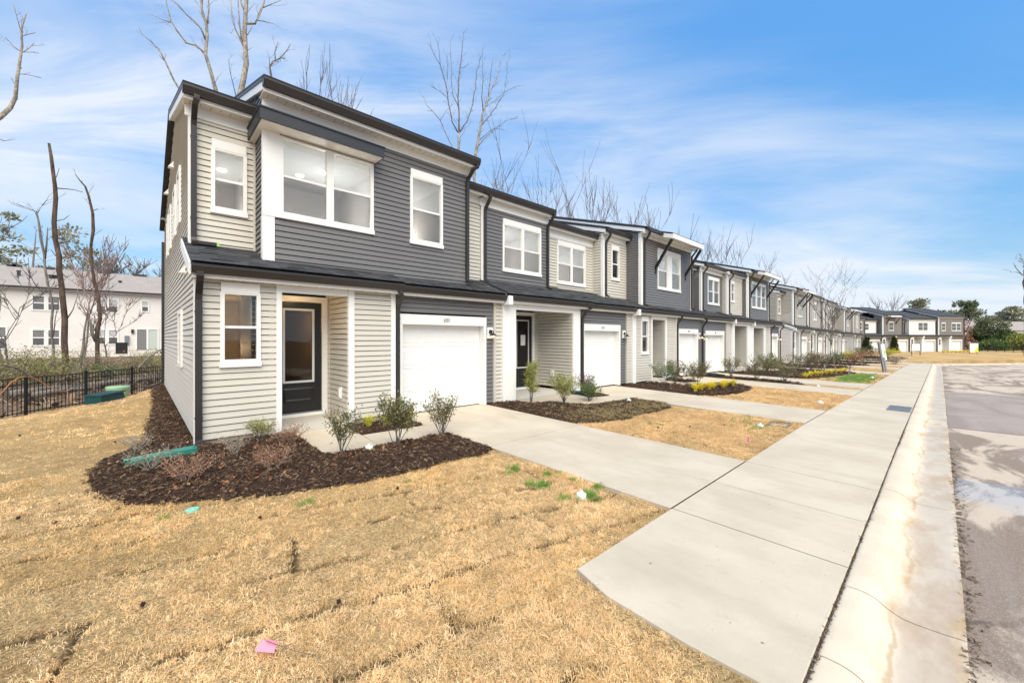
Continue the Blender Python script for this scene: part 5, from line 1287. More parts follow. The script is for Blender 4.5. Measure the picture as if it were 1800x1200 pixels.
# ------------------------------------------------------------------ scattering with geometry nodes (stuff only)
def scatter(name, pts, scl, rot, kidx, protos, label=None, cat=None, tone=None):
    pts = np.asarray(pts, np.float32)
    me = bpy.data.meshes.new(name); me.vertices.add(len(pts)); me.vertices.foreach_set('co', pts.ravel())
    a = me.attributes.new('sc', 'FLOAT', 'POINT'); a.data.foreach_set('value', np.asarray(scl, np.float32))
    a = me.attributes.new('rt', 'FLOAT_VECTOR', 'POINT'); a.data.foreach_set('vector', np.asarray(rot, np.float32).ravel())
    a = me.attributes.new('kk', 'INT', 'POINT'); a.data.foreach_set('value', np.asarray(kidx, np.int32))
    if tone is not None:
        a = me.attributes.new('tone', 'FLOAT_VECTOR', 'POINT'); a.data.foreach_set('vector', np.asarray(tone, np.float32).ravel())
    o = bpy.data.objects.new(name, me); COL.objects.link(o); o['kind'] = 'stuff'
    if label: o['label'] = label; o['category'] = cat
    ng = bpy.data.node_groups.new(name, 'GeometryNodeTree')
    ng.interface.new_socket('Geometry', in_out='INPUT', socket_type='NodeSocketGeometry')
    ng.interface.new_socket('Geometry', in_out='OUTPUT', socket_type='NodeSocketGeometry')
    gi = ng.nodes.new('NodeGroupInput'); go = ng.nodes.new('NodeGroupOutput')
    jn = ng.nodes.new('GeometryNodeJoinGeometry'); ng.links.new(jn.outputs[0], go.inputs[0])
    def na(nm, t):
        n = ng.nodes.new('GeometryNodeInputNamedAttribute'); n.data_type = t; n.inputs['Name'].default_value = nm
        return n.outputs['Attribute']
    sc, rt, kk = na('sc', 'FLOAT'), na('rt', 'FLOAT_VECTOR'), na('kk', 'INT')
    for i, p in enumerate(protos):
        oi = ng.nodes.new('GeometryNodeObjectInfo'); oi.inputs['Object'].default_value = p; oi.inputs['As Instance'].default_value = True
        ip = ng.nodes.new('GeometryNodeInstanceOnPoints')
        cmpn = ng.nodes.new('FunctionNodeCompare'); cmpn.data_type = 'INT'; cmpn.operation = 'EQUAL'
        ng.links.new(kk, cmpn.inputs[2]); cmpn.inputs[3].default_value = i
        ng.links.new(gi.outputs[0], ip.inputs['Points']); ng.links.new(cmpn.outputs[0], ip.inputs['Selection'])
        ng.links.new(oi.outputs['Geometry'], ip.inputs['Instance']); ng.links.new(rt, ip.inputs['Rotation']); ng.links.new(sc, ip.inputs['Scale'])
        ng.links.new(ip.outputs[0], jn.inputs[0])
    md = o.modifiers.new('scatter', 'NODES'); md.node_group = ng
    return o
def proto(name, verts, faces, m):
    me = bpy.data.meshes.new(name); me.from_pydata(verts, [], faces); me.materials.append(m); me.update()
    return bpy.data.objects.new(name, me)     # source shape only, lives in the node trees
rg = np.random.RandomState(3)
def blade_clump(seed, n, rad, hmin, hmax, wid, lean):
    r = random.Random(seed); V = []; F = []
    for i in range(n):
        a = r.uniform(0, 6.283); d = rad*math.sqrt(r.random()); x, y = d*math.cos(a), d*math.sin(a)
        h = r.uniform(hmin, hmax); la = r.uniform(0, 6.283); l = r.uniform(0.2, 1)*lean*h; w = wid*r.uniform(0.7, 1.3)
        px, py = -math.sin(la)*w, math.cos(la)*w; b = len(V)
        mx, my = x+math.cos(la)*l*0.35, y+math.sin(la)*l*0.35; tx, ty = x+math.cos(la)*l, y+math.sin(la)*l
        V += [(x-px, y-py, -0.01), (x+px, y+py, -0.01), (mx+px*.8, my+py*.8, h*0.62), (mx-px*.8, my-py*.8, h*0.62), (tx, ty, h*(1-0.25*l/h))]
        F += [(b, b+1, b+2, b+3), (b+3, b+2, b+4)]
    return V, F
straw = obj_random_mat('turf_blades', [(0.38,0.245,0.11),(0.72,0.495,0.245),(0.85,0.65,0.39),(0.76,0.545,0.28),(0.56,0.38,0.175)], 0.8, 0.15, trans=0.22, tone=True)
gp_ = [proto('turf_tuft', *blade_clump(10+i, 22, 0.045, 0.008, 0.022, 0.0013, 2.9), straw) for i in range(3)]
# points
def lawn_points(n, x0, x1, y0, y1, dens0, dref, pw, seed):
    r = np.random.RandomState(seed)
    x = r.uniform(x0, x1, n); y = r.uniform(y0, y1, n)
    d = np.hypot(np.hypot(x, y), 1.8)
    p = np.minimum(1.0, (dref/d)**pw)
    k = r.rand(n) < p
    return x[k], y[k], d[k]
PX, PY, PD = [], [], []
for (n, x0, x1, y0, y1, dref, pw, sd) in ((150000, -6, 4.45, 0.42, 8, 3.6, 1.5, 1), (30000, -14, 1.0, 6, 24, 8.0, 1.2, 2), (26000, 6.85, 11, 2.0, 6, 8.5, 1.2, 3), (15000, 13.4, 18.4, 2.0, 6, 15, 1.2, 4), (5000, 20.6, 33.3, 2.0, 6, 22, 1.0, 5), (9000, 35, 75, 2.0, 6, 45, 1, 6)):
    x, y, d = lawn_points(n, x0, x1, y0, y1, 1, dref, pw, sd); PX.append(x); PY.append(y); PD.append(d)
PX = np.concatenate(PX); PY = np.concatenate(PY); PD = np.concatenate(PD)
ok = ~paved(PX, PY) & ~in_house(PX, PY) & (fence_d(PX, PY) > 0.1) & ~((PX > SX0-0.06) & (PY < 2.068))
for nm, poly in BEDS:
    ins = in_poly(PX, PY, poly); dd = poly_dist(PX, PY, poly); ok &= ~(ins & (dd > 0.03*rg.rand(len(PX))))
PX, PY, PD = PX[ok], PY[ok], PD[ok]
sm = np.array([sod_seam(x, y) if (x < 12 and y < 7.4 and d < 12) else 0.0 for x, y, d in zip(PX, PY, PD)])
thin = np.array([nz(x, y, 0.8, 4.0) for x, y in zip(PX, PY)])
ok = (sm < 0.22 + 0.22*rg.rand(len(PX))) & (rg.rand(len(PX)) < 0.86 + 0.5*thin)
PX, PY, PD, thin = PX[ok], PY[ok], PD[ok], thin[ok]
PZ = H(PX, PY) - 0.030 + np.array([lawn_bump(x, y) if (x > -9 and x < 22 and y < 12) else 0 for x, y in zip(PX, PY)])
SCL = rg.uniform(0.75, 1.3, len(PX))*(1+0.05*np.clip(PD-4, 0, 20))*(1+0.35*thin)
rt_n = np.array([roll_tone(x, y) if x < 5.4 else .5 for x, y in zip(PX, PY)]); br_n = np.array([nz(x, y, 1.6, 6.0)+.6*nz(x, y, 5.0, 2.0) for x, y in zip(PX, PY)])
TV = (1.12+0.28*rt_n+0.24*br_n)*np.where(PX > 5.4, 0.88, 1.0); TONE = np.stack([TV, TV*(0.97+0.05*rt_n), TV*(0.88+0.22*rt_n)], 1)
ROT = np.stack([rg.normal(0, 0.22, len(PX)), rg.normal(0, 0.22, len(PX)), rg.uniform(0, 6.28, len(PX))], 1)
scatter('turf_grass', np.stack([PX, PY, PZ], 1), SCL, ROT, rg.randint(0, 3, len(PX)), gp_, tone=TONE)
# fresh green tufts
green = obj_random_mat('green_blades', [(0.17,0.33,0.06),(0.27,0.44,0.10),(0.14,0.27,0.06)], 0.6, 0.2, trans=0.3)
gg = [proto('green_tuft', *blade_clump(40+i, 22, 0.05, 0.03, 0.075, 0.0022, 0.9), green) for i in range(2)]
spots = [(4.0,2.92,0.13,34),(3.83,3.52,0.12,14),(3.72,3.66,0.10,7),(3.98,4.22,0.12,12),(3.80,4.12,0.12,7),(4.15,3.72,0.08,8),(4.25,3.35,0.07,9),(3.70,3.05,0.10,7),(1.40,4.95,0.06,6),(0.2,5.5,0.05,2),(2.6,4.75,0.05,2),(4.3,3.0,0.06,6),(4.33,3.6,0.07,7),
         (10.2,3.0,0.5,40),(9.6,2.6,0.35,20),(8.3,4.2,0.4,14)]
gx_, gy_ = [], []
for x, y, r, n in spots:
    for i in range(n):
        a = rg.uniform(0, 6.28); q = r*abs(rg.normal(0, 0.6)); gx_.append(x+q*math.cos(a)); gy_.append(y+q*math.sin(a))
for i in range(900):
    x, y = rg.normal(27.5, 2.2), rg.normal(3.0, 0.35)
    if 24.4 < x < 33 and 2.1 < y < 4.0: gx_.append(x); gy_.append(y)
gx_, gy_ = np.array(gx_), np.array(gy_); far_ = np.clip(np.hypot(gx_, gy_)/8, 1, 4)
scatter('green_grass', np.stack([gx_, gy_, H(gx_, gy_)-0.025+0.02*(gx_ > 20)*0], 1), rg.uniform(0.6, 1.25, len(gx_))*np.where(far_ > 2, 1.5, 1.0), np.stack([rg.normal(0,.2,len(gx_)), rg.normal(0,.2,len(gx_)), rg.uniform(0,6.28,len(gx_))], 1), rg.randint(0, 2, len(gx_)), gg)
# mulch chips
chipm = obj_random_mat('mulch_chips', [(0.022,0.016,0.012),(0.055,0.036,0.025),(0.11,0.066,0.045),(0.042,0.028,0.021),(0.19,0.12,0.08),(0.036,0.025,0.018),(0.34,0.24,0.16)], 0.95, 0.1)
def chip(seed):
    r = random.Random(seed); V = []; F = []
    for i in range(5):
        L, w, t = r.uniform(0.02, 0.055), r.uniform(0.003, 0.009), r.uniform(0.002, 0.005); a = r.uniform(0, 6.28); tl = r.uniform(-0.5, 0.5)
        cx_, cy_, cz_ = r.uniform(-.035, .035), r.uniform(-.035, .035), r.uniform(0.0, 0.02); b = len(V)
        for sx, sy, sz in ((-1,-1,0),(1,-.6,0),(1,.6,0),(-1,1,0),(-.9,0,1),(.95,0,1)):
            lx, ly, lz = sx*L/2, sy*w, sz*t*2
            lz += lx*tl; V.append((cx_+lx*math.cos(a)-ly*math.sin(a), cy_+lx*math.sin(a)+ly*math.cos(a), cz_+lz))
        F += [(b,b+1,b+5,b+4),(b+2,b+3,b+4,b+5),(b+3,b,b+4),(b+1,b+2,b+5)]
    return V, F
cp_ = [proto('bark_chip', *chip(60+i), chipm) for i in range(4)]
MX, MY, MZ = [], [], []
for o, poly, X, Y, Z, k in bed_objs:
    x0, x1, y0, y1 = X.min(), X.max(), Y.min(), Y.max()
    dm = math.hypot(max(x0, 0), y0)
    dens = 1500 if x0 < 3 else (500 if x0 < 12 else (120 if x0 < 22 else 25))
    n = int((x1-x0)*(y1-y0)*dens); n = min(n, 52000)
    x = rg.uniform(x0, x1, n); y = rg.uniform(y0, y1, n)
    ins = in_poly(x, y, poly); dd = poly_dist(x, y, poly)
    k_ = (ins | (dd < 0.10*rg.rand(n)**2)) & ~paved(x, y)
    x, y = x[k_], y[k_]
    st = X[1,0]-X[0,0]
    i = np.clip(np.round((x-X[0,0])/st).astype(int), 0, X.shape[0]-1); j = np.clip(np.round((y-Y[0,0])/st).astype(int), 0, X.shape[1]-1)
    MX.append(x); MY.append(y); MZ.append(np.maximum(Z[i, j], H(x, y)-0.02))
MX, MY, MZ = map(np.concatenate, (MX, MY, MZ))
far_ = np.clip(np.hypot(MX, MY)/11, 1, 3)
scatter('bark_chips', np.stack([MX, MY, MZ], 1), rg.uniform(0.4, 1.0, len(MX))*far_, np.stack([rg.normal(0,.35,len(MX)), rg.normal(0,.35,len(MX)), rg.uniform(0,6.28,len(MX))], 1), rg.randint(0, 4, len(MX)), cp_)
# crumbs of soil and grit along the asphalt edge and in the kerb joint
n = 700; cxg = np.concatenate([2.0+9*rg.rand(n)**1.6, 2.0+10*rg.rand(600)**1.3]); cyg = np.concatenate([-0.135+rg.normal(0, .014, n)-0.10*rg.rand(n)**5, 0.512+rg.normal(0, .010, 600)])
czg = np.concatenate([np.full(n, -0.236), np.full(600, -0.150)])+drop_at(cxg)
crm = obj_random_mat('grit_crumbs', [(0.10,0.065,0.045),(0.22,0.16,0.11),(0.05,0.035,0.028),(0.34,0.27,0.20)], 0.95, 0.1)
cq = [proto('crumb', *chip(90+i), crm) for i in range(2)]
scatter('grit', np.stack([cxg, cyg, czg], 1), rg.uniform(0.15, 0.5, len(cxg)), np.stack([rg.normal(0,.4,len(cxg)), rg.normal(0,.4,len(cxg)), rg.uniform(0,6.28,len(cxg))], 1), rg.randint(0, 2, len(cxg)), cq)
# pale thatch strands thrown over the second bed, and fallen leaves
strm = obj_random_mat('straw_strands', [(0.34,0.27,0.13),(0.45,0.37,0.2),(0.25,0.22,0.09),(0.30,0.19,0.10)], 0.9, 0.1)
sp_ = [proto('straw', *blade_clump(80+i, 7, 0.05, 0.01, 0.03, 0.0022, 3.2), strm) for i in range(2)]
n = 1500; x = rg.uniform(7.0, 10.9, n); y = 4.95+np.abs(rg.normal(0, 0.75, n)); k_ = in_poly(x, y, BEDS[2][1]); x, y = x[k_], y[k_]
x2 = rg.uniform(24.4, 32, 300); y2 = rg.uniform(3.9, 6, 300); x = np.concatenate([x, x2]); y = np.concatenate([y, y2])
z = np.array([bed_z(a, b) for a, b in zip(x, y)])+0.012
scatter('straw_litter', np.stack([x, y, z], 1), rg.uniform(0.7, 1.6, len(x)), np.stack([rg.normal(0,.3,len(x)), rg.normal(0,.3,len(x)), rg.uniform(0,6.28,len(x))], 1), rg.randint(0, 2, len(x)), sp_)
leafm = obj_random_mat('fallen_leaf', [(0.20,0.075,0.035),(0.30,0.13,0.06),(0.13,0.06,0.035),(0.36,0.20,0.10)], 0.8, 0.15)
def leafshape(s): return [(-s,0,0.004),(-.3*s,-.45*s,0.012),(.5*s,-.4*s,0.004),(s,0,0.016),(.5*s,.4*s,0.006),(-.3*s,.45*s,0.0)], [(0,1,5),(1,2,4,5),(2,3,4)]
lp_ = [proto('leaf', *leafshape(0.024), leafm), proto('leaf', *leafshape(0.032), leafm)]
lx_, ly_ = [], []
for cx0, cy0, r, n in ((2.3,6.2,.22,30),(3.15,6.1,.25,46),(4.2,6.3,.2,20),(0.5,6.3,.3,60),(1.3,6.0,.3,46),(1.9,7.6,.4,50),(1.0,7.4,.4,30),(-0.3,6.5,.4,16),(1.2,5.5,.9,12),(2.5,5.6,.8,14)):
    lx_ += list(rg.normal(cx0, r, n)); ly_ += list(rg.normal(cy0, r, n))
lx_, ly_ = np.array(lx_), np.array(ly_); k_ = ~paved(lx_, ly_) & ~in_house(lx_, ly_); lx_, ly_ = lx_[k_], ly_[k_]
lz_ = np.array([bed_z(a, b) for a, b in zip(lx_, ly_)])+0.018
scatter('leaf_litter', np.stack([lx_, ly_, lz_], 1), rg.uniform(0.6, 1.3, len(lx_)), np.stack([rg.normal(0,.5,len(lx_)), rg.normal(0,.5,len(lx_)), rg.uniform(0,6.28,len(lx_))], 1), rg.randint(0, 2, len(lx_)), lp_)
# woodland leaf litter beyond the fence
n = 5000; wx = rg.uniform(-22, 8, n); wy = rg.uniform(18, 46, n); k_ = (fence_d(wx, wy) < -0.2); wx, wy = wx[k_], wy[k_]
wlm = obj_random_mat('wood_leaf', [(0.22,0.14,0.09),(0.34,0.25,0.16),(0.15,0.09,0.06),(0.42,0.33,0.23)], 0.9, 0.1)
wl_ = [proto('wood_leaf', *leafshape(0.10), wlm), proto('wood_leaf', *leafshape(0.15), wlm)]
scatter('woodland_litter', np.stack([wx, wy, H(wx, wy)-0.02], 1), rg.uniform(0.6, 1.6, len(wx)), np.stack([rg.normal(0,.6,len(wx)), rg.normal(0,.6,len(wx)), rg.uniform(0,6.28,len(wx))], 1), rg.randint(0, 2, len(wx)), wl_)

# ------------------------------------------------------------------ plants
LEAF = {
 'olive': obj_random_mat('leaf_olive', [(0.085,0.115,0.040),(0.15,0.17,0.065),(0.24,0.22,0.09),(0.15,0.12,0.06),(0.33,0.28,0.12)], 0.5, 0.35, True, 0.15),
 'green': obj_random_mat('leaf_green', [(0.06,0.115,0.032),(0.105,0.165,0.048),(0.17,0.22,0.075)], 0.5, 0.35, True, 0.15),
 'lime': obj_random_mat('leaf_lime', [(0.25,0.29,0.06),(0.40,0.40,0.10),(0.17,0.22,0.05),(0.50,0.44,0.15)], 0.55, 0.3, True, 0.2),
 'purple': obj_random_mat('leaf_purple', [(0.075,0.035,0.035),(0.12,0.055,0.05),(0.05,0.035,0.03)], 0.5, 0.3, True, 0.1),
 'brown': obj_random_mat('leaf_brown', [(0.34,0.16,0.08),(0.47,0.26,0.14),(0.24,0.115,0.06),(0.50,0.34,0.21)], 0.8, 0.15, True, 0.15),
 'yellow': obj_random_mat('leaf_yellow', [(0.78,0.62,0.03),(0.88,0.72,0.07),(0.58,0.52,0.05)], 0.55, 0.25, True, 0.2),
 'yelgreen': obj_random_mat('leaf_yelgreen', [(0.55,0.54,0.05),(0.72,0.66,0.10),(0.36,0.42,0.05)], 0.55, 0.25, True, 0.2),
 'bronze': obj_random_mat('leaf_bronze', [(0.13,0.115,0.05),(0.21,0.17,0.08),(0.10,0.11,0.045),(0.29,0.19,0.09)], 0.5, 0.3, True, 0.12),
 'straw': obj_random_mat('leaf_straw', [(0.42,0.33,0.22),(0.52,0.43,0.31),(0.30,0.22,0.14)], 0.9, 0.1, True, 0.1),
 'conif': obj_random_mat('leaf_conifer', [(0.035,0.050,0.018),(0.065,0.075,0.028),(0.10,0.085,0.035)], 0.7, 0.2, True, 0.05),
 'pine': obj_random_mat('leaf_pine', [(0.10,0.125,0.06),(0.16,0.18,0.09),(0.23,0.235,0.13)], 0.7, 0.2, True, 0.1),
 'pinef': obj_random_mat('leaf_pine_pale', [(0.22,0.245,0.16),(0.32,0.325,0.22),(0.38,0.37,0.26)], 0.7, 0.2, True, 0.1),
 'redbrown': obj_random_mat('leaf_redbrown', [(0.22,0.095,0.06),(0.32,0.16,0.105),(0.16,0.08,0.055)], 0.8, 0.15, True, 0.1),
 'brush': obj_random_mat('leaf_brush', [(0.20,0.20,0.07),(0.34,0.32,0.12),(0.44,0.38,0.18),(0.27,0.20,0.10)], 0.7, 0.2, True, 0.15),
}
def leaves_np(centers, dirs, size, rs_, aspect=0.42, fold=0.15):
    """folded leaf (two quads-as-tris) at each centre, pointing along dirs with scatter"""
    n = len(centers); c = np.asarray(centers, float); d = np.asarray(dirs, float)
    d = d/(np.linalg.norm(d, axis=1, keepdims=True)+1e-9)
    r = rs_.normal(0, 1, (n, 3)); s = np.cross(d, r); s /= (np.linalg.norm(s, axis=1, keepdims=True)+1e-9); up = np.cross(s, d)
    L = size*rs_.uniform(0.65, 1.3, (n, 1)); W = L*aspect
    p0 = c; p1 = c + d*L*0.5 + s*W*0.5 + up*L*fold*0.5; p2 = c + d*L; p3 = c + d*L*0.5 - s*W*0.5 + up*L*fold*0.5
    V = np.stack([p0, p1, p2, p3], 1).reshape(-1, 3); F = np.arange(n*4).reshape(n, 4)
    return V, F
def shrub(name, label, cat, x, y, h, w, seed, leaf='olive', lsize=0.035, nleaf=420, nstem=7, bare=0.35, stem_m='twig', group=None, z=None, shape='round', sr=0.007, asp=0.42):
    r = np.random.RandomState(seed); z0 = bed_z(x, y)-0.02 if z is None else z
    root = empty(name, (x, y, z0)); tag(root, label, cat, group)
    st = MB(); C, D = [], []
    tips = []
    for i in range(nstem):
        a = 6.283*i/nstem + r.normal(0, .3); rr = w/2*r.uniform(0.35, 1.0)*(0.6 if shape == 'upright' else 1); hh = h*r.uniform(0.72, 1.0)*(1-0.25*(rr/(w/2))**2 if shape == 'round' else 1)
        p0 = Vector((r.normal(0, .02), r.normal(0, .02), 0)); p3 = Vector((rr*math.cos(a), rr*math.sin(a), hh))
        p1 = p0.lerp(p3, 0.35)+Vector((r.normal(0, .03)*w, r.normal(0, .03)*w, h*0.06)); p2 = p0.lerp(p3, 0.7)+Vector((r.normal(0, .04)*w, r.normal(0, .04)*w, h*0.04))
        pts = [p0, p1, p2, p3]; st.tube(pts, [sr, sr*.8, sr*.6, sr*.3], 5)
        for b in range(5):
            t = r.uniform(max(0.25, bare-0.1), 0.95); q = p1.lerp(p2, (t-.35)/.35) if t < .7 else p2.lerp(p3, (t-.7)/.3)
            if t < .35: q = p0.lerp(p1, t/.35)
            aa = r.uniform(0, 6.283); ln = w*r.uniform(0.12, 0.30)*(1.15-t*0.5); e = q+Vector((math.cos(aa)*ln, math.sin(aa)*ln, ln*r.uniform(0.5, 1.6)))
            e.z = min(e.z, h*1.02)
            st.tube([q, q.lerp(e, .5)+Vector((0, 0, ln*.1)), e], [sr*.5, sr*.4, sr*.22], 4); tips.append((q, e))
        tips.append((p2, p3)); tips.append((p1, p2))
    sob = st.build('stems', M[stem_m], root)
    per = max(1, int(nleaf*2.6)//len(tips))
    for q, e in tips:
        dr = (e-q)
        for k in range(per):
            t = r.uniform(0.15, 1.05); c = q.lerp(e, t)
            if c.z < bare*h*r.uniform(0.6, 1.0): continue
            c = c+Vector(r.normal(0, lsize*0.9, 3))
            C.append(c[:]); v = dr.normalized()*0.6+Vector(r.normal(0, .6, 3)); D.append((v+Vector((0, 0, .15)))[:])
    if C:
        V, F = leaves_np(np.array(C), np.array(D), lsize, r, asp); np_mesh('foliage', V, F, LEAF[leaf], root, 'stuff')
    return root
def grass_clump(name, label, cat, x, y, h, w, seed, leaf, n=70, group=None, z=None, droop=0.8, wid=0.004):
    r = np.random.RandomState(seed); z0 = bed_z(x, y)-0.01 if z is None else z; mb = MB()
    for i in range(n):
        a = r.uniform(0, 6.283); L = h*r.uniform(0.6, 1.1); sp = w/2*r.uniform(0.2, 1.0); bx, by = r.normal(0, .02), r.normal(0, .02)
        wd = wid*r.uniform(.7, 1.3); px, py = -math.sin(a)*wd, math.cos(a)*wd; pts = []
        for t in (0, .35, .7, 1):
            pts.append((bx+math.cos(a)*sp*t**1.5, by+math.sin(a)*sp*t**1.5, L*(t-droop*0.35*t*t*sp/(w/2))))
        b = len(mb.v)
        for k, (qx, qy, qz) in enumerate(pts[:3]): f = 1-.2*k; mb.v += [(qx-px*f, qy-py*f, qz), (qx+px*f, qy+py*f, qz)]
        mb.v.append(pts[3]); mb.f += [[b,b+1,b+3,b+2],[b+2,b+3,b+5,b+4],[b+4,b+5,b+6]]; mb.m += [0,0,0]
    o = mb.build(name, LEAF[leaf], None, None, False, (x, y, z0)); return tag(o, label, cat, group)

g1 = 'leafy shrubs by the first entry path'
shrub('shrub', 'leggy olive leaved shrub in front of the black front door', 'shrub', 2.28, 6.30, 0.80, 0.66, 1, 'olive', 0.044, 420, 10, 0.32, group=g1)
shrub('shrub', 'fullest olive shrub with bare lower stems, middle of the three by the path', 'shrub', 3.14, 6.16, 0.92, 0.72, 2, 'olive', 0.048, 900, 12, 0.42, group=g1)
shrub('shrub', 'rounded fine stemmed shrub standing before the nearest garage door', 'shrub', 4.10, 6.28, 0.86, 0.72, 3, 'olive', 0.042, 600, 12, 0.30, group=g1)
shrub('shrub', 'small green bush against the siding under the ground floor window', 'shrub', 1.52, 8.02, 0.42, 0.46, 4, 'lime', 0.028, 420, 8, 0.12)
for i, (lb, x, y, h, w, lf, nl) in enumerate((
    ('rusty leaved dry shrub low in the mulch before the downspout', 0.42, 6.35, 0.42, 0.62, 'brown', 300), ('rusty dry shrub in the mulch below the small green bush', 1.32, 6.15, 0.40, 0.60, 'brown', 300),
    ('tawny dry shrub near the wall under the window corner', 1.05, 7.3, 0.42, 0.52, 'straw', 160), ('broad brown dry shrub beside the pale entry path', 1.86, 7.45, 0.42, 0.66, 'brown', 320),
    ('straw coloured dead plant in front of the green splash block', 0.10, 7.2, 0.36, 0.62, 'straw', 120), ('grey dead twiggy plant at the lawn edge left of the splash block', -0.05, 8.4, 0.34, 0.6, 'straw', 90))):
    shrub('dry_shrub', lb, 'shrub', x, y, h*.82, w*1.08, 20+i, lf, 0.027, int(nl*.95), 12, 0.02, 'twig_red' if lf == 'brown' else 'bark_pale', 'dormant shrubs in the first bed', sr=0.0045)
for i, (lb, x, y) in enumerate((('yellow green sedge tuft between path and house, left one', 3.35, 7.78), ('yellow sedge tuft behind the fullest olive shrub', 3.72, 7.75), ('yellow sedge tuft nearest the garage door frame', 4.18, 7.72))):
    grass_clump('sedge', lb, 'sedge', x, y, 0.32, 0.52, 30+i, 'yelgreen', 150, 'sedge tufts in the entry pocket bed')
# bed of the second house
shrub('conifer_shrub', 'tall feathery shrub with yellow tips before the white porch column', 'shrub', 7.95, 7.75, 1.25, 0.66, 41, 'lime', 0.042, 1500, 10, 0.02, shape='upright', asp=0.3)
shrub('shrub', 'spreading lime green shrub in front of the open porch', 'shrub', 8.5, 7.02, 0.84, 1.05, 42, 'lime', 0.046, 900, 13, 0.06)
shrub('shrub', 'low green shrub under the purple one by the porch post', 'shrub', 9.55, 6.95, 0.55, 0.85, 43, 'green', 0.045, 620, 10, 0.12)
shrub('shrub', 'small purple leaved shrub before the second garage door', 'shrub', 10.2, 7.55, 0.78, 0.55, 44, 'purple', 0.04, 520, 9, 0.25)
for i, (x, y) in enumerate(((10.35, 7.5), (10.65, 7.6))):
    grass_clump('sedge', ('bright yellow sedge tuft beside the purple shrub', 'bright yellow sedge tuft nearest the second garage')[i], 'sedge', x, y, 0.32, 0.5, 50+i, 'yellow', 120, 'sedge tufts by the second garage')
# bed of the third house
shrub('shrub', 'dark open shrub before the narrow window of the third house', 'shrub', 14.95, 7.35, 1.05, 1.0, 61, 'green', 0.05, 520, 10, 0.15)
shrub('shrub', 'bronze shrub right of the narrow window by the third door', 'shrub', 15.7, 7.25, 0.95, 0.85, 62, 'bronze', 0.05, 620, 10, 0.15)
shrub('shrub', 'broad olive shrub before the third garage door', 'shrub', 16.6, 6.75, 1.02, 1.25, 63, 'bronze', 0.05, 1200, 12, 0.12)
for i, x in enumerate((13.95, 14.6, 15.0, 15.55, 16.15, 16.6, 17.05)):
    pos = ('first', 'second', 'third', 'fourth', 'fifth', 'sixth', 'seventh')[i]
    grass_clump('sedge', pos + ' yellow sedge tuft from the left along the third bed', 'sedge', x, 5.72-0.03*i+0.1*(i % 2), 0.36, 0.62, 70+i, 'yellow', 130, 'yellow sedge row in the third bed', wid=0.008)
# further beds
far_sh = [('open dark shrub in the strip before the fourth garage', 21.25, 7.0, 1.15, 1.1, 'bronze', 500, .4), ('olive bush on stems in the strip nearest the sidewalk end', 21.15, 4.75, 1.25, 1.3, 'olive', 900, .3),
 ('bronze bush in the strip between the paired driveways', 21.2, 5.9, 1.15, 1.3, 'bronze', 900, .25), ('dense dark green bush by the fifth porch column', 27.0, 6.9, 1.35, 1.3, 'green', 900, .1),
 ('olive bush left of the dense green one', 25.2, 6.4, 1.1, 1.2, 'olive', 700, .2), ('broad bronze bush before the end of the first block', 30.8, 5.9, 1.3, 2.0, 'bronze', 900, .1),
 ('second bronze bush before the end of the first block', 32.4, 5.8, 1.25, 1.6, 'bronze', 800, .1), ('pale tan bush at the second block corner', 37.0, 6.4, 1.6, 1.7, 'straw', 700, .1),
 ('tan and green bush right of the second block corner', 40.3, 6.2, 1.2, 1.8, 'bronze', 700, .1), ('rounded dark green bush by a driveway of the second block', 45.2, 6.2, 1.5, 1.5, 'green', 800, .05),
 ('rusty broad bush beyond the staked sapling', 46.6, 5.2, 1.3, 2.4, 'brown', 700, .05), ('yellow green bush behind the rusty one', 52.5, 6.4, 1.4, 2.2, 'yelgreen', 700, .05),
 ('reddish bush farther along the second block', 60.5, 6.5, 1.5, 2.0, 'redbrown', 600, .05), ('orange brown low bush near the second block end', 66.5, 6.0, 1.3, 3.0, 'brown', 700, .05),
 ('bright yellow green bush near the second block end', 69.5, 4.6, 1.7, 3.2, 'yelgreen', 900, .05), ('dark green low hedge at the second block end', 70.5, 7.0, 1.6, 4.0, 'green', 900, .05),
 ('tan bush right of the bright one', 74.5, 5.0, 1.5, 2.2, 'bronze', 600, .05), ('pale bush beside the leaning sign post', 52.0, 2.9, 0.9, 2.0, 'straw', 600, .05)]
for i, (lb, x, y, h, w, lf, nl, br) in enumerate(far_sh):
    shrub('shrub', lb, 'shrub', x, y, h*(.95 if x < 35 else .72), w*(1 if x < 35 else .8), 100+i, lf, 0.075 if x < 35 else 0.11, int(nl*.42), 9, br, group='shrubs along the far beds', sr=0.012)
for i in range(9):
    x = 25.2+i*0.85; y = 4.75-0.09*i
    grass_clump('sedge', ('first', 'second', 'third', 'fourth', 'fifth', 'sixth', 'seventh', 'eighth', 'ninth')[i] + ' yellow sedge tuft from the left behind the green turf patch', 'sedge', x, y, 0.36, 0.7, 130+i, 'yellow', 50, 'yellow sedge row by the sapling', wid=0.014)
for i in range(6):
    p = FAR0+FE*(3.4+i*0.55)+Vector((-0.56, -0.83))*3.0
    grass_clump('sedge', 'yellow sedge clump before the far block, left drift', 'sedge', p.x, p.y, 0.6, 1.4, 150+i, 'yellow', 60, 'yellow sedge before the far block left', z=-0.84, wid=0.03)
for i in range(8):
    p = FAR0+FE*(15.5+i*0.9)+Vector((-0.56, -0.83))*3.0
    grass_clump('sedge', 'yellow sedge clump before the far block, right drift', 'sedge', p.x, p.y, 0.6, 1.6, 160+i, 'yellow', 60, 'yellow sedge before the far block right', z=-0.84, wid=0.03)
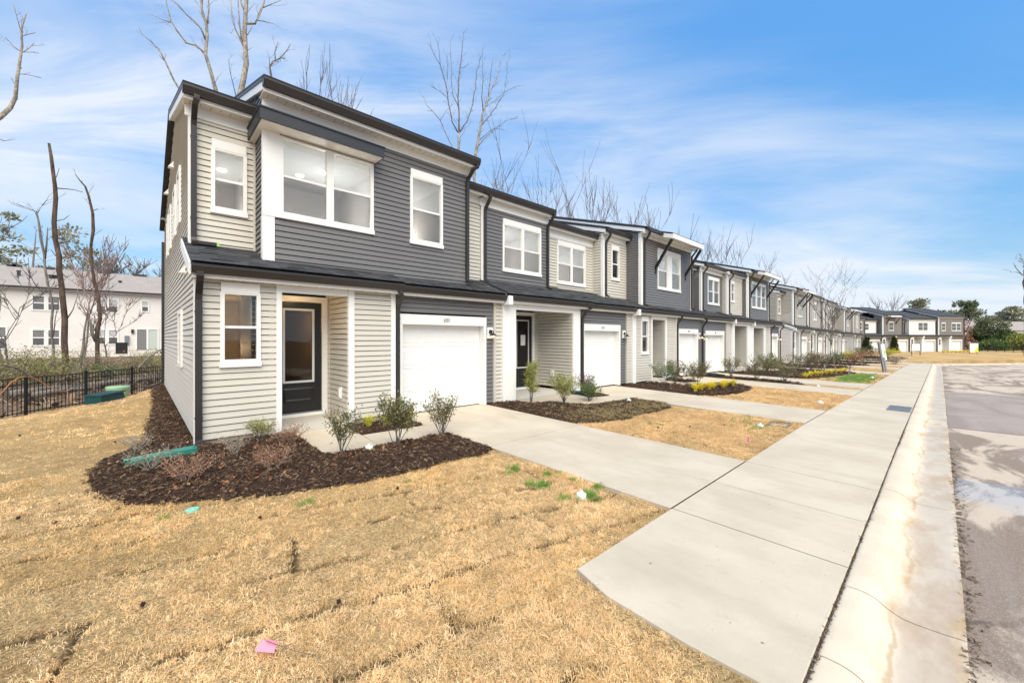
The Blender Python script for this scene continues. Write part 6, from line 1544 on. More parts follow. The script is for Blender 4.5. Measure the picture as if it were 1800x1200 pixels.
# ------------------------------------------------------------------ trees
def bare_tree(name, label, base, h, r0, seed, fork=0.45, spread=0.38, nl=4, m='bark', twig='twig', group=None, lean=(0, 0), levels=4, twigs=1.0, cat='tree'):
    dist = math.hypot(base[0], base[1]); rm = max(.006, .00058*min(dist, 70)); rt_ = max(.003, .00034*min(dist, 70))
    rd = random.Random(seed); root = empty(name, base); tag(root, label, cat, group)
    tr, br = MB(), MB()
    def grow(p, d, L, r, lv):
        n = 4 if lv < 2 else 3; pts = [p]; q = p.copy(); dd = d.copy()
        for i in range(n):
            dd = (dd + Vector((rd.gauss(0, .10), rd.gauss(0, .10), 0.10+0.03*lv))).normalized(); q = q+dd*(L/n); pts.append(q.copy())
        radii = [max(r*(1-0.62*i/n), rt_) for i in range(n+1)]
        (tr if lv == 0 else br).tube(pts, radii, 7 if lv == 0 else (5 if lv < 3 else 3), cap=False)
        if lv >= levels: return
        k = nl if lv == 0 else rd.choice((2, 3, 3))
        for i in range(k):
            t = rd.uniform(0.55, 1.0) if lv else rd.uniform(0.8, 1.0)
            ix = t*n; i0 = min(int(ix), n-1); s = pts[i0].lerp(pts[i0+1], ix-i0)
            a = rd.uniform(0, 6.283) if lv else 6.283*i/k+rd.uniform(-.5, .5); sp = spread*rd.uniform(.6, 1.35)*(1.25 if lv else 1)
            side = Vector((math.cos(a), math.sin(a), 0)); nd = (dd*(1-sp*.5)+side*sp).normalized()
            grow(s, nd, L*rd.uniform(.55, .8) if lv else (h*(1-fork))*rd.uniform(.5, .72), max(radii[min(i0+1, n)]*rd.uniform(.5, .75), rm), lv+1)
        for i in range(int(3*twigs) if lv else int(4*twigs)):
            t = rd.uniform(0.35, .95); ix = t*n; i0 = min(int(ix), n-1); s = pts[i0].lerp(pts[i0+1], ix-i0); a = rd.uniform(0, 6.283); ln = L*rd.uniform(.12, .3)
            e = s+Vector((math.cos(a)*ln*.6, math.sin(a)*ln*.6, ln*.8)); br.tube([s, s.lerp(e, .5)+Vector((0, 0, -ln*.05)), e], [max(r*.16, rt_), max(r*.12, rt_), rt_*.7], 3, cap=False)
    grow(Vector((0, 0, -0.3)), Vector((lean[0], lean[1], 1)).normalized(), h*fork+0.3, r0, 0)
    tr.build('trunk', M[m], root, smooth=True); br.build('branches', M[twig], root)
    return root
def traced_tree(name, label, Y, limbs, seed, m='bark', twig='twig', base_z=None, group=None, ntwig=4, tl=0.8, depth=0.25, cat='tree'):
    """limbs: lists of (u, v, radius in metres); first limb is the trunk and is carried to the ground ; limbs get their own depth"""
    rd = random.Random(seed); P = []
    for li, lb in enumerate(limbs):
        off = 0.0; pts = []; slope = rd.uniform(-depth, depth) if li else rd.uniform(-.03, .03)
        p_prev = None
        for (u, v, r) in lb:
            p = at(u, v, Y)
            if p_prev is None:
                if li:   # start where the parent limb passes, at its depth
                    best = min(((a-p).length, b) for a, b in P); off = best[1]
                p_prev = p
            off2 = off + slope*(p-p_prev).length
            s = (Y+off2)/Y
            q = Vector((p.x*s, Y+off2, EYE+(p.z-EYE)*s)); pts.append((q, r, off2, p)); P.append((p, off2)); p_last = p
        limbs[li] = pts
    b0 = limbs[0][0][0]; gz = Hs(b0.x, b0.y) - 0.1 if base_z is None else base_z
    root = empty(name, (b0.x, b0.y, gz)); tag(root, label, cat, group); O = Vector((b0.x, b0.y, gz))
    tr, br = MB(), MB()
    for li, pts in enumerate(limbs):
        q = [a[0]-O for a in pts]; r = [a[1] for a in pts]
        if li == 0:
            q = [Vector((q[0].x*0, 0, -0.1)), Vector((q[0].x*0.5+rd.gauss(0, .08), rd.gauss(0, .08), q[0].z*0.5))]+q; r = [r[0]*1.3, r[0]*1.08]+r
        # refine with a little wander
        Q, Rr = [q[0]], [r[0]]
        for i in range(len(q)-1):
            L = (q[i+1]-q[i]).length; k = max(1, min(4, int(L/0.6)))
            for j in range(1, k+1):
                t = j/k; w = 0.02*L*(0 if j == k else 1); Q.append(q[i].lerp(q[i+1], t)+Vector((rd.gauss(0, w), rd.gauss(0, w), rd.gauss(0, w*.5)))); Rr.append(r[i]*(1-t)+r[i+1]*t)
        Rr = [max(a, .00036*Y*1.3) for a in Rr]
        (tr if li == 0 else br).tube(Q, Rr, 8 if li == 0 else 5, cap=True)
        if ntwig:
            st = 2 if li == 0 else 0
            for i in range(st, len(Q)-1):
                for k in range(ntwig if rd.random() < .7 else 1):
                    if li == 0 and Q[i].z < (q[-1].z*0.45): continue
                    s = Q[i].lerp(Q[i+1], rd.random()); a = rd.uniform(0, 6.283); ln = tl*rd.uniform(.3, 1.0); d = (Q[i+1]-Q[i]).normalized()
                    e = s+Vector((math.cos(a)*ln*.55, math.sin(a)*ln*.55, 0))+d*ln*.75; mid = s.lerp(e, .5)+Vector((rd.gauss(0, .05)*ln, rd.gauss(0, .05)*ln, rd.gauss(0, .05)*ln))
                    rr = max(min(Rr[i]*.3, .018), .00026*Y*1.3); br.tube([s, mid, e], [rr, rr*.7, rr*.3], 3, cap=False)
                    for z in range(2):
                        s2 = mid.lerp(e, rd.random()); a = rd.uniform(0, 6.283); l2 = ln*.4; e2 = s2+Vector((math.cos(a)*l2*.5, math.sin(a)*l2*.5, l2*.6)); br.tube([s2, e2], [rr*.5, rr*.25], 3, cap=False)
    tr.build('trunk', M[m], root, smooth=True)
    if br.v: br.build('branches', M[twig], root, smooth=True)
    return root
# trees rising behind the first house
traced_tree('bare_tree', 'pale bare tree rising left of the roof step, limbs swept to the left', 22, [
  [(383,170,.0723),(370,125,.0680),(361,95,.0638),(364,65,.0595),(363,45,.0553),(355,18,.0425),(352,-10,.0382),(356,-70,.0255)], [(361,95,.0425),(345,80,.0382),(328,76,.0340),(314,58,.0298),(302,40,.0255),(293,8,.0187),(290,-30,.0127)], [(302,40,.0213),(288,36,.0170),(274,29,.0102)],
  [(362,72,.0382),(354,52,.0340),(346,42,.0298),(330,28,.0255),(312,8,.0187),(295,-6,.0127)], [(363,45,.0382),(367,20,.0298),(366,-15,.0213)], [(352,-6,.0255),(340,-14,.0170),(332,-40,.0127)], [(355,12,.0255),(358,-20,.0170)]], 1, 'bark_pale', 'bark_pale', ntwig=1, tl=.9)
traced_tree('bare_tree', 'thick pale bare tree rising right of the roof step', 21, [
  [(419,180,.1105),(427,145,.1062),(433,112,.1020),(431,85,.0978),(430,55,.0892),(432,20,.0765),(435,-20,.0595),(433,-80,.0425)], [(432,42,.0510),(448,42,.0467),(454,30,.0425),(463,8,.0340),(472,-25,.0255)], [(452,36,.0255),(466,38,.0170),(480,42,.0102)], [(462,14,.0255),(478,7,.0170),(494,1,.0102)],
  [(431,88,.0425),(424,72,.0382),(414,52,.0298),(408,25,.0213),(405,-10,.0127)], [(425,74,.0340),(421,40,.0255),(418,-5,.0187),(416,-40,.0119)], [(431,24,.0425),(424,5,.0340),(420,-30,.0255)], [(435,62,.0187),(444,46,.0136)]], 2, 'bark_pale', 'bark_pale', ntwig=1, tl=.9)
traced_tree('bare_tree', 'slender bare sapling leaning left behind the corner roof', 20, [[(322,168,.035),(305,140,.032),(289,105,.028),(280,88,.022),(268,76,.015),(252,62,.011),(243,50,.006)], [(281,88,.016),(270,78,.012),(266,72,.006)], [(289,107,.012),(280,98,.006)]], 3, 'bark_pale', 'twig', ntwig=1, tl=.5)
traced_tree('bare_tree', 'gnarled bare tree showing just above the high roof corner', 24, [[(478,140,.05),(474,118,.045),(480,108,.04),(492,103,.03),(505,88,.02),(511,78,.01)], [(484,106,.025),(483,92,.02),(489,74,.01)], [(474,118,.02),(473,100,.01)], [(415,170,.02),(404,125,.012),(402,105,.006)], [(495,102,.02),(502,104,.014)]], 4, 'bark', 'twig', ntwig=2, tl=.7)
for i, (u, vt, sp) in enumerate(((520,112,.32),(565,148,.34),(606,160,.34))):
    p = at(u, vt, 26); bare_tree('bare_tree', ('twiggy bare treetop above the front gutter, left', 'twiggy bare treetop above the front gutter, middle', 'twiggy bare treetop above the front gutter, right')[i], (p.x, p.y, 0.0), p.z*1.02, .10, 200+i, .70, sp*.7, 3, 'bark', 'twig', 'treetops behind the first roof', levels=3, twigs=.7)
# tall pair behind the gap
traced_tree('bare_tree', 'tall three forked bare tree above the end of the first roof', 25, [
  [(806,272,.085),(806,250,.08),(807,233,.08)], [(805,233,.05),(795,215,.045),(788,180,.04),(784,150,.035),(774,115,.028),(762,95,.015),(757,80,.008)], [(807,233,.06),(806,185,.05),(806,140,.04),(811,100,.03),(814,70,.015),(815,55,.008)], [(808,233,.05),(822,212,.042),(832,175,.035),(838,135,.028),(847,98,.018),(849,85,.008)],
  [(784,170,.02),(772,160,.015),(757,152,.008)], [(805,185,.03),(797,170,.025),(793,140,.02),(792,90,.012),(791,72,.006)], [(774,115,.02),(772,90,.012),(770,76,.006)], [(786,140,.02),(787,110,.012),(786,95,.006)], [(808,120,.018),(818,118,.01),(824,110,.006)]], 5, 'bark_pale', 'twig', ntwig=3, tl=.9)
traced_tree('bare_tree', 'tall leaning bare tree right of the three forked one', 26, [
  [(834,285,.12),(838,260,.11),(844,228,.09),(848,200,.075),(856,182,.06),(862,160,.045),(872,140,.03),(880,110,.015),(884,95,.008)], [(845,222,.04),(860,205,.035),(876,180,.03),(886,163,.022),(890,140,.012),(895,95,.006)], [(886,163,.018),(898,156,.012),(912,151,.006)], [(849,195,.035),(847,170,.03),(849,140,.022),(848,110,.012)], [(858,170,.025),(862,140,.02),(866,105,.01)],
  [(844,245,.03),(862,230,.025),(880,219,.018),(895,210,.012),(910,208,.006)], [(840,258,.03),(855,240,.025),(872,226,.016),(885,228,.008)], [(852,190,.02),(870,178,.016),(884,165,.01)]], 6, 'bark_pale', 'twig', ntwig=3, tl=.9)
traced_tree('bare_tree', 'slanting bare sapling left of the three forked tree', 24, [[(797,262,.035),(786,240,.032),(774,212,.028),(760,195,.02),(750,185,.012),(744,170,.006)], [(774,212,.014),(784,195,.01),(797,183,.006)], [(760,195,.01),(752,195,.006)]], 7, 'bark_pale', 'twig', ntwig=2, tl=.6)
def roof_trees():
    specs = [(860,262,.045,'low twiggy tree behind the second house, left',.34),(893,255,.05,'broad twiggy tree behind the second house, middle',.5),(916,258,.05,'twiggy tree behind the second house with the long right limb',.45),
      (985,232,.07,'slim tall tree at the right end of the second house',.30),(1017,300,.06,'bare tree in the row, first right of the slim tall one',.34),(1055,320,.06,'bare tree in the row, second right of the slim tall one',.34),
      (1082,335,.06,'bare tree in the row, third right of the slim tall one',.32),(1110,345,.06,'bare tree in the row, fourth right of the slim tall one',.32),(1142,352,.06,'bare spreading tree before the hooded bay, left',.42),(1165,365,.05,'bare spreading tree before the hooded bay, right',.42),
      (1232,402,.07,'bare tree just right of the hooded bay',.36),(1250,398,.07,'pale bare tree right of the hooded bay',.40),(1270,405,.06,'bare tree with a long right limb over the fourth house',.42),(1345,455,.07,'faint bare tree over the fifth house',.36),(1378,462,.07,'faint bare tree over the block gap',.36)]
    for i, (u, vt, r0, lb, sp) in enumerate(specs):
        Y = 27 + (i % 3)*2.0 if u < 1200 else 34 + (i % 3)*3
        p = at(u, vt, Y); bare_tree('bare_tree', lb, (p.x, p.y, -0.2), p.z*0.96+0.2, r0*(1+0.4*(u > 1000))*1.35, 300+i, .50, sp*.9, 4, 'bark', 'twig', 'bare trees behind the row', levels=3, twigs=.9)
roof_trees()
p = at(1455, 430, 30); bare_tree('bare_tree', 'wide crowned bare tree over the second block', (p.x, p.y, -0.6), p.z*0.86, .30, 391, .42, .50, 5, 'bark_dark', 'twig', levels=3, twigs=.6)
p = at(1478, 470, 34); bare_tree('bare_tree', 'second bare tree spreading right over the second block', (p.x, p.y, -0.6), p.z*0.97, .18, 392, .40, .70, 3, 'bark_dark', 'twig', levels=3, twigs=.5)
# left woodland
traced_tree('broken_tree', 'tall dark trunk snapped off at the top beyond the fence', 31.5, [
  [(116,640,.1394),(113,600,.1328),(114,560,.1271),(108,500,.1214),(104,450,.1132),(97,420,.1066),(95,390,.1000),(98,350,.0918),(97,330,.0861),(93,300,.0779),(90,275,.0697),(86,252,.0533)], [(103,428,.0410),(118,424,.0369),(130,418,.0246),(142,410,.0148)], [(104,430,.0328),(118,438,.0262),(130,444,.0180),(142,448,.0082)], [(98,331,.0369),(116,332,.0287),(132,334,.0205),(146,338,.0098)], [(99,388,.0246),(112,386,.0180),(122,378,.0082)], [(118,560,.0328),(128,545,.0246),(136,520,.0148)], [(99,312,.0164),(104,296,.0082)]], 8, 'bark_dark', 'bark', ntwig=0)
traced_tree('bare_tree', 'thin crooked tree with a tuft of brown leaves, right of the broken trunk', 34, [
  [(172,640,.11),(171,600,.105),(176,560,.095),(172,520,.085),(165,490,.075),(160,460,.07),(160,430,.065),(164,405,.08),(163,375,.07),(156,345,.055),(150,328,.045),(141,318,.03),(132,306,.015)], [(164,370,.02),(172,367,.01)], [(170,600,.12),(162,585,.08),(158,560,.05)], [(176,560,.04),(160,590,.03),(140,598,.015)]], 9, 'bark_dark', 'bark', ntwig=1, tl=.8)
traced_tree('bare_tree', 'bare tree leaning in from the left edge high in the sky', 17, [
  [(-75,420,.0780),(-50,280,.0676),(-20,222,.0598),(2,205,.0520),(18,190,.0468),(27,172,.0416),(30,140,.0364),(36,100,.0286),(39,80,.0260),(37,55,.0208),(41,40,.0156),(47,22,.0104)], [(38,92,.0104),(24,82,.0078),(10,66,.0042)], [(36,52,.0078),(29,28,.0052),(24,8,.0026)], [(34,130,.0083),(50,132,.0062),(72,137,.0031)], [(41,92,.0073),(50,86,.0052),(60,76,.0026)], [(40,92,.0062),(62,92,.0031)], [(38,64,.0052),(52,60,.0036),(62,58,.0021)], [(-20,235,.0104),(6,248,.0062),(18,246,.0031)]], 10, 'bark_pale', 'twig_red', ntwig=1, tl=.35, base_z=-1.2)
traced_tree('bare_tree', 'pale forked tree left of the broken trunk, in front of the long roof', 33, [
  [(93,640,.06),(91,590,.058),(93,540,.055),(84,500,.055),(79,470,.05),(78,450,.048),(72,420,.06),(68,390,.045),(64,372,.03),(50,366,.015),(32,360,.007)], [(79,455,.05),(82,430,.04),(84,400,.02)], [(66,374,.025),(75,360,.015),(82,352,.008)], [(91,600,.03),(97,560,.02),(105,520,.01)]], 11, 'bark', 'twig', ntwig=2, tl=.9)
for i, (u, vt, Y, r0, fk, sp, mm, lb) in enumerate(((133,470,36,.10,.6,.4,'twig_red','reddish thin tree before the white wall, left of the crooked one'),(20,480,30,.07,.5,.6,'twig','low bare tree at the left edge before the long house'),(148,430,38,.08,.6,.35,'twig_red','reddish twiggy tree behind the crooked one'),(190,520,38,.08,.45,.5,'twig_red','low twiggy tree right of the crooked one'),
      (8,395,42,.09,.6,.35,'twig','slim tree at the far left edge behind the broken trunk'))):
    p = at(u, vt, Y); bare_tree('bare_tree', lb, (p.x, p.y, Hs(p.x, p.y)-.1), p.z-Hs(p.x, p.y), r0, 420+i, fk, sp, 4, 'bark', mm, 'woodland trees beyond the fence')
for i, (u, vt, lb) in enumerate(((188,455,'bare crown over the long roof, left'),(208,440,'broad bare crown over the long roof, middle'),(243,462,'bare crown over the long roof, right'),(268,472,'low bare crown beside the corner house'))):
    p = at(u, vt, 72); bare_tree('bare_tree', lb, (p.x, p.y, 0.5), p.z-.5, .30, 440+i, .5, .55, 4, 'bark', 'twig', 'bare trees beyond the long house')
# pines
def leafy_tree(name, label, base, h, crown, seed, leaf, clumps, csize, per, lsize, trunk_r, m='bark', group=None, shape='round', c0=0.3, cat='tree', asp=.5):
    r = np.random.RandomState(seed); root = empty(name, base); tag(root, label, cat, group)
    mb = MB(); pts = [Vector((0, 0, -.3))]+[Vector((r.normal(0, .012)*h, r.normal(0, .012)*h, h*t)) for t in (.25, .5, .75, .97)]
    mb.tube(pts, [trunk_r, trunk_r*.85, trunk_r*.6, trunk_r*.35, trunk_r*.1], 6, cap=False)
    C, D = [], []
    for i in range(clumps):
        t = c0+(1-c0)*((i+r.rand())/clumps); zz = h*t
        if shape == 'cone': rad = crown*(1-(t-c0)/(1-c0))**0.8*r.uniform(.55, 1)
        elif shape == 'pine': rad = crown*math.sqrt(max(0, 1-((t-.72)/.42)**2))*r.uniform(.25, 1.0)
        else: rad = crown*math.sqrt(max(0.02, 1-((t-(1+c0)/2)/((1-c0)/2+.02))**2))*r.uniform(.3, 1.0)
        a = r.uniform(0, 6.283); c = np.array([rad*math.cos(a), rad*math.sin(a), zz])
        tb = max(.1, zz-rad*.45); f = min(1, tb/h)*4; mb.tube([Vector((0, 0, tb)), Vector(c*np.array([.55, .55, 1])-np.array([0, 0, rad*.12])), Vector(c)], [trunk_r*.28*(1.05-t), trunk_r*.18*(1.05-t), .01], 4, cap=False)
        cs = csize*r.uniform(.6, 1.25); n = int(per*r.uniform(.6, 1.3)); q = r.normal(0, 1, (n, 3)); q /= np.linalg.norm(q, axis=1, keepdims=True); q *= cs*r.rand(n, 1)**.45
        q[:, 2] *= .45 if shape == 'pine' else .8
        C.append(c+q); D.append(q+np.array([0, 0, cs*.25])+r.normal(0, cs*.3, (n, 3)))
    mb.build('trunk', M[m], root, smooth=True)
    V, F = leaves_np(np.concatenate(C), np.concatenate(D), lsize, r, asp); np_mesh('foliage', V, F, LEAF[leaf], root, 'stuff')
    return root
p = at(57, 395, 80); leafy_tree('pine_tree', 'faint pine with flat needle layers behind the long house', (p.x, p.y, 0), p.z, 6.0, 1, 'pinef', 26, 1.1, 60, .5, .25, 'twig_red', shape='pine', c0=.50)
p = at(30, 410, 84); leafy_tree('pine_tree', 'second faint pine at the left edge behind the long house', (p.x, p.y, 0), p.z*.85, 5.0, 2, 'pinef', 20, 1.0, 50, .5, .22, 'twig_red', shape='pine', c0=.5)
def atd(u, v, d):
    x, y = ray(u); return Vector((x*d, y*d, EYE+(VH-v)/FPX*d))
GF = -0.85
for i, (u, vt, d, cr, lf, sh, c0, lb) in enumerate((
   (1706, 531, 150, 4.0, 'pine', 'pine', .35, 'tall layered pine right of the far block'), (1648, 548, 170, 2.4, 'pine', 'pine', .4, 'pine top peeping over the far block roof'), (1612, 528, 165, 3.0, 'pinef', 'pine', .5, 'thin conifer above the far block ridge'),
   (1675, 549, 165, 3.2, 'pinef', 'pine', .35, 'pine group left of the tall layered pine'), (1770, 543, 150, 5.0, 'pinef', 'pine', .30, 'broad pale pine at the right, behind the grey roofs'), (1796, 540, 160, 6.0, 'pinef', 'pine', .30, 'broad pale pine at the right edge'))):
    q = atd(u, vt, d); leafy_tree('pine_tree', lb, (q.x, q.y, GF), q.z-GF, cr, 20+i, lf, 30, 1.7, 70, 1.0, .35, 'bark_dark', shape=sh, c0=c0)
for i, (u, vt, d, cr, lf, lb, ls, per, c0) in enumerate((
   (1740, 562, 92, 2.8, 'pine', 'big green evergreen by the far fence', .42, 130, .05), (1726, 582, 94, 1.5, 'green', 'dark evergreen left of the big one', .5, 150, .05), (1764, 583, 90, 2.3, 'green', 'dark rounded evergreen right of the big one', .42, 120, .05), (1788, 592, 88, 2.3, 'lime', 'light green bush at the right edge of the far fence', .45, 150, .02), (1745, 602, 84, 2.6, 'green', 'low green scrub along the far fence', .4, 120, .02))):
    q = atd(u, vt, d); leafy_tree('evergreen_tree', lb, (q.x, q.y, GF), q.z-GF, cr, 40+i, lf, 34, 1.1, per, ls, .25, 'bark_dark', c0=c0, group='evergreens by the far fence')
q = atd(1690, 566, 92); leafy_tree('oak_tree', 'rust leaved tree right of the far block', (q.x, q.y, GF), q.z-GF, 1.7, 60, 'redbrown', 26, .5, 34, .4, .2, 'bark', c0=.15)
q = atd(1702, 592, 90); leafy_tree('oak_tree', 'low rust leaved tree behind the white and lime sign', (q.x, q.y, GF), q.z-GF, 2.2, 61, 'redbrown', 18, .5, 34, .4, .15, 'bark', c0=.1)
for i, (u, vt, sp) in enumerate(((1685, 549, .3), (1745, 556, .3), (1735, 560, .35), (1560, 512, .45), (1545, 520, .4), (1585, 530, .3), (1530, 530, .3))):
    q = atd(u, vt, 120); bare_tree('bare_tree', ('bare tree behind the rust leaved one', 'bare tree left of the broad pale pine', 'second bare tree left of the broad pale pine', 'bare tree above the far block, middle', 'bare tree above the far block, left', 'bare tree above the far block, right', 'bare tree above the far block, far left')[i], (q.x, q.y, GF), q.z-GF, .16, 500+i, .45, sp, 3, 'bark', 'bark', 'bare trees beyond the far block', levels=3, twigs=.35)
traced_tree('bare_tree', 'bare tree cut by the right edge of the picture', -8.6, [[(1803,600,.15),(1803,575,.15),(1803,540,.145),(1801,505,.13),(1801,480,.115),(1805,455,.09)], [(1798,484,.08),(1790,476,.06),(1784,468,.04),(1782,462,.02)], [(1797,482,.05),(1785,478,.032),(1762,474,.012)], [(1799,470,.07),(1792,458,.04),(1787,448,.02)], [(1800,460,.06),(1795,452,.04),(1790,446,.02)]], 12, 'bark_dark', 'bark', base_z=GF, ntwig=1, tl=.6)
for i, (u, lb) in enumerate(((1571, 'dark clipped cone of evergreen, right one before the far block'), (1524, 'dark clipped cone of evergreen, left one by the downpipe'))):
    q = atd(u, 622, 72); leafy_tree('conifer', lb, (q.x, q.y, GF), (2.75, 2.7)[i], (.75, .95)[i], 70+i, 'conif', 60, .28, 90, .16, .06, 'bark_dark', shape='cone', c0=.03, group='cone evergreens before the far block')

# woodland understorey beyond the fence : separate leafy shrubs and tangle
us = [(20,640,26.5,2.0,2.6,'brush'),(55,630,27,1.9,2.6,'lime'),(80,622,28,2.1,2.4,'brush'),(150,620,30,2.0,2.2,'brush'),(180,632,29,1.2,1.6,'green'),(215,628,31,1.5,3.0,'brush'),(262,628,31,1.7,2.6,'brush'),(283,630,32,1.8,2.2,'lime'),(135,640,28,1.2,2.0,'brush'),(5,620,30,2.2,2.6,'straw'),(235,632,33,1.3,2.4,'brown')]
nm = ['pale yellow green understorey bush at the left edge', 'lime leaved understorey bush below the paired windows', 'tall understorey bush left of the broken trunk', 'understorey bush right of the broken trunk', 'dark green rounded bush right of the crooked tree', 'tan understorey bush below the meter box', 'understorey bush below the sliding door', 'understorey bush beside the rear downspout', 'low bush at the foot of the broken trunk', 'grey twig thicket at the left edge', 'brown bush behind the low wall of brush']
for i, (u, v, Y, h, w, lf) in enumerate(us):
    q = at(u, v, Y); z = Hs(q.x, q.y); shrub('understorey_shrub', nm[i], 'bush', q.x, q.y, h*1.05, w*1.15, 600+i, lf, 0.095, (520, 460, 420, 200, 420, 200, 420, 480, 220, 200, 160)[i], 15, .12, 'twig', 'bushes in the woodland strip', z=z-.05, sr=.012)
tg = MB(); rt = random.Random(4)
for i in range(420):
    s = rt.uniform(-7, 12); o = rt.uniform(0.6, 9); x = FN0[0]+FNT[0]*s-FNN[0]*o; y = FN0[1]+FNT[1]*s-FNN[1]*o; z = Hs(x, y)
    a = rt.uniform(0, 6.28); L = rt.uniform(.6, 2.2); up = rt.uniform(.1, 1.0); e = Vector((x+math.cos(a)*L*.8, y+math.sin(a)*L*.8, z+L*up)); s0 = Vector((x, y, z+rt.uniform(-.05, .3)*(1-up)))
    m_ = s0.lerp(e, .5)+Vector((0, 0, .15*L)); r_ = rt.uniform(.006, .018); tg.tube([s0, m_, e], [r_, r_*.8, r_*.4], 3, cap=False)
tag(tg.build('brushwood', obj_random_mat('brushwood', [(0.30,0.25,0.20),(0.20,0.15,0.12),(0.38,0.33,0.27),(0.14,0.10,0.08)], .9, .1, True), kind='stuff'), None)
for i, (a, b, r, lb) in enumerate((((20,672,25),(150,668,27),.15,'long fallen log lying behind the fence, left'), ((150,676,27),(285,660,30),.13,'fallen log lying behind the fence near the house'), ((60,690,24),(175,690,26),.12,'lower fallen log seen through the fence pickets'))):
    A = at(*a); B = at(*b); A.z = Hs(A.x, A.y)+.35; B.z = Hs(B.x, B.y)+.32
    tag(MB().tube([A-A, (B-A)*.35+Vector((.1, 0, .05)), (B-A)*.7+Vector((-.1, .1, 0)), B-A], [r, r*.95, r*.85, r*.6], 8).build('fallen_log', M['bark'], smooth=True, loc=A), lb, 'log', 'fallen logs behind the fence')
for i, (u1, v1, u2, v2, lb) in enumerate(((0,640,70,672,'grey dead branch sagging over the fence at the left edge'), (240,650,290,610,'thin dead branch slanting beside the house corner'))):
    A = at(u1, v1, 24.5); B = at(u2, v2, 25.5); br = MB(); br.tube([Vector(), (B-A)*.4+Vector((0, 0, .15)), B-A], [.045, .04, .02], 6)
    for k in range(7):
        t = .15+.11*k; s = (B-A)*t; br.tube([s, s+Vector((.2-.1*(k % 3), .1, (-.35, .4, .25)[k % 3]))], [.018, .006], 4)
    tag(br.build('dead_branch', M['bark'], loc=A), lb, 'branch')

